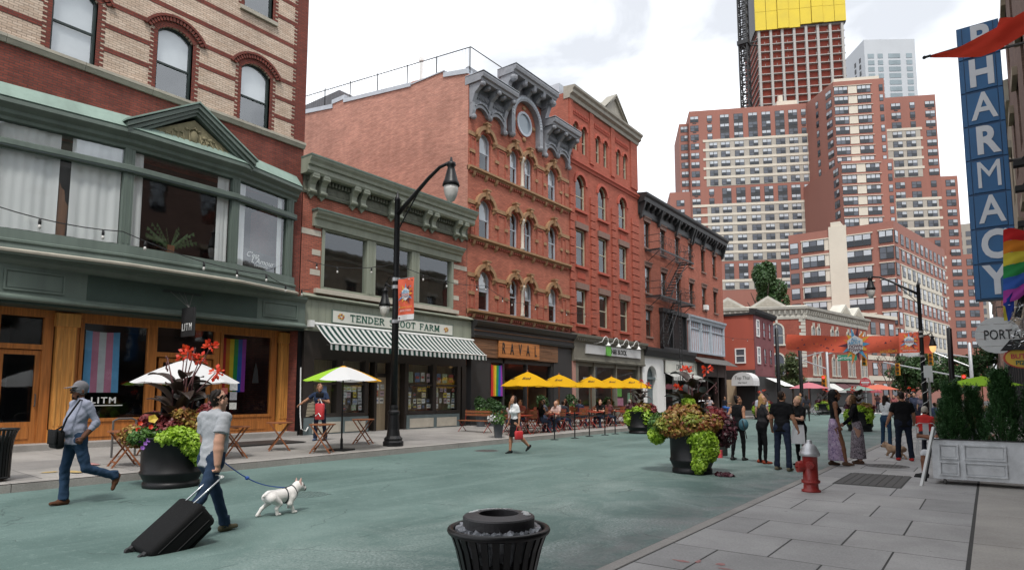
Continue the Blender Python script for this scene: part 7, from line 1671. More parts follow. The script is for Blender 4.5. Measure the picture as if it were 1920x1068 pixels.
# ---- umbrellas
def umbrella(label,x,y,z,r_,zr,za,cols,rz=0,n=8,group='café umbrellas',wood=True,base=True,pole=None,droop=.05):
    t=thing('patio_umbrella',label,'umbrella',(x,y,z),rz,group)
    for k in range(n):
        m=MB();vs=[];K=6
        for j in range(K+1):
            q=j/K;rad=.04+(r_-.04)*q;zz=za-(za-zr)*(q**1.25)
            for i in range(5):
                a=2*math.pi*(k+i/4)/n;edge=4*(i/4)*(1-i/4)
                rr_=rad*(1-.045*edge*q);vs.append((rr_*math.cos(a),rr_*math.sin(a),zz-.03*edge*q))
        m.add(vs,[(j*5+i,j*5+i+1,(j+1)*5+i+1,(j+1)*5+i)for j in range(K)for i in range(4)]);m.obj('canopy_panel',cols[k%len(cols)],t,True)
    m=MB();m.lathe([(.16,za-.10),(.12,za-.02),(.03,za+.02)],12);m.obj('vent_cap',cols[0],t,True)
    pm=M['teak']if wood else M['black']
    m=MB();m.tube([(0,0,.02),(0,0,za+.05)],.022,8);m.ball((0,0,za+.07),.03,8,6);m.obj('pole',pm,t,True)
    for k in range(n):a=2*math.pi*k/n;m=MB();m.tube([(.02*math.cos(a),.02*math.sin(a),za-.04),(r_*.97*math.cos(a),r_*.97*math.sin(a),zr-.012)],.008,4);m.obj('rib',pm,t)
    m=MB();m.box(-.26,.26,-.26,.26,0,.035);m.lathe([(.04,.03),(.035,.32)],10);m.obj('base',M['black'],t)
    return t
M['uwhite']=fabric_trans('umbrella_white',(.72,.72,.72),None,.3);M['ulime']=fabric_trans('umbrella_lime',(.36,.62,.06),None,.3);M['uorange']=fabric_trans('umbrella_orange',(.78,.40,.04),None,.3);M['uyel']=fabric_trans('umbrella_yellow',(.74,.42,.02),(.8,.5,.03),.35);M['upink']=fabric_trans('umbrella_pink',(.62,.22,.26),None,.3);M['usalm']=fabric_trans('umbrella_salmon',(.62,.18,.12),None,.3);M['ugreen']=fabric_trans('umbrella_grey_green',(.22,.30,.26),None,.3)
umbrella('white umbrella behind the big flower planter',-14.6,7.15,zl(-14.6),1.12,1.76,2.27,[M['uwhite']],.3)
umbrella('lime white and orange umbrella over the brown tables',-14.13,11.17,zl(-14.13),1.06,1.88,2.26,[M['uorange'],M['uorange'],M['uwhite'],M['ulime'],M['ulime'],M['ulime'],M['uwhite'],M['uwhite']],R(17),wood=False)
for i,(x,y,lab)in enumerate(((-14.5,20.4,'nearest and largest yellow umbrella on the restaurant terrace'),(-15.6,24.4,'second yellow umbrella on the terrace'),(-16.0,28.0,'middle yellow umbrella on the terrace'),(-15.48,29.2,'fourth yellow umbrella on the terrace'),(-15.17,30.75,'farthest yellow umbrella behind the planter'))):
    u_=umbrella(lab,x,y,zl(x),1.1,1.84,2.36,[M['uyel']],.2+i*.3,group='yellow umbrellas on the terrace')
    for a in(R(-60),R(-120)):
        me=text_mesh('lettering','Sol',.26,M['blackmatt'],.001,.004,1.0,shear=.2)
        d=Vector((math.cos(a),math.sin(a),0));tv=Vector((-d.y,d.x,0));sl_=(d*1.06+Vector((0,0,-.47))).normalized();nn_=tv.cross(-sl_);up=-sl_
        if nn_.z<0:nn_=-nn_
        P=d*.62+Vector((0,0,2.36-.52*(.6**1.25)+.03));me.transform(Matrix(((tv.x,up.x,nn_.x,P.x),(tv.y,up.y,nn_.y,P.y),(tv.z,up.z,nn_.z,P.z),(0,0,0,1))));o=link('lettering',me,u_);o.rotation_euler[2]=-u_.rotation_euler[2]
umbrella('pink umbrella across the street under the banner',-12.6,60.2,0,1.6,2.25,2.75,[M['upink']],.1,group='umbrellas beyond the crossing');umbrella('salmon umbrella by the corner building awnings',-10.5,86,0,2.2,2.3,2.9,[M['usalm']],.3,group='umbrellas beyond the crossing');umbrella('grey-green umbrella between pink and salmon ones',-12.2,84,0,1.8,2.2,2.7,[M['ugreen']],.3,group='umbrellas beyond the crossing');umbrella('lime umbrella behind the conifers on the right',-.2,30.0,0,1.3,2.02,2.35,[M['ulime']],.3,group='lime umbrellas on the right')
# ---- restaurant terrace: red folding chairs and tables, stanchions
M['redmetal']=mat('red_brown_metal',(.20,.028,.022),.45,.2,8);M['redtable']=mat('red_table_top',(.36,.045,.025),.4,.12,6)
def chair0():
    t=thing('folding_chair','x','chair',(0,0,0),0,'red folding chairs on the terrace');mt=M['redmetal']
    for j in range(4):m=MB();m.box(-.2,.2,-.18+j*.095,-.18+j*.095+.075,.435,.45);m.obj('seat_slat',M['teak'],t)
    for j in range(3):m=MB();m.box(-.2,.2,.235+j*.012,.25+j*.012,.60+j*.10,.67+j*.10);m.obj('back_slat',M['teak'],t)
    for s in(-1,1):
        m=MB();m.tube([(s*.21,-.22,0),(s*.21,.2,.5),(s*.21,.27,.9)],.012,5);m.obj('back_leg',mt,t);m=MB();m.tube([(s*.19,.22,0),(s*.19,-.19,.45)],.012,5);m.obj('front_leg',mt,t)
    m=MB();m.tube([(-.21,.27,.9),(.21,.27,.9)],.012,5);m.obj('top_bar',mt,t);m=MB();m.tube([(-.21,-.2,.03),(.21,-.2,.03)],.01,5);m.obj('foot_bar',mt,t);return t
def table0():
    t=thing('terrace_table','x','table',(0,0,0),0,'red tables on the terrace');m=MB();m.box(-.36,.36,-.36,.36,.70,.725);m.obj('top',M['redtable'],t)
    for s in(-1,1):
        for a,b in((-.3,.28),(.3,-.28)):m=MB();m.tube([(a,s*.28,0),(b,s*.28,.70)],.013,5);m.obj('leg',M['redtable'],t)
    m=MB();m.tube([(0,-.28,.35),(0,.28,.35)],.01,5);m.obj('stretcher',M['redtable'],t);return t
C0,TT0=chair0(),table0();first=[True,True];ord_=['first','second','third','fourth','fifth','sixth','seventh','eighth','ninth','tenth','eleventh','twelfth','thirteenth','fourteenth','fifteenth','sixteenth','seventeenth','eighteenth']
TERR=[(-14.3,19.6),(-14.25,21.5),(-14.4,23.4),(-16.0,22.3),(-14.4,25.5),(-16.1,25.2),(-14.5,27.6),(-16.0,28.3),(-14.5,29.8),(-15.4,20.6),(-15.35,23.3),(-15.4,26.4),(-16.9,23.9),(-15.4,30.6)]
for i,(x,y)in enumerate(TERR):
    lb=ord_[i]+' red table along the terrace, counted from the striped awning'
    if first[1]:TT0.location=(x,y,zl(x));TT0['label']=lb;first[1]=False
    else:dup(TT0,(x,y,zl(x)),.1*math.sin(i*3),lb)
    for s in(-1,1):
        lc='red folding chair on the %s side of the %s terrace table'%('near' if s<0 else 'far',ord_[i]);rz_2=(math.pi if s<0 else 0)+.25*math.sin(i*5+s)
        P=(x+.05*s,y+s*.62,zl(x))
        if first[0]:C0.location=P;C0.rotation_euler[2]=rz_2;C0['label']=lc;first[0]=False
        else:dup(C0,P,rz_2,lc)
bn=thing('terrace_bench','low slatted red bench at the near end of the terrace','bench',(-16.2,19.2,zl(-16.2)),0)
for j in range(4):m=MB();m.box(-.7,.7,-.22+j*.11,-.13+j*.11,.43,.455);m.obj('seat_slat',M['teak'],bn)
for j in range(2):m=MB();m.box(-.7,.7,.24,.26,.62+j*.12,.71+j*.12);m.obj('back_slat',M['teak'],bn)
for s in(-1,1):m=MB();m.tube([(s*.65,-.24,0),(s*.65,.26,.46)],.015,5);m.tube([(s*.65,.26,0),(s*.65,-.2,.44)],.015,5);m.tube([(s*.65,.2,.4),(s*.65,.27,.86)],.015,5);m.obj('leg_frame',M['redmetal'],bn)
for i,(x,y)in enumerate(((-13.0,20.0),(-12.85,21.2),(-12.9,22.4),(-12.85,23.6),(-12.85,24.5))):
    t=thing('stanchion',ord_[i]+' black stanchion on the roadway, counted from the near end','stanchion',(x,y,0),0,'black stanchions along the terrace');m=MB();m.lathe([(.16,0),(.16,.015),(.03,.03),(.022,.06),(.022,.92),(.03,.93),(.03,.97),(0,.99)],12);m.obj('post',M['black'],t,True)
for i,(a,b)in enumerate(((20.0,21.2),(21.2,22.4),(22.4,23.6),(23.6,24.5))):
    m=MB();m.box(-12.93,-12.925,a+.03,b-.03,.80,.86);tag(m.obj('barrier_strap',M['blackmatt']),['first','second','third','last'][i]+' black strap between the terrace stanchions','strap','straps between the stanchions')
# bike rack hoop by the bar, floor mat
m=MB();m.tube([(-16.3,6.35,.2),(-16.3,6.35,1.05),(-16.3,6.45,1.1),(-16.3,6.75,1.1),(-16.3,6.85,1.05),(-16.3,6.85,.2)],.025,6);m.tube([(-16.3,6.35,.55),(-16.3,6.85,.55)],.02,5);tag(m.obj('bike_rack',M['iron']),'dark metal hoop rack in front of the bar window','bike rack')
m=MB();m.box(-18.0,-16.6,9.6,11.8,.238,.262);o=m.obj('floor_mat',M['darkgrey']);tag(o,'dark rectangular floor mat before the bar doors','mat')
# ================================================================ planters and plants
M['pot']=mat('black_planter_plastic',(.009,.009,.010),.48,.25,5,.05,spec=.3)
M['lime']=leaf_mat('lime_vine_leaf',(.27,.44,.025),(.42,.60,.07),.45,.3);M['bronze']=leaf_mat('bronze_canna_leaf',(.016,.013,.011),(.045,.028,.020),.38,.12)
M['coleusA']=leaf_mat('coleus_russet',(.20,.035,.02),(.36,.27,.055),.5,.2);M['coleusB']=leaf_mat('coleus_maroon',(.13,.014,.020),(.26,.045,.045),.5,.2);M['green_leaf']=leaf_mat('green_leaf',(.045,.12,.018),(.10,.20,.04),.5,.25);M['purpleleaf']=leaf_mat('dark_purple_leaf',(.05,.014,.02),(.12,.03,.045),.45,.15)
M['goldleaf']=leaf_mat('golden_green_leaf',(.18,.22,.03),(.34,.36,.06),.5,.25)
M['petpurple']=leaf_mat('petunia_purple',(.22,.06,.40),(.36,.16,.55),.6,.3);M['redfl']=leaf_mat('canna_red',(.62,.03,.012),(.75,.08,.02),.5,.3);M['yelfl']=leaf_mat('hibiscus_yellow',(.72,.48,.05),(.8,.6,.1),.5,.3);M['stemc']=mat('dark_stem',(.09,.03,.03),.6,.2,8);M['whitefl']=leaf_mat('white_flower',(.6,.6,.58),(.7,.7,.68),.6,.2)
def leaf_blob(name,mats,parent,blobs,n,size,seed,outward=.7,drop=0.0,shape=None,k=1.0,kz=1.0):
    """many small folded leaves on and inside a set of ellipsoids (cx,cy,cz,rx,ry,rz[,material])"""
    blobs=[(b[0]*k,b[1]*k,b[2]*k*kz,b[3]*k,b[4]*k,b[5]*k*kz)+tuple(b[6:])for b in blobs];rr=np.random.RandomState(seed)
    vol=np.array([b[3]*b[4]+b[4]*b[5]+b[3]*b[5]for b in blobs]);bi=rr.choice(len(blobs),n,p=vol/vol.sum());G=np.array([b[:6]for b in blobs])[bi]
    nz=lambda v:v/np.maximum(np.linalg.norm(v,axis=1,keepdims=True),1e-9)
    d=nz(rr.normal(size=(n,3)));q=.62+.42*rr.rand(n,1)**.7;p=G[:,:3]+G[:,3:]*d*q
    nrm=nz(d*outward+rr.normal(size=(n,3))*.45+[0,0,.35]);t=nz(nz(np.cross(nrm,rr.normal(size=(n,3))))+[0,0,-drop]);sd=nz(np.cross(nrm,t));L_=size*rr.uniform(.45,1.5,(n,1));W_=L_*.34
    a,c,mid=p-t*L_*.5,p+t*L_*.5-nrm*L_*.1,p+nrm*L_*.08;mi=np.array([b[6]if len(b)>6 else 0 for b in blobs])[bi]
    if shape=='lobed':
        V=[a,mid+sd*W_*1.25-t*L_*.22,mid+sd*W_*.55+t*L_*.05,mid+sd*W_+t*L_*.22,c,mid-sd*W_+t*L_*.22,mid-sd*W_*.55+t*L_*.05,mid-sd*W_*1.25-t*L_*.22,mid];Fc=[(i,(i+1)%8,8)for i in range(8)]
    else:V=[a,mid+sd*W_,c,mid-sd*W_];Fc=[(0,1,2),(0,2,3)]
    o=link(name,tri_mesh(name,np.stack(V,1),Fc,mats,mi),parent);o['kind']='stuff';return o
def big_leaf(base,direction,L_,W_,bend,seed):
    """one broad pointed leaf with a midrib fold"""
    rr=random.Random(seed);d=Vector(direction).normalized();side=d.cross(Vector((0,0,1)))
    side=side.normalized()if side.length>.05 else Vector((1,0,0));m=MB();vs=[];n=8;p=Vector(base);dirv=d.copy()
    for i in range(n+1):
        t=i/n;w_=W_*math.sin(math.pi*min(1,t*.93+.06))**.8*(1-.25*t);nrm=side.cross(dirv).normalized();tw=.25*math.sin(t*5+seed)
        vs+=[p-side*w_+nrm*(w_*.35+tw*.03),p-side*w_*.5+nrm*(w_*.08),p-nrm*.004,p+side*w_*.5+nrm*(w_*.08),p+side*w_+nrm*(w_*.35-tw*.03)];p=p+dirv*(L_/n);dirv=(dirv+Vector((0,0,-bend/n))).normalized()
    m.add(vs,[(i*5+k,i*5+k+1,(i+1)*5+k+1,(i+1)*5+k)for i in range(n)for k in range(4)]);return m
def canna(label,x,y,z,stems,leaves,seed,s=1.0):
    t=thing('canna_plant',label,'plant',(x,y,z),0,'red cannas in planters');rr=random.Random(seed)
    for(a,r_,h,fl)in stems:
        tip=Vector((r_*math.cos(a),r_*math.sin(a),h));m=MB();b0_=Vector((.1*math.cos(a),.1*math.sin(a),0));mid=b0_.lerp(tip,.55)+Vector((0,0,.12*h));mid.x*=.7;mid.y*=.7;m.tube([b0_,mid,tip],[.018*s,.014*s,.008*s],6);m.obj('stem',M['stemc'],t,True)
        if fl:
            m=MB()
            for k in range(26):
                d=Vector((rr.gauss(0,1),rr.gauss(0,1),rr.gauss(.2,.8))).normalized();q=tip+d*rr.uniform(.01,.09)*s;e=Vector((rr.gauss(0,1),rr.gauss(0,1),rr.gauss(0,1))).normalized();f=d.cross(e).normalized();L_=rr.uniform(.035,.065)*s
                m.add([q,q+d*L_+f*L_*.6,q+d*L_*1.7,q+d*L_-f*L_*.6],[(0,1,2),(0,2,3)])
            m.obj('flower',M['redfl'],t)
        else:
            m=MB()
            for k in range(7):m.ball(tuple(tip+Vector((rr.uniform(-.02,.02),rr.uniform(-.02,.02),-k*.035*s))),(.014*s,.014*s,.03*s),6,5)
            m.stuff('bud',M['stemc'],t)
    for k in range(leaves):
        a=2*math.pi*k/leaves*1.618*2+seed;h=rr.uniform(.12,1.0)*s;r_=rr.uniform(.03,.16)*s;el=rr.uniform(.15,1.9)
        big_leaf((r_*math.cos(a),r_*math.sin(a),h),(math.cos(a),math.sin(a),el),rr.uniform(.38,.58)*s,rr.uniform(.11,.17)*s,rr.uniform(.5,2.0),k+seed).obj('leaf',M['bronze'],t,True)
    return t
def pot(label,x,y,z,r_,h):
    t=thing('planter_pot',label,'planter',(x,y,z),0,'large black round planters');k=r_/.5;q=h/.88
    m=MB();m.lathe([(.44*k,0),(.455*k,.03*q),(.45*k,.09*q),(.43*k,.10*q),(.44*k,.13*q),(.49*k,.23*q),(.505*k,.25*q),(.505*k,.28*q),(.485*k,.30*q),(.49*k,.5*q),(.50*k,.86*q),(.52*k,.87*q),(.52*k,.90*q),(.48*k,.90*q),(.47*k,.82*q)],40);m.obj('body',M['pot'],t,True)
    m=MB();m.lathe([(.0,.83*q),(.475*k,.83*q)],24);m.obj('soil',M['dark2'],t);return t
CAMD=Vector((.9,-.42,0))
# planter beside the walking man
px_,py_=-12.06,5.72
pot('black round planter beside the man in grey',px_,py_,0,.52,.88)
canna('tall red canna with bronze leaves in the planter by the man in grey',px_-.05,py_+.1,.85,[(2.6,.42,1.55,1),(1.9,.30,1.68,0),(.3,.15,1.6,1),(.9,.5,1.72,1),(1.0,.3,1.45,1),(.75,.62,1.22,1),(4.0,.25,1.5,0)],26,3,1.12)
cl=thing('coleus_planting','russet and maroon coleus mounded over the planter by the man in grey','plant',(px_,py_,.86),0,'coleus in planters')
leaf_blob('foliage',[M['coleusA'],M['coleusB'],M['green_leaf']],cl,[(-.45,-.35,.05,.28,.28,.22,0),(-.38,-.15,.3,.25,.22,.2,1),(.08,-.05,.22,.26,.25,.26,1),(.3,.3,.25,.3,.3,.3,0),(.2,.05,.42,.2,.2,.16,0),(.36,.42,.48,.2,.2,.2,1),(-.18,-.42,.05,.28,.2,.16,2),(-.1,-.15,.1,.3,.3,.16,2)],6500,.072,1,.7,.25,'lobed',1.12,.85)
lv=thing('lime_vine','lime green trailing vine spilling over the planter by the man in grey','plant',(px_,py_,.86),0,'lime vines in planters')
leaf_blob('foliage',M['lime'],lv,[(.38,-.1,.06,.24,.26,.17),(.50,.12,-.06,.2,.26,.22),(.52,.24,-.26,.15,.2,.2),(.25,-.22,.0,.2,.2,.12),(.5,.32,.02,.18,.2,.2)],4200,.066,2,.6,.6,'lobed',1.08,.95)
pt=thing('petunia','purple petunias with one yellow bloom at the front of the planter','plant',(px_,py_,.86),0)
m=MB();rr=random.Random(3)
def bloom(c,r_,mi):
    c=Vector(c);n_=(CAMD+Vector((rr.uniform(-.3,.3),rr.uniform(-.3,.3),.3))).normalized();u=n_.cross(Vector((0,0,1))).normalized();v=u.cross(n_);k=10
    vs=[c]+[c+(u*math.cos(2*math.pi*i/k)+v*math.sin(2*math.pi*i/k))*r_*(1 if i%2 else.8)+n_*r_*.4 for i in range(k)];m.add(vs,[(0,1+i,1+(i+1)%k)for i in range(k)],mi)
for c in((-.02,-.55,-.02),(.1,-.52,-.06),(-.2,-.6,.02),(.06,-.55,-.14),(-.32,-.56,.0),(-.24,-.58,.1),(.16,-.5,.0),(-.12,-.58,.08)):bloom(c,.042,0)
for c in((-.2,-.5,.28),(.03,-.42,.22),(-.08,-.58,.18)):bloom(c,.045,2)
bloom((.0,-.38,.36),.085,1);m.stuff('bloom',[M['petpurple'],M['yelfl'],M['redfl']],pt)
# planter right of centre
qx,qy=-5.2,13.4
pot('black round planter in the middle of the street',qx,qy,0,.46,.92)
canna('dark canna with red flowers in the planter mid street',qx-.05,qy+.15,1.0,[(2.4,.6,.8,1),(2.2,.3,1.2,1),(1.5,.12,1.1,0),(.6,.38,1.2,1),(.2,.55,.9,0)],22,9,1.0)
cl=thing('coleus_planting','orange-tipped coleus mounded over the planter mid street','plant',(qx,qy,.9),0,'coleus in planters')
leaf_blob('foliage',[M['coleusA'],M['coleusB'],M['green_leaf'],M['purpleleaf'],M['goldleaf']],cl,[(-.1,-.2,.22,.34,.32,.28,0),(.25,-.05,.16,.3,.3,.24,0),(-.05,-.1,.42,.28,.28,.18,0),(.3,.2,.3,.25,.25,.22,1),(.46,.3,.0,.2,.25,.38,3),(-.42,-.12,.1,.28,.3,.3,2),(.05,.1,.3,.3,.3,.2,2),(-.3,-.3,.12,.22,.2,.18,4),(.12,-.34,.22,.2,.16,.16,4),(-.15,-.32,-.02,.26,.2,.12,0),(.1,-.3,.1,.3,.2,.2,0)],7500,.072,5,.7,.25,'lobed',1.28,.75)
lv=thing('lime_vine','lime green vine hanging down the front of the planter mid street','plant',(qx,qy,.9),0,'lime vines in planters')
leaf_blob('foliage',M['lime'],lv,[(.28,-.30,-.12,.26,.2,.18),(.3,-.30,-.35,.2,.16,.2),(.26,-.32,-.58,.14,.14,.18),(.42,-.16,-.3,.14,.2,.25),(-.55,-.3,-.1,.16,.16,.16),(-.1,-.36,.0,.16,.12,.1),(.0,-.1,.52,.12,.1,.08)],4800,.066,6,.6,.6,'lobed',1.15,1.0)
m=MB();pb=thing('fallen_leaves','small heap of fallen purple leaves on the road by the planter','leaves',(-4.42,13.15,0));leaf_blob('leaf_heap',M['purpleleaf'],pb,[(0,0,.03,.2,.12,.05)],160,.07,8)
m=MB();m.lathe([(.13,0),(.14,.9),(.1,.95)],12,(-5.95,17.6,0));tag(m.obj('bollard',mat('grey_bollard',(.10,.095,.09),.7,.2,5),None,True),'grey bollard half hidden behind the mid-street planter','bollard')
m=MB();m.box(-5.98,-5.75,16.9,17.0,0,.2);tag(m.obj('paper_bag',mat('red_paper',(.55,.05,.06),.6,.1,8)),'small red and white paper bag on the road behind the planter','bag')
# planters further on
def planter_set(tagw,x,y,r_,h,seed,tall=1.0):
    pot('black round planter '+tagw,x,y,0,r_,h);canna('dark canna '+tagw,x,y,h-.04,[(seed+1.0,.35,1.2*tall,1),(seed+2.2,.2,1.35*tall,1),(seed+3.9,.4,1.0*tall,0)],14,seed,.95)
    c=thing('coleus_planting','russet coleus '+tagw,'plant',(x,y,h),0,'coleus in planters');leaf_blob('foliage',[M['coleusA'],M['coleusB'],M['purpleleaf']],c,[(.2,-.1,.15,.35,.35,.25,0),(-.3,-.1,.15,.3,.3,.25,2),(.4,.2,.1,.25,.3,.25,1)],900,.13,seed,.7,.2)
    v=thing('lime_vine','lime green vine '+tagw,'plant',(x,y,h),0,'lime vines in planters');leaf_blob('foliage',M['lime'],v,[(-.35,-.35,-.25,.25,.2,.35),(.35,-.2,-.2,.28,.28,.42),(.1,-.4,.1,.25,.2,.15)],900,.13,seed+1,.7,.4)
planter_set('at the far end of the terrace',-12.2,25.6,.55,.92,12);planter_set('behind the two women in long skirts',-4.85,33.2,.55,.9,14,.8);planter_set('far off behind the group of friends',-12.4,45.0,.6,.9,16,.8);planter_set('near the crossing by the pink umbrella',-11.2,58.5,.6,.9,18,.9);planter_set('at the crossing in line with the right lamp',-5.0,60.0,.6,.9,19,1.0)
# square planters with shrubs by the restaurant
def shrub(label,x,y,potmat,s=1.0,seed=1,fl=None,boxy=False):
    z=zl(x)if x<-13 else 0;t=thing('potted_shrub',label,'plant',(x,y,z));m=MB();m.lathe([(.17*s,0),(.25*s,.55*s),(.26*s,.58*s),(.22*s,.58*s)],4 if boxy else 16);m.obj('pot',potmat,t)
    leaf_blob('foliage',[M['green_leaf'],M['fern'],fl or M['green_leaf']],t,[(0,0,.95*s,.3*s,.3*s,.32*s,1),(.1,-.15,.68*s,.3*s,.25*s,.2*s,0),(-.1,0,1.15*s,.22*s,.22*s,.2*s,1)]+([(0,-.2,.7*s,.3*s,.2*s,.16*s,2)]if fl else[]),900,.09,seed);return t
M['greypot']=mat('grey_square_pot',(.07,.075,.085),.6,.15,4)
shrub('round clipped shrub in a grey pot beside the poster windows',-18.2,22.0,M['greypot'],1.0,41);shrub('second leafy shrub in a grey pot beside the dark wall',-18.1,22.7,M['greypot'],.95,42);shrub('white flowering plant in a tall grey pot at the kerb',-13.85,17.7,M['greypot'],.95,43,M['whitefl'],True);shrub('shrub before the restaurant glass',-18.0,26.6,M['greypot'],1.05,44);shrub('shrub between restaurant and tax office',-18.0,29.4,M['greypot'],1.1,45);shrub('dark leafy plant in the middle of the terrace',-16.3,30.4,M['greypot'],1.0,46)
# ---- trees
def tree(label,x,y,h,r_,seed,z=0.0,n=9000,leaf=.34,mt=None,asp=1.15):
    t=thing('street_tree',label,'tree',(x,y,z),0,'street trees');rr=np.random.RandomState(seed);m=MB();m.tube([(0,0,0),(.05*r_,.03,h*.3),(0,0,h*.62)],[h*.022,h*.017,h*.008],8);m.obj('trunk',M['bark'],t,True)
    for k in range(6):a=k*1.05+seed;m=MB();m.tube([(0,0,h*(.3+.05*k)),(r_*.35*math.cos(a),r_*.35*math.sin(a),h*(.5+.05*k)),(r_*.7*math.cos(a),r_*.7*math.sin(a),h*(.62+.05*k))],[h*.009,h*.006,h*.002],5);m.obj('limb',M['bark'],t)
    bl=[]
    for k in range(26):a=rr.rand()*6.283;q=rr.rand()**.6;zz=rr.rand();w_=math.sin(math.pi*(zz*.8+.12));bl.append((r_*.72*q*w_*math.cos(a),r_*.72*q*w_*math.sin(a),h*(.36+.58*zz),r_*rr.uniform(.22,.4),r_*rr.uniform(.22,.4),r_*asp*rr.uniform(.18,.3)))
    leaf_blob('crown',mt or M['treeleaf'],t,bl,n,leaf,seed);return t
M['treeleaf']=leaf_mat('tree_leaf',(.022,.062,.014),(.055,.115,.03),.55,.2);M['treeleaf2']=leaf_mat('tree_leaf_olive',(.04,.07,.018),(.09,.12,.04),.55,.2)
tree('tall dark green tree standing before the brick tower',-32.4,121.8,26.5,4.6,1,n=26000,leaf=.42,asp=2.2)
tree('olive green street tree beside the small red house',-16.6,71.5,6.2,1.9,2,n=5000,leaf=.2,mt=M['treeleaf2'])
for i,(x,y,h,r_,lab)in enumerate(((-8.2,92,6.5,2.4,'low street tree behind the red festival banner'),(-5.8,90,6.8,2.6,'street tree left of the wrapped lamp post'),(-3.6,94,6.4,2.4,'street tree right of the wrapped lamp post'),(-1.6,88,6.0,2.2,'street tree beyond the conifers'),(.2,100,8.0,2.8,'street tree under the round white sign'))):tree(lab,x,y,h,r_,10+i,n=5000,leaf=.28)
t_=thing('bare_tree','thin bare tree by the pale apartment front','tree',(-9.6,88,0));m=MB();rr=random.Random(5)
def br(p,d,L_,r_,k):
    q=p+d*L_;m.tube([p,q],[r_,r_*.65],5)
    if k:
        for _ in range(3):br(q,(d+Vector((rr.uniform(-.6,.6),rr.uniform(-.6,.6),rr.uniform(0,.4)))).normalized(),L_*.68,r_*.6,k-1)
br(Vector((0,0,0)),Vector((0,0,1)),2.6,.1,4);m.obj('trunk',M['bark'],t_)
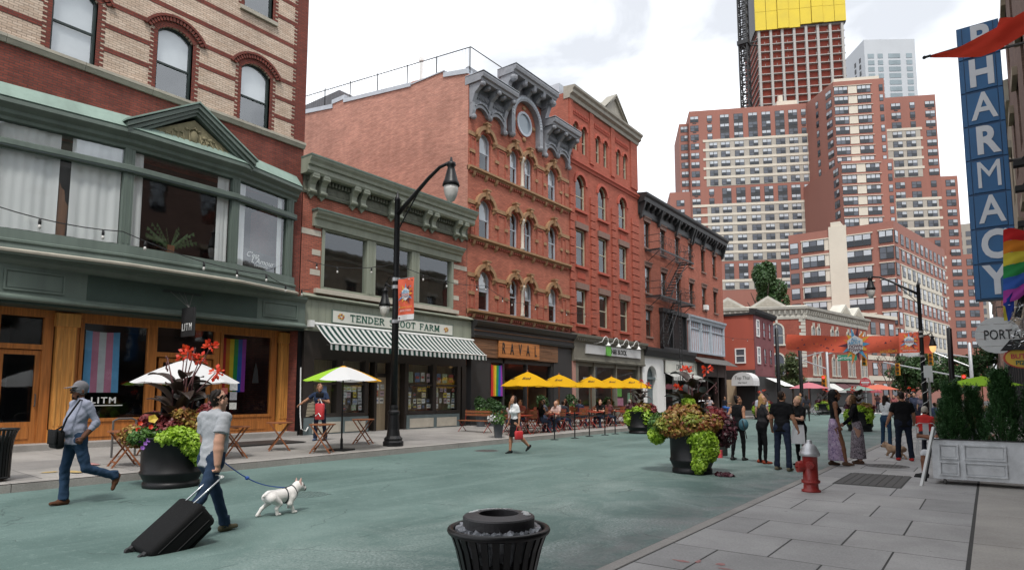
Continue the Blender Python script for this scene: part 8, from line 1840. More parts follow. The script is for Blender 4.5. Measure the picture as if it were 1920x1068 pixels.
# ================================================================ people and dogs: one continuous skin grown from a distance field
def surface_net(prims,res,name,mats,pad=.06):
    """prims: (a, b, ra, rb, blend, material, flatten or None, cap?)"""
    A=np.array([np.minimum(p[0],p[1])-max(p[2],p[3])for p in prims]).min(0)-pad;B=np.array([np.maximum(p[0],p[1])+max(p[2],p[3])for p in prims]).max(0)+pad
    n=np.ceil((B-A)/res).astype(int)+1;f=np.full(n,9.0,np.float32);best=np.full(n,9.0,np.float32);mid=np.zeros(n,np.int16)
    for(a,b,ra,rb,k,mi,fl,cap)in prims:
        a=np.array(a,float);b=np.array(b,float);R_=max(ra,rb)+k+res*2.5
        lo=np.maximum(((np.minimum(a,b)-R_-A)/res).astype(int),0);hi=np.minimum(((np.maximum(a,b)+R_-A)/res).astype(int)+2,n)
        ix=[A[i]+res*np.arange(lo[i],hi[i])for i in range(3)];X,Y,Z=np.meshgrid(*ix,indexing='ij');ab=b-a;L2=max(ab@ab,1e-9)
        px,py,pz=X-a[0],Y-a[1],Z-a[2];tr=(px*ab[0]+py*ab[1]+pz*ab[2])/L2;t=np.clip(tr,0,1)
        vx,vy,vz=px-t*ab[0],py-t*ab[1],pz-t*ab[2]
        if cap:vx,vy,vz=px-tr*ab[0],py-tr*ab[1],pz-tr*ab[2]
        s=1.0
        if fl is not None:
            nv,s=np.array(fl[0],float),fl[1];nv=nv/np.linalg.norm(nv);q=(vx*nv[0]+vy*nv[1]+vz*nv[2])*(1/s-1);vx=vx+nv[0]*q;vy=vy+nv[1]*q;vz=vz+nv[2]*q
        d=(np.sqrt(vx*vx+vy*vy+vz*vz)-(ra+(rb-ra)*t))*min(1,s*.5+.5)
        if cap:d=np.maximum(d,np.maximum(-tr,tr-1)*math.sqrt(L2))
        sl=tuple(slice(lo[i],hi[i])for i in range(3));F=f[sl]
        h=np.clip(.5+.5*(F-d)/k,0,1)if k>1e-4 else(F>d).astype(float);f[sl]=F*(1-h)+d*h-(k*h*(1-h)if k>1e-4 else 0)
        bb=best[sl];da=d+.006 if mi in(5,7)else np.abs(d)-(.012 if mi in(1,2,3,8)else 0);m_=da<bb;bb[m_]=da[m_];mm=mid[sl];mm[m_]=mi
    X,Y,Z=np.meshgrid(*[A[i]+res*np.arange(n[i])for i in range(3)],indexing='ij');cl_=(mid==1)|(mid==2);w1=np.sin(31*Z+11*X+4*np.sin(17*Y+9*Z))*.5+np.sin(57*Z-37*X+23*Y)*.35+np.sin(23*X+41*Y+19*Z)*.35
    f+=np.where(cl_,.0042*w1,0).astype(np.float32)+np.where(mid==4,.005*np.sin(120*X+70*Y+25*Z+3*np.sin(40*Z)),0).astype(np.float32)
    s=f<0;c=[(i,j,k)for i in(0,1)for j in(0,1)for k in(0,1)];nx,ny,nz=n-1
    V=lambda g,o:g[o[0]:o[0]+nx,o[1]:o[1]+ny,o[2]:o[2]+nz]
    cnt=np.zeros((nx,ny,nz),np.int8);acc=np.zeros((nx,ny,nz,3),np.float32)
    for o in c:
        for ax in range(3):
            if o[ax]:continue
            e=list(o);e[ax]=1;f0,f1=V(f,o),V(f,e);x=(f0<0)!=(f1<0);t=np.where(x,f0/np.where(x,f0-f1,1),0)
            cnt+=x
            for q in range(3):acc[...,q]+=np.where(x,o[q]+(t if q==ax else 0),0)
    act=cnt>0;idx=np.full(act.shape,-1,np.int32);ii=np.argwhere(act);idx[act]=np.arange(len(ii))
    P=A+res*(ii+acc[act]/cnt[act][:,None]);vm=mid[:-1,:-1,:-1][act]
    quads=[]
    for ax in range(3):
        u,v=[(1,2),(2,0),(0,1)][ax];o=[0,0,0];o[ax]=1;sl0=[slice(1,None)]*3;sl1=[slice(1,None)]*3
        sl0[ax]=slice(0,-1);sl1[ax]=slice(1,None);s0,s1=s[tuple(sl0)],s[tuple(sl1)];ch=np.argwhere(s0!=s1)
        if not len(ch):continue
        g=ch.copy();g[:,u]+=1;g[:,v]+=1;ok=(g[:,0]<nx)&(g[:,1]<ny)&(g[:,2]<nz);sg=s0[tuple(ch.T)][ok];g=g[ok]
        def cell(du,dv):h=g.copy();h[:,u]-=du;h[:,v]-=dv;return idx[h[:,0],h[:,1],h[:,2]]
        q=np.stack([cell(1,1),cell(0,1),cell(0,0),cell(1,0)],1);q[~sg]=q[~sg][:,::-1];quads.append(q)
    Q=np.concatenate(quads);Q=Q[(Q>=0).all(1)];me=bpy.data.meshes.new(name);me.vertices.add(len(P));me.vertices.foreach_set('co',P.astype(np.float32).ravel());me.loops.add(Q.size);me.loops.foreach_set('vertex_index',Q.astype(np.int32).ravel());me.polygons.add(len(Q));me.polygons.foreach_set('loop_start',np.arange(0,Q.size,4,dtype=np.int32));me.polygons.foreach_set('loop_total',np.full(len(Q),4,np.int32))
    for m in mats:me.materials.append(m)
    pm=np.sort(vm[Q],1)[:,1];me.polygons.foreach_set('material_index',pm.astype(np.int32));me.polygons.foreach_set('use_smooth',np.ones(len(Q),bool));me.update(calc_edges=True);me.validate();return me
_cm={}
def cmat(c,kind='cloth'):
    key=(tuple(c),kind)
    if key not in _cm:_cm[key]=mat('%s_%d'%(kind,len(_cm)),c,.55 if kind=='skin' else.85 if kind=='cloth' else.6,.10 if kind=='skin' else.14,14 if kind=='skin' else 9,0 if kind=='skin' else.35,22,spec=.22 if kind=='skin' else.15)
    return _cm[key]
SKIN={'light':(.48,.27,.19),'tan':(.36,.18,.11),'brown':(.19,.085,.048),'dark':(.105,.046,.028)}
def vec(*a):return np.array(a,float)
def body_prims(o):
    """skeleton from a pose dictionary; x right, y forward, z up"""
    H=o.get('h',1.72);s=H/1.75;fat=o.get('fat',1.0);fem=o.get('fem',False);P=[];sk,top,bot,shoe,hair=0,1,2,3,4
    lean,tw=R(o.get('lean',3)),R(o.get('twist',0))
    def rot(v): # lean forward
        return vec(v[0],v[1]*math.cos(lean)+v[2]*math.sin(lean),-v[1]*math.sin(lean)+v[2]*math.cos(lean))
    hipw=(.092 if not fem else.10)*s*(.9+.1*fat);hips,foot_z={},[]
    L1,L2=.43*s,.42*s;legs={}
    for sd,sg in(('l',-1),('r',1)):
        a,bnd,out=o.get('leg_'+sd,(0,4,3));a,bnd,out=R(a),R(bnd),R(out)
        hp=vec(sg*hipw,0,0);kn=hp+L1*vec(sg*math.sin(out),math.sin(a),-math.cos(a)*math.cos(out));an=kn+L2*vec(sg*math.sin(out)*.5,math.sin(a-bnd),-math.cos(a-bnd));legs[sd]=(hp,kn,an,a-bnd);foot_z.append(an[2])
    ground=o.get('seat');pz=ground if ground is not None else-min(foot_z)+.085*s
    pel=vec(0,0,pz)
    clothleg=o.get('bottom','trousers')
    for sd in 'lr':
        hp,kn,an,sh=[v+pel if isinstance(v,np.ndarray)else v for v in legs[sd]]
        lm=bot if clothleg in('trousers','leggings')else sk;tk=1.0 if clothleg!='leggings' else.92
        g=.98+.2*(fat-1)
        P.append((hp+vec(0,0,-.02),kn,.088*s*g*tk,.062*s*g*tk,.03,lm if clothleg!='shorts' else bot,None,False))
        if clothleg=='trousers':P.append((kn,an+vec(0,0,.03*s),.063*s*g,.058*s,.02,lm,None,False));P.append((an+vec(0,0,.10*s),an+vec(0,0,-.005),.062*s,.066*s,.01,lm,None,True))
        else:P.append((kn,kn+(an-kn)*.35,.056*s*tk,.058*s*tk,.025,lm,None,False));P.append((kn+(an-kn)*.35,an,.058*s*tk,.037*s,.02,lm if clothleg=='leggings' else sk,None,False))
        pit=R(o.get('foot_'+sd,0))+(sh if o.get('free_'+sd)else 0);fw=vec(0,math.cos(pit),math.sin(pit));dn=vec(0,math.sin(pit),-math.cos(pit))
        heel=an+dn*.045*s-fw*.04*s;toe=an+dn*.055*s+fw*.15*s
        P.append((heel,an+dn*.05*s+fw*.06*s,.043*s,.044*s,.015,shoe,None,False));P.append((an+dn*.05*s+fw*.05*s,toe,.042*s,.033*s,.015,shoe,(dn,.8),False))
        if o.get('sole'):P.append((heel+dn*.022*s,toe+dn*.014*s,.038*s,.034*s,.004,6,(dn,.35),False))
        P.append((an,an+dn*.03*s,.038*s,.04*s,.015,lm if clothleg=='leggings' else sk if clothleg!='trousers' else lm,None,False))
    # trunk
    W=(1.0 if not fem else.88);by=fat
    def T(x,y,z):return pel+rot(vec(x,y,z)*s)
    fl=(rot(vec(0,1,0)),.72+.12*(fat-1))
    P.append((T(-.055,-.01,.0),T(.055,-.01,.0),.115*s*by*(1.05 if fem else 1),.115*s*by*(1.05 if fem else 1),.04,bot,fl,False))
    P.append((T(-.045,.0,.06),T(.045,.0,.06),.112*s*by,.112*s*by,.04,bot,fl,False))
    wa=.105 if fem else.118
    P.append((T(-.04*W,.01,.16),T(.04*W,.01,.16),wa*s*by,wa*s*by,.05,top,fl,False))
    if fat>1.12:P.append((T(0,.05*fat,.16),T(0,.06*fat,.24),.13*s*by,.12*s*by,.05,top,fl,False))
    P.append((T(-.075*W,.012,.34),T(.075*W,.012,.34),.125*s*(.6+.4*by),.125*s*(.6+.4*by),.05,top,fl,False))
    P.append((T(-.10*W,-.01,.44),T(.10*W,-.01,.44),.095*s*(.7+.3*by),.095*s*(.7+.3*by),.05,top,fl,False))
    P.append((T(-.14*W,-.015,.505),T(.14*W,-.015,.505),.055*s,.055*s,.04,top,None,False));P.append((T(-.05*W,-.015,.525),T(.05*W,-.015,.525),.058*s,.058*s,.04,top,None,False))
    if fem:
        for q in(-1,1):P.append((T(q*.075,.085,.33),T(q*.075,.09,.34),.062*s,.055*s,.04,top,None,False))
    if o.get('hem'):P.append((T(0,.0,-.07),T(0,.005,.14),.142*s*by,.132*s*by,.02,top,(fl[0],.72),True))
    if clothleg in('skirt','longskirt'):
        zb=-.42 if clothleg=='skirt' else-.80;P.append((pel+vec(0,.01,zb)*s,pel+vec(0,0,-.10)*s,(.165 if clothleg=='skirt' else o.get('flare',.22))*s,.158*s,.02,bot,(vec(0,1,0),.86),True));P.append((T(0,0,-.12),T(0,0,.12),.158*s,.125*s,.03,bot,(fl[0],.78),True))
    # neck and head
    hd_p,hd_y=R(o.get('head_pitch',0)),R(o.get('head_yaw',0));nb=T(0,-.005,.55);hc=T(0,.025,.685)
    def Hd(x,y,z): # head local to world
        y2,z2=y*math.cos(hd_p)-z*math.sin(hd_p),y*math.sin(hd_p)+z*math.cos(hd_p);return hc+s*vec(x*math.cos(hd_y)-y2*math.sin(hd_y),x*math.sin(hd_y)+y2*math.cos(hd_y),z2)
    P.append((nb,Hd(0,-.015,-.07),.055*s*(1 if not fem else.85),.052*s*(1 if not fem else.85),.025,sk,None,False))
    P.append((Hd(0,-.01,.03),Hd(0,-.012,.035),.092*s,.092*s,.02,sk,(Hd(1,0,0)-hc,.84),False))
    P.append((Hd(0,.02,-.02),Hd(0,.045,-.075),.072*s,.045*s,.03,sk,(Hd(1,0,0)-hc,.9),False))
    P.append((Hd(0,.088,.012),Hd(0,.106,-.018),.012*s,.016*s,.012,sk,None,False)) # nose
    for q in(-1,1):
        P.append((Hd(q*.08,-.012,.01),Hd(q*.083,-.018,-.025),.016*s,.012*s,.008,sk,None,False)) # ear
        P.append((Hd(q*.032,.082,.022),Hd(q*.036,.081,.022),.007*s,.007*s,.004,5,None,False)) # eye
        P.append((Hd(q*.018,.088,.042),Hd(q*.048,.078,.042),.0055*s,.005*s,.004,5,None,False)) # brow
    P.append((Hd(-.02,.083,-.052),Hd(.02,.083,-.052),.008*s,.008*s,.005,7,None,False)) # mouth
    hs=o.get('hair','short')
    if hs!='bald':
        P.append((Hd(0,-.026,.056),Hd(0,-.034,.06),.088*s,.088*s,.006,hair,(Hd(1,0,0)-hc,.90),False));P.append((Hd(0,-.05,.012),Hd(0,-.05,-.015),.064*s,.052*s,.006,hair,None,False))
    if hs=='long':
        P.append((Hd(0,-.05,.02),Hd(0,-.085,-.16),.085*s,.075*s,.02,hair,(Hd(0,1,0)-hc,.8),False));P.append((Hd(0,-.085,-.16),Hd(0,-.10,-.33),.078*s,.045*s,.02,hair,(Hd(0,1,0)-hc,.6),False))
        for q in(-1,1):P.append((Hd(q*.075,-.01,.03),Hd(q*.085,.0,-.2),.03*s,.025*s,.015,hair,None,False))
    if hs=='big':
        P.append((Hd(0,-.05,.03),Hd(0,-.07,-.14),.115*s,.10*s,.02,hair,None,False));P.append((Hd(0,-.07,-.14),Hd(0,-.07,-.42),.12*s,.085*s,.02,hair,(Hd(0,1,0)-hc,.7),False))
    if hs=='bun':P.append((Hd(0,-.07,.10),Hd(0,-.08,.115),.052*s,.05*s,.01,hair,None,False))
    if hs=='cap':
        P.append((Hd(0,-.012,.055),Hd(0,-.015,.06),.101*s,.101*s,.006,8,(Hd(1,0,0)-hc,.86),False));P.append((Hd(0,.08,.066),Hd(0,.165,.05),.07*s,.05*s,.008,8,(Hd(0,0,1)-hc,.14),False))
    if o.get('beard'):P.append((Hd(0,.035,-.07),Hd(0,.058,-.08),.05*s,.036*s,.015,hair,None,False))
    if o.get('glasses'):
        for q in(-1,1):P.append((Hd(q*.036,.094,.02),Hd(q*.04,.094,.02),.017*s,.017*s,.003,5,None,False));P.append((Hd(q*.055,.09,.022),Hd(q*.085,-.01,.018),.005*s,.005*s,.002,5,None,False))
    # arms
    U_,Fo=.285*s,.255*s
    J={'head':hc,'pelvis':pel,'chest':T(0,.1,.36)}
    for sd,sg in(('l',-1),('r',1)):
        a,out,eb,tw_=(list(o.get('arm_'+sd,(0,8,12,0)))+[0])[:4];a,out,eb,tw_=R(a),R(out),R(eb),R(tw_)
        sh=T(sg*(.185*W+.03*(fat-1)),-.015,.50);ud=rot(vec(sg*math.sin(out),math.sin(a)*math.cos(out),-math.cos(a)*math.cos(out)));el=sh+U_*ud
        fdir=vec(sg*math.sin(out-tw_)*math.cos(eb)-sg*math.sin(tw_)*math.sin(eb),math.sin(a+eb)*math.cos(out)*math.cos(tw_),-math.cos(a+eb)*math.cos(out));fdir=fdir/np.linalg.norm(fdir);wr=el+Fo*fdir
        am=(1.0 if not fem else.82)*(.8+.2*fat)*o.get('arm_k',1.0);slv=o.get('sleeve','short')
        um=top if slv in('short','long','rolled')else sk;P.append((sh+(ud*.12*s if slv=='short' else 0),el,.050*s*am,.042*s*am,.03,sk if slv in('short','none')else um,None,False));P.append((sh+vec(sg*.004,0,-.005)*s,sh+ud*.08*s,.057*s*am,.057*s*am,.03,um,None,False))
        if slv=='short':P.append((sh+ud*.03*s,sh+ud*.19*s,.057*s*am,.066*s*am,.006,top,None,True))
        P.append((el,el+fdir*.09*s,.041*s*am,.043*s*am,.015,top if slv in('long','rolled')else sk,None,False));P.append((el+fdir*.09*s,wr,.042*s*am,.028*s*am,.012,top if slv=='long' else sk,None,False))
        if slv=='rolled':P.append((el+fdir*-.01*s,el+fdir*.06*s,.056*s,.055*s,.004,top,None,True))
        # hand: palm, four fingers, thumb
        curl=R(o.get('curl_'+sd,35));side=np.cross(fdir,vec(sg,0,0)*1.0);side=side/max(np.linalg.norm(side),1e-6);inn=np.cross(side,fdir);inn=inn/np.linalg.norm(inn)
        if inn[0]*sg>0:inn=-inn
        J['hand_'+sd]=wr+fdir*.085*s;J['elbow_'+sd]=el;J['sh_'+sd]=sh;hk=(.95 if not fem else.82)*s
        P.append((wr,wr+fdir*.07*hk,.024*hk,.030*hk,.012,sk,(inn,.62),False))
        for i,(off,L_)in enumerate(((-.033,.068),(-.011,.078),(.011,.072),(.032,.056))):
            b0=wr+fdir*.075*hk+side*off*hk;c1=fdir*math.cos(curl)+inn*math.sin(curl);c2=fdir*math.cos(curl*2.1)+inn*math.sin(curl*2.1);k1=b0+c1*L_*.5*hk;P.append((b0,k1,.0105*hk,.010*hk,.003,sk,None,False));P.append((k1,k1+c2*L_*.52*hk,.010*hk,.0085*hk,.003,sk,None,False))
        fwd_s=-1 if side[1]>0 else 1;b0=wr+fdir*.03*hk-side*.026*hk*(1 if side[1]<0 else-1);P.append((b0,b0+(fdir*.7+inn*.45-side*.5*(1 if side[1]<0 else-1))*.05*hk,.013*hk,.011*hk,.006,sk,None,False));t0=P[-1][1];P.append((t0,t0+(fdir*.9+inn*.4)*.032*hk,.011*hk,.009*hk,.004,sk,None,False))
    return P,J,s,T,Hd
def person(label,x,y,facing,o,z=None,res=.012):
    t=thing('person',label,'person',(x,y,0 if z is None else z),facing-math.pi/2);P,J,s,T,Hd=body_prims(o)
    cm=lambda k,d:cmat(o.get(k,d));sk_=cmat(SKIN[o.get('skin','light')],'skin');mouth=tuple(c*k for c,k in zip(SKIN[o.get('skin','light')],(.75,.5,.5)))
    me=surface_net(P,res,'body',[sk_,cm('top',(.02,.02,.02)),cm('bot',(.02,.03,.06)),cm('shoe',(.03,.03,.03)),cmat(o.get('hairc',(.02,.014,.01)),'hair'),cmat((.012,.01,.01),'hair'),cm('solec',(.6,.6,.58)),cmat(mouth,'skin'),cm('cap',(.1,.1,.11))])
    link('body',me,t);return t,J,s,T,Hd
F_UP,F_DN=R(90),R(-90)
# man in grey with suitcase, walking down the street
t,J,s,T,Hd=person('man in grey t-shirt and jeans pulling a black suitcase',-7.42,3.97,R(97),dict(h=1.76,fat=1.13,skin='light',hairc=(.014,.010,.008),top=(.33,.34,.36),bot=(.022,.04,.075),shoe=(.11,.095,.06),solec=(.62,.62,.6),sole=True,hem=True,leg_l=(22,3,2),leg_r=(-24,16,2),foot_r=-28,foot_l=4,arm_r=(-12,4,8),arm_l=(14,8,30),curl_r=62,curl_l=62,lean=4,head_pitch=-2,arm_k=1.3),res=.0095)
def world(t,v):return Matrix.Translation(t.location)@Matrix.Rotation(t.rotation_euler[2],4,'Z')@Vector(v)
HR,HL=world(t,J['hand_r']),world(t,J['hand_l'])
# suitcase tilted behind him
M['nylon']=mat('black_nylon',(.0045,.0045,.005),.75,.25,30,.3,120,spec=.2);M['alu']=mat('brushed_aluminium',(.72,.73,.74),.28,.05,10,metal=.9);M['zip']=mat('black_zip',(.01,.01,.011),.7,.2,40,spec=.25)
sc_o=thing('suitcase','black wheeled suitcase leaning back behind the walking man','suitcase',(0,0,0));
wheel=Vector((-7.22,3.06,.035));ax_z=(HR-Vector((0,0,.02))-wheel);LL=ax_z.length;ax_z.normalize();ax_x=Vector((1,.1,0));ax_x=(ax_x-ax_z*ax_x.dot(ax_z)).normalized();ax_y=ax_z.cross(ax_x)
sc_o.matrix_world=Matrix(((ax_x.x,ax_y.x,ax_z.x,wheel.x),(ax_x.y,ax_y.y,ax_z.y,wheel.y),(ax_x.z,ax_y.z,ax_z.z,wheel.z),(0,0,0,1)))
def rbox(m,x0,x1,y0,y1,z0,z1,r_,mi=0,n=4):
    def ring_(ins):
        out=[]
        for cx,cy,a0 in((x1-r_,y1-r_,0),(x0+r_,y1-r_,90),(x0+r_,y0+r_,180),(x1-r_,y0+r_,270)):
            for i in range(n+1):a=R(a0+90*i/n);out.append((cx+(r_-ins)*math.cos(a),cy+(r_-ins)*math.sin(a)))
        return out
    vs=[];K=4*(n+1);lv=[(z0,r_*.6),(z0+r_*.18,r_*.28),(z0+r_*.6,0),(z1-r_*.6,0),(z1-r_*.18,r_*.28),(z1,r_*.6)]
    for zz,ins in lv:vs+=[(a,b,zz)for a,b in ring_(ins)]
    m.add(vs,[(j*K+i,j*K+(i+1)%K,(j+1)*K+(i+1)%K,(j+1)*K+i)for j in range(len(lv)-1)for i in range(K)]+[tuple(range(K))[::-1],tuple(range((len(lv)-1)*K,len(lv)*K))],mi)
m=MB();rbox(m,-.24,.24,.02,.33,.05,.74,.06);m.obj('shell',M['nylon'],sc_o,True)
m=MB();rbox(m,-.205,.205,.31,.375,.09,.67,.05);m.obj('front_pocket',M['nylon'],sc_o,True)
m=MB();rbox(m,-.17,.17,.355,.40,.12,.40,.035);m.obj('lower_pocket',M['nylon'],sc_o,True)
for yy in(.10,.235):m=MB();m.tube([(a,yy,b)for a,b in((-.241,.12),(-.241,.68),(-.21,.742),(.21,.742),(.241,.68),(.241,.12))],.006,5);m.obj('zip',M['zip'],sc_o)
m=MB();m.tube([(-.165,.40,.42),(.165,.40,.42)],.005,5);m.obj('zip',M['zip'],sc_o)
for sx in(-.15,.15):
    for yy in(.05,.28):m=MB();m.tube([(sx-.02,yy,.0),(sx+.02,yy,.0)],.038,12);m.box(sx-.032,sx+.032,yy-.022,yy+.022,.02,.06);m.obj('wheel',M['blackmatt'],sc_o)
for sx in(-.085,.085):m=MB();m.tube([(sx,.035,.70),(sx,.035,LL-.02)],.010,8);m.obj('handle_rod',M['alu'],sc_o,True)
m=MB();m.tube([(-.095,.035,LL-.03),(-.09,.035,LL),(.09,.035,LL),(.095,.035,LL-.03)],.015,8);m.obj('grip',M['white'],sc_o,True)
m=MB();m.tube([(-.08,.16,.745),(-.07,.16,.77),(.07,.16,.77),(.08,.16,.745)],.012,6);m.obj('carry_handle',M['zip'],sc_o)
m=MB();m.tube([(.1,.38,.30),(.1,.385,.25)],.008,5);m.obj('zip_pull',M['alu'],sc_o)
# white bulldog on a blue leash
dg=thing('dog','small white bulldog in a dark harness walking ahead on a blue leash','dog',(-8.0,5.3,0),0)
def dog_prims(k=1.0):
    D=lambda x,y,z:vec(x,y,z)*k
    P=[(D(0,-.17,.265),D(0,.0,.255),.082*k,.085*k,.04,0,None,False),(D(0,0,.255),D(0,.14,.25),.085*k,.105*k,.04,0,None,False),(D(0,.14,.27),D(0,.25,.33),.088*k,.068*k,.04,0,None,False),
         (D(0,.27,.355),D(0,.29,.355),.074*k,.072*k,.03,0,None,False),(D(0,.32,.33),D(0,.365,.315),.05*k,.043*k,.02,0,None,False),(D(0,.39,.325),D(0,.398,.325),.014*k,.014*k,.006,1,None,False),(D(-.03,.375,.298),D(.03,.375,.298),.009*k,.009*k,.004,1,None,False),(D(0,-.25,.285),D(0,-.275,.27),.025*k,.014*k,.02,0,None,False)]
    for q in(-1,1):
        P+=[(D(q*.045,.275,.41),D(q*.055,.285,.475),.03*k,.008*k,.012,2,(vec(0,1,0),.4),False),(D(q*.04,.345,.365),D(q*.042,.346,.365),.012*k,.012*k,.004,1,None,False)]
    def leg(x,y,z,kx,ky,kz,hx,hy,fx,fy,r0,fz=0.0,hz=.09):
        return[(D(x,y,z),D(kx,ky,kz),r0*k,.038*k,.025,0,None,False),(D(kx,ky,kz),D(hx,hy,hz),.036*k,.024*k,.015,0,None,False),(D(hx,hy,hz),D(fx,fy,.022+fz),.024*k,.022*k,.012,0,None,False),(D(fx,fy,.02+fz),D(fx,fy+.04,.017+fz),.022*k,.018*k,.01,0,None,False)]
    P+=leg(-.07,-.17,.24,-.075,-.13,.17,-.075,-.24,-.075,-.30,.068,0,.10);P+=leg(.07,-.17,.24,.075,-.06,.16,.075,-.11,.075,-.09,.068,0,.10)
    P+=leg(.075,.13,.22,.08,.10,.14,.08,.14,.08,.16,.05,0,.07);P+=leg(-.075,.13,.22,-.08,.16,.15,-.08,.20,-.08,.185,.05,.05,.11)
    return P
link('body',surface_net(dog_prims(),.009,'body',[mat('white_dog_coat',(.66,.63,.60),.8,.1,20,.2,60),cmat((.015,.012,.012),'hair'),cmat((.45,.28,.24),'skin')]),dg)
M['harness']=mat('dark_harness',(.02,.028,.035),.6,.2,20);M['leash']=mat('blue_leash',(.02,.075,.30),.6,.2,20)
def hoop(m,c,rx,rz,tilt,r_):m.tube([(c[0]+rx*math.cos(a),c[1]+tilt*math.sin(a),c[2]+rz*math.sin(a))for a in np.linspace(0,2*math.pi,25)],r_,5,cap=False)
m=MB();hoop(m,(0,.06,.252),.096,.105,0,.009);hoop(m,(0,.20,.295),.086,.085,-.03,.009);m.tube([(0,.06,.355),(0,.2,.375)],.010,5);m.obj('harness',M['harness'],dg)
m=MB();e_=Vector((-8.0,5.36,.36));pts=[HL.lerp(e_,q)+Vector((0,0,-.16*math.sin(math.pi*q)*.6))for q in np.linspace(0,1,16)];m.tube(pts,.0075,5);m.ball(tuple(pts[6]),(.03,.03,.026),8,6);m.tube([HL+Vector((.02,0,.03)),HL+Vector((0,.03,-.03)),HL+Vector((-.02,0,.02))],.008,5);tag(m.obj('leash',M['leash']),'blue leash from the man\'s hand to the white dog','leash')
# man in cap, walking the other way with a shoulder bag
t,J,s,T,Hd=person('man in grey cap and blue shirt with a black shoulder bag',-11.2,3.86,R(-84),dict(h=1.85,fat=1.2,skin='dark',hairc=(.01,.008,.007),top=(.24,.255,.32),bot=(.022,.045,.085),shoe=(.09,.04,.022),cap=(.15,.145,.155),hair='cap',beard=True,glasses=True,hem=True,sleeve='rolled',leg_r=(10,12,2),leg_l=(-14,52,2),foot_l=-70,foot_r=2,arm_l=(-26,10,62,8),arm_r=(-10,12,60,10),lean=-2),res=.0095)
bg_=thing('shoulder_bag','black flap shoulder bag on the front hip of the man in the cap','bag',tuple(world(t,(.0,.26,.86))),t.rotation_euler[2]-.15)
m=MB();rbox(m,-.17,.20,-.06,.06,0,.27,.05);m.obj('pouch',M['nylon'],bg_,True);m=MB();rbox(m,-.175,.205,.04,.075,.06,.28,.03);m.obj('flap',M['nylon'],bg_,True)
m=MB();m.tube([(-.16,0,.25),(-.2,-.05,.45),(-.15,-.22,.72),(0.02,-.33,.70),(.2,-.3,.45),(.2,-.02,.25)],.014,5);m.obj('strap',M['nylon'],bg_)
# woman in white top and black skirt
t,J,s,T,Hd=person('woman in white top and black skirt carrying a red bag',-10.9,14.7,R(-112),dict(h=1.63,fem=True,skin='tan',hair='long',hairc=(.022,.013,.01),top=(.62,.62,.62),bot=(.012,.012,.013),shoe=(.012,.012,.012),bottom='skirt',leg_r=(10,6,1),leg_l=(-16,30,1),foot_l=-40,foot_r=-8,arm_l=(-6,10,16),arm_r=(4,8,14),head_yaw=12),res=.011)
hb=thing('handbag','red handbag held at the side of the woman in white','handbag',tuple(world(t,J['hand_l'])+Vector((0,0,-.36))),t.rotation_euler[2]);M['redbag']=mat('red_leather',(.45,.03,.035),.4,.1,8)
m=MB();rbox(m,-.05,.05,-.13,.13,0,.24,.04);m.obj('body',M['redbag'],hb,True);m=MB();m.tube([(0,-.09,.23),(0,-.06,.36),(0,.06,.36),(0,.09,.23)],.008,5);m.obj('handle',M['redbag'],hb)
# man with red bag by the poster windows
t,J,s,T,Hd=person('man in navy polo with arm stretched out by the poster windows',-16.9,12.5,R(-58),dict(h=1.78,skin='tan',hairc=(.025,.016,.012),top=(.022,.035,.07),bot=(.015,.02,.04),shoe=(.06,.08,.14),arm_r=(10,52,12),arm_l=(18,22,88,30),leg_r=(4,5,3),leg_l=(-6,8,3),lean=5,head_yaw=25),zl(-16.9),.011)
hb=thing('shoulder_tote','red and white tote bag hanging from the man in navy polo','bag',tuple(world(t,J['hand_l'])+Vector((.05,-.02,-.62))),.4);m=MB();rbox(m,-.15,.15,-.06,.06,0,.5,.05);m.obj('body',M['redbag'],hb,True);m=MB();m.tube([(-.08,0,.48),(0,0,.64),(.08,0,.48)],.015,5);m.obj('handle',M['white'],hb);m=MB();m.tube([(-.1,-.065,.12),(0,-.067,.2),(.08,-.065,.1)],.02,5);m.obj('print',M['white'],hb)
m=MB();rbox(m,-.12,.12,-.05,.05,0,.16,.03);o_=tag(m.obj('black_bundle',M['nylon'],None,True),'black bundle tucked under the arm of the man in navy','bundle');o_.location=world(t,J['hand_l'])+Vector((0,0,.05));o_.rotation_euler[2]=.5
M['stripecloth']=stripe_mat('striped_jacket',2,[(.02,.018,.016),(.42,.36,.26)],.022,obj=True);m=MB();m.add([(-.14,0,.42),(.06,.0,.5),(.1,.02,.1),(-.2,.02,0),(-.14,.05,.42),(.06,.05,.5),(.1,.07,.1),(-.2,.07,0)],[(0,1,2,3),(7,6,5,4),(0,4,5,1),(1,5,6,2),(2,6,7,3),(3,7,4,0)]);o_=tag(m.obj('striped_jacket',M['stripecloth']),'striped cloth hanging beside the red tote of the man in navy','cloth');o_.location=world(t,J['hand_l'])+Vector((-.22,-.12,-.55));o_.rotation_euler[2]=.5
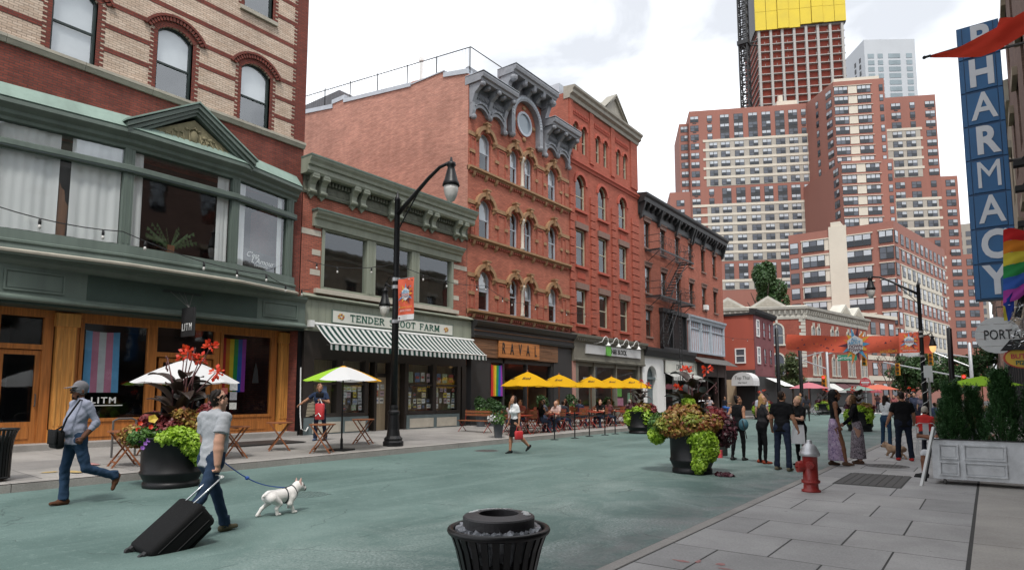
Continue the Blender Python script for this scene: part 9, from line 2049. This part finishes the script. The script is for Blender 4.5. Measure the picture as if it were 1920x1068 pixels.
# the four friends
BK=(.007,.007,.008)
t,J,s,T,Hd=person('woman in black top and leggings with a hair bun, seen from behind',-5.2,16.6,R(75),dict(h=1.62,fem=True,fat=1.18,skin='tan',hair='bun',hairc=(.012,.01,.01),top=BK,bot=BK,shoe=(.03,.03,.03),sole=True,bottom='leggings',sleeve='none',leg_l=(-6,4,2),leg_r=(8,10,2),arm_l=(-25,16,55,20),arm_r=(-10,12,75,25),head_yaw=-25))
t,J,s,T,Hd=person('woman in black with long blonde hair and red ankle boots',-4.5,16.2,R(35),dict(h=1.64,fem=True,fat=1.24,skin='light',hair='long',hairc=(.34,.20,.08),top=(.03,.028,.03),bot=BK,shoe=(.26,.05,.025),bottom='leggings',arm_l=(20,8,75,10),arm_r=(25,8,70,10),leg_l=(0,3,5),leg_r=(3,5,5)))
hb=thing('backpack','teal backpack held between the two women in black','backpack',(-4.95,16.25,.78));m=MB();m.ball((0,0,.14),(.12,.10,.15),14,10);m.obj('body',mat('teal_bag',(.03,.10,.13),.6,.2,9),hb,True);m=MB();m.tube([(0,-.09,.25),(.05,-.12,.1),(.1,-.1,-.2)],.012,5);m.obj('strap',M['blackmatt'],hb)
t,J,s,T,Hd=person('man in black t-shirt and dark jeans, seen from behind by the hydrant',-3.72,14.95,R(78),dict(h=1.73,fat=1.12,skin='tan',hairc=(.02,.013,.01),top=BK,bot=(.02,.027,.05),shoe=(.14,.12,.08),solec=(.55,.55,.52),sole=True,hem=True,arm_l=(4,12,20),arm_r=(2,14,14),leg_l=(2,3,5),leg_r=(-2,5,6)))
t,J,s,T,Hd=person('woman with short blonde hair and white apron behind the man in black',-3.62,16.2,R(-130),dict(h=1.62,fem=True,fat=1.1,skin='light',hair='short',hairc=(.45,.32,.16),top=BK,bot=BK,shoe=BK,bottom='leggings',arm_l=(22,10,80,25),arm_r=(20,10,85,25)))
m=MB();M['apron']=mat('white_apron',(.60,.60,.62),.85,.1,8)
ap=thing('apron','white waist apron worn by the blonde woman','apron',tuple(t.location),t.rotation_euler[2]);vs=[]
for j in range(5):
    for i in range(9):a=R(-75+150*i/8);rr_=.175+.06*j/4+.012*math.sin(i*2+j);vs.append((rr_*math.sin(a),rr_*.86*math.cos(a),.96-.11*j))
m.add(vs,[(j*9+i,j*9+i+1,(j+1)*9+i+1,(j+1)*9+i)for j in range(4)for i in range(8)]);m.obj('cloth',M['apron'],ap,True)
# two women in long skirts
def print_mat(name,c1,c2,c3,sc_):
    m=mat(name,c1,.85,.1,5);t=m.node_tree;b=t.nodes['Principled BSDF'];g=N(t,'ShaderNodeTexCoord');n=N(t,'ShaderNodeTexNoise',Scale=sc_,Detail=3.0,Distortion=1.5);t.links.new(g.outputs['Object'],n.inputs['Vector']);rp=N(t,'ShaderNodeValToRGB');e=rp.color_ramp.elements;e[0].position=.40;e[0].color=(*c2,1);e[1].position=.47;e[1].color=(*c1,1);q=e.new(.60);q.color=(*c1,1);q=e.new(.66);q.color=(*c3,1);t.links.new(n.outputs['Fac'],rp.inputs[0]);t.links.new(rp.outputs[0],b.inputs['Base Color']);return m
t,J,s,T,Hd=person('woman with long black hair, black top and slit lilac skirt',-2.98,16.7,R(20),dict(h=1.78,fem=True,fat=1.12,skin='brown',hair='big',hairc=(.008,.007,.007),top=BK,bot=(.40,.29,.42),shoe=(.10,.06,.04),bottom='longskirt',flare=.2,sleeve='none',arm_l=(0,6,14),arm_r=(4,10,8),leg_r=(16,8,4),leg_l=(-3,3,2),head_yaw=-10))
t.children[0].data.materials[2]=print_mat('lilac_print',(.40,.29,.42),(.20,.14,.26),(.56,.48,.58),16)
t,J,s,T,Hd=person('woman in black crop top and dark patterned long skirt',-2.62,17.5,R(-165),dict(h=1.66,fem=True,fat=1.1,skin='light',hair='long',hairc=(.13,.07,.035),top=BK,bot=(.2,.18,.2),shoe=(.10,.06,.04),bottom='longskirt',flare=.22,sleeve='long',arm_l=(30,22,20),arm_r=(10,8,40),lean=8))
t.children[0].data.materials[2]=print_mat('patterned_print',(.26,.22,.25),(.05,.04,.05),(.45,.42,.42),22)
# woman in white tee, big man, small dog
t,J,s,T,Hd=person('woman in white t-shirt and jeans with dark long hair',-2.75,24.0,R(60),dict(h=1.64,fem=True,fat=1.05,skin='tan',hair='long',hairc=(.018,.012,.01),top=(.62,.62,.63),bot=(.02,.045,.085),shoe=(.35,.5,.62),sole=True,arm_r=(15,8,70,15),arm_l=(20,8,60,15)))
t,J,s,T,Hd=person('heavy man in black t-shirt and dark trousers with red shoes',-1.8,19.0,R(110),dict(h=1.72,fat=1.3,skin='tan',hairc=(.02,.014,.012),top=BK,bot=(.012,.016,.03),shoe=(.42,.03,.03),hem=True,arm_l=(8,16,14),arm_r=(12,14,30),head_pitch=-16,leg_l=(3,2,4),leg_r=(-2,3,4)))
d2=thing('dog','small brown and white dog at the feet of the heavy man','dog',(-2.05,19.6,0),R(70));link('body',surface_net(dog_prims(.95),.014,'body',[mat('tan_dog_coat',(.34,.22,.14),.85,.4,7),cmat((.015,.012,.012),'hair'),cmat((.3,.18,.12),'skin')]),d2)
# seated people on the right with white metal chairs
M['wmetal']=mat('white_metal_chair',(.52,.53,.54),.4,.08,6)
def metal_chair(label,x,y,rz):
    t=thing('metal_chair',label,'chair',(x,y,0),rz,'white metal chairs on the right');m=MB();rbox(m,-.19,.19,-.19,.19,.43,.455,.05);m.obj('seat',M['wmetal'],t)
    m=MB();m.tube([(-.2,.19,.45),(-.23,.26,.82),(-.16,.28,.88),(.16,.28,.88),(.23,.26,.82),(.2,.19,.45)],.013,6);m.obj('back_frame',M['wmetal'],t);m=MB();m.box(-.07,.07,.235,.245,.455,.86);m.obj('splat',M['wmetal'],t)
    for sx in(-1,1):
        for sy in(-1,1):m=MB();m.tube([(sx*.17,sy*.17,.44),(sx*.22,sy*.23,0)],.013,5);m.obj('leg',M['wmetal'],t)
    return t
metal_chair('white metal chair beside the folding board',-.66,15.55,R(272));metal_chair('white metal chair behind the conifers',-.25,16.4,R(160));metal_chair('white metal chair near the wrapped lamp post',-1.5,21.2,R(190))
def seated(label,x,y,facing,o,z=None,res=.016):
    q=dict(seat=.52,leg_l=(84,82,6),leg_r=(84,82,6),arm_l=(40,6,60,10),arm_r=(40,6,60,10),lean=6);q.update(o);return person(label,x,y,facing,q,z,res)
seated('seated person in white shorts half hidden by the folding board',-.72,15.55,R(182),dict(h=1.7,skin='brown',hairc=(.02,.015,.012),top=(.05,.02,.03),bot=(.55,.55,.56),bottom='shorts',shoe=(.02,.02,.02),sole=True))
seated('seated person in white cap and red vest by the heavy man',-1.5,21.3,R(80),dict(h=1.72,skin='light',hair='cap',cap=(.42,.38,.32),top=(.5,.04,.035),bot=(.03,.03,.04)))
seated('seated person with auburn hair behind the conifers',-.3,16.5,R(60),dict(h=1.66,fem=True,skin='light',hair='big',hairc=(.20,.08,.035),top=(.2,.2,.22),bot=(.03,.03,.04)))
seated('seated person in dark clothes beside the wrapped lamp post',-1.0,23.0,R(120),dict(h=1.7,skin='tan',top=(.05,.06,.10),bot=(.02,.02,.03)))
# diners on the terrace
DN=[(-14.3,18.98,88,dict(top=(.42,.36,.36),skin='light',fem=True,hair='long',hairc=(.2,.1,.05)),'diner in pale top at the nearest terrace table'),(-14.25,20.88,85,dict(top=BK,skin='tan',fem=True,hair='long',hairc=(.03,.02,.015),sleeve='none'),'diner with bare arms and black top under the first yellow umbrella'),(-14.25,22.12,-92,dict(top=(.46,.34,.32),skin='light',hair='bald'),'bald diner in a pink shirt facing the viewer'),(-14.4,22.78,95,dict(top=(.03,.035,.045),skin='tan',hairc=(.015,.012,.01)),'diner in dark grey seen from behind at the third table'),(-14.4,26.12,-88,dict(top=BK,skin='light',hairc=(.04,.025,.015)),'diner in black reaching over the table'),(-16.1,25.82,-100,dict(top=(.05,.04,.04),skin='brown',fem=True,hair='long'),'diner in the shade beside the tax office window'),(-14.5,26.98,90,dict(top=(.14,.05,.05),skin='tan',fem=True,hair='long',hairc=(.05,.03,.02)),'diner in maroon seen from behind on the far terrace'),(-16.0,28.92,-85,dict(top=(.03,.03,.035),skin='brown'),'diner in black reading at the far terrace tables'),(-14.5,29.18,90,dict(top=(.35,.33,.3),skin='light',hairc=(.3,.3,.3)),'grey-haired diner at the last terrace table'),(-15.4,21.22,-88,dict(top=(.3,.1,.09),skin='light',hairc=(.05,.03,.02)),'diner in brick red in the second terrace row'),(-15.35,22.68,92,dict(top=(.08,.08,.1),skin='tan',fem=True,hair='long'),'long-haired diner in grey in the second terrace row'),(-15.35,23.92,-90,dict(top=(.5,.5,.5),skin='light',fem=True,hair='long',hairc=(.25,.14,.06)),'fair diner in white in the second terrace row'),(-15.4,25.78,90,dict(top=(.04,.05,.09),skin='brown'),'diner in navy in the second terrace row'),(-15.4,31.22,-92,dict(top=(.45,.4,.36),skin='light',fem=True,hair='long'),'diner in beige at the far end of the second row')]
for x,y,a,o,lab in DN:o.setdefault('bot',(.03,.04,.07));seated(lab,x,y,R(a),dict(o,h=1.66),zl(x)-.04,.018)
# small far figures, each its own person
far_meshes={}
def far_person(label,x,y,facing,kind,cols,z=0):
    if kind not in far_meshes:
        o=[dict(h=1.72,leg_l=(12,4,2),leg_r=(-12,8,2)),dict(h=1.64,fem=True,hair='long',bottom='leggings'),dict(h=1.7,seat=.5,leg_l=(84,82,6),leg_r=(84,82,6),arm_l=(40,6,60),arm_r=(40,6,60)),dict(h=1.76,fat=1.15,hem=True)][kind]
        far_meshes[kind]=surface_net(body_prims(o)[0],.026,'body',[cmat(SKIN['light'],'skin')]*9)
    t=thing('person',label,'person',(x,y,z),facing-math.pi/2,'people in the distance');o=link('body',far_meshes[kind],t)
    for i,c in enumerate((SKIN[cols[0]],cols[1],cols[2],(.03,.03,.03),cols[3],(.01,.01,.01),(.5,.5,.5),SKIN[cols[0]],(.1,.1,.1))):o.material_slots[i].link='OBJECT';o.material_slots[i].material=cmat(c,'skin' if i in(0,7)else 'cloth')
HD,HB=(.02,.015,.01),(.3,.2,.1)
for a in((-16.6,45.0,2.0,2,('light',(.6,.6,.62),(.03,.03,.05),HD),'seated person in white by the dry cleaner',zl(-16.6)),(-16.2,48.6,1.0,2,('tan',(.03,.03,.04),(.05,.14,.42),HD),'seated person in bright blue trousers by the brown shop',zl(-16.2)),(-16.7,46.8,-1.0,2,('light',(.3,.28,.3),(.03,.03,.05),HB),'seated person in grey between two others by the shops',zl(-16.7)),(-7.2,26.0,1.5,0,('light',(.48,.48,.54),(.03,.05,.1),HB),'fair-haired walker in pale shirt beyond the woman with a bun',0),(-9.4,44,1.8,1,('brown',(.03,.03,.04),(.02,.02,.02),HD),'distant woman in black beyond the friends',0),(-10.2,46,-1.2,3,('tan',(.05,.05,.06),(.04,.05,.08),HD),'distant man in charcoal beyond the friends',0),(-8.6,70,1.6,0,('tan',(.06,.03,.03),(.02,.02,.03),HD),'distant walker in maroon at the crossing',0),(-7.8,71,-1.6,1,('light',(.05,.05,.05),(.03,.03,.03),HD),'distant woman in black at the crossing',0),(-3.7,46,-1.5,3,('light',(.05,.06,.10),(.04,.04,.06),HB),'distant man in navy left of the wrapped lamp',0),(-3.2,44,-1.3,1,('light',(.16,.15,.2),(.03,.03,.05),HB),'distant woman in grey print by the wrapped lamp',0),(-4.3,50,-1.7,0,('tan',(.02,.02,.025),(.03,.04,.07),HD),'distant man in black by the wrapped lamp',0),(-2.0,41,-1.5,3,('brown',(.04,.04,.05),(.05,.06,.10),HD),'distant man in dark clothes right of the lamp post',0),(-2.1,36,1.2,2,('tan',(.06,.08,.14),(.03,.03,.04),HD),'distant seated person in blue beside the lamp post',0),(-5.6,54,-1.6,1,('light',(.3,.1,.1),(.03,.03,.05),HD),'distant woman in red left of the crowd',0),(-6.2,73,1.4,3,('tan',(.2,.2,.22),(.04,.04,.06),HD),'distant man in grey crossing the side street',0),(-.6,24,-2.0,2,('tan',(.04,.04,.05),(.03,.03,.04),HD),'seated person in black behind the conifer tops',0),(-.1,27,2.5,2,('light',(.3,.3,.34),(.03,.03,.04),HB),'seated person in pale grey under the lime umbrella',0)):
    far_person(a[5],a[0],a[1],a[2],a[3],a[4],a[6])
# bicycle parked by the crossing
bk=thing('bicycle','parked bicycle beside the planter near the crossing','bicycle',(-11.6,55.5,0),R(20))
for x_ in(-.52,.52):
    m=MB();m.tube([(x_+.33*math.cos(a),0,.34+.33*math.sin(a))for a in np.linspace(0,2*math.pi,25)],.018,5,cap=False);w_=m.obj('wheel',M['blackmatt'],bk);m=MB()
    for k in range(8):a=k*math.pi/8;m.tube([(x_-.32*math.cos(a),0,.34-.32*math.sin(a)),(x_+.32*math.cos(a),0,.34+.32*math.sin(a))],.003,3)
    m.stuff('spoke',M['galv'],w_)
m=MB();m.tube([(-.52,0,.34),(-.1,0,.32),(.4,0,.78),(-.2,0,.8),(-.1,0,.32)],.017,6);m.tube([(-.52,0,.34),(-.2,0,.8),(-.23,0,.93)],.014,6);m.tube([(.52,0,.34),(.38,0,.95)],.016,6);m.obj('frame',M['galv'],bk)
m=MB();m.tube([(.38,-.25,.98),(.38,0,.97),(.38,.25,.98)],.014,6);m.obj('handlebar',M['blackmatt'],bk);m=MB();m.ball((-.24,0,.95),(.13,.07,.03),8,5);m.obj('saddle',M['blackmatt'],bk)
ts_=bpy.data.scenes.get('lettering_bench')
if ts_:bpy.data.scenes.remove(ts_)
bpy.context.view_layer.update()
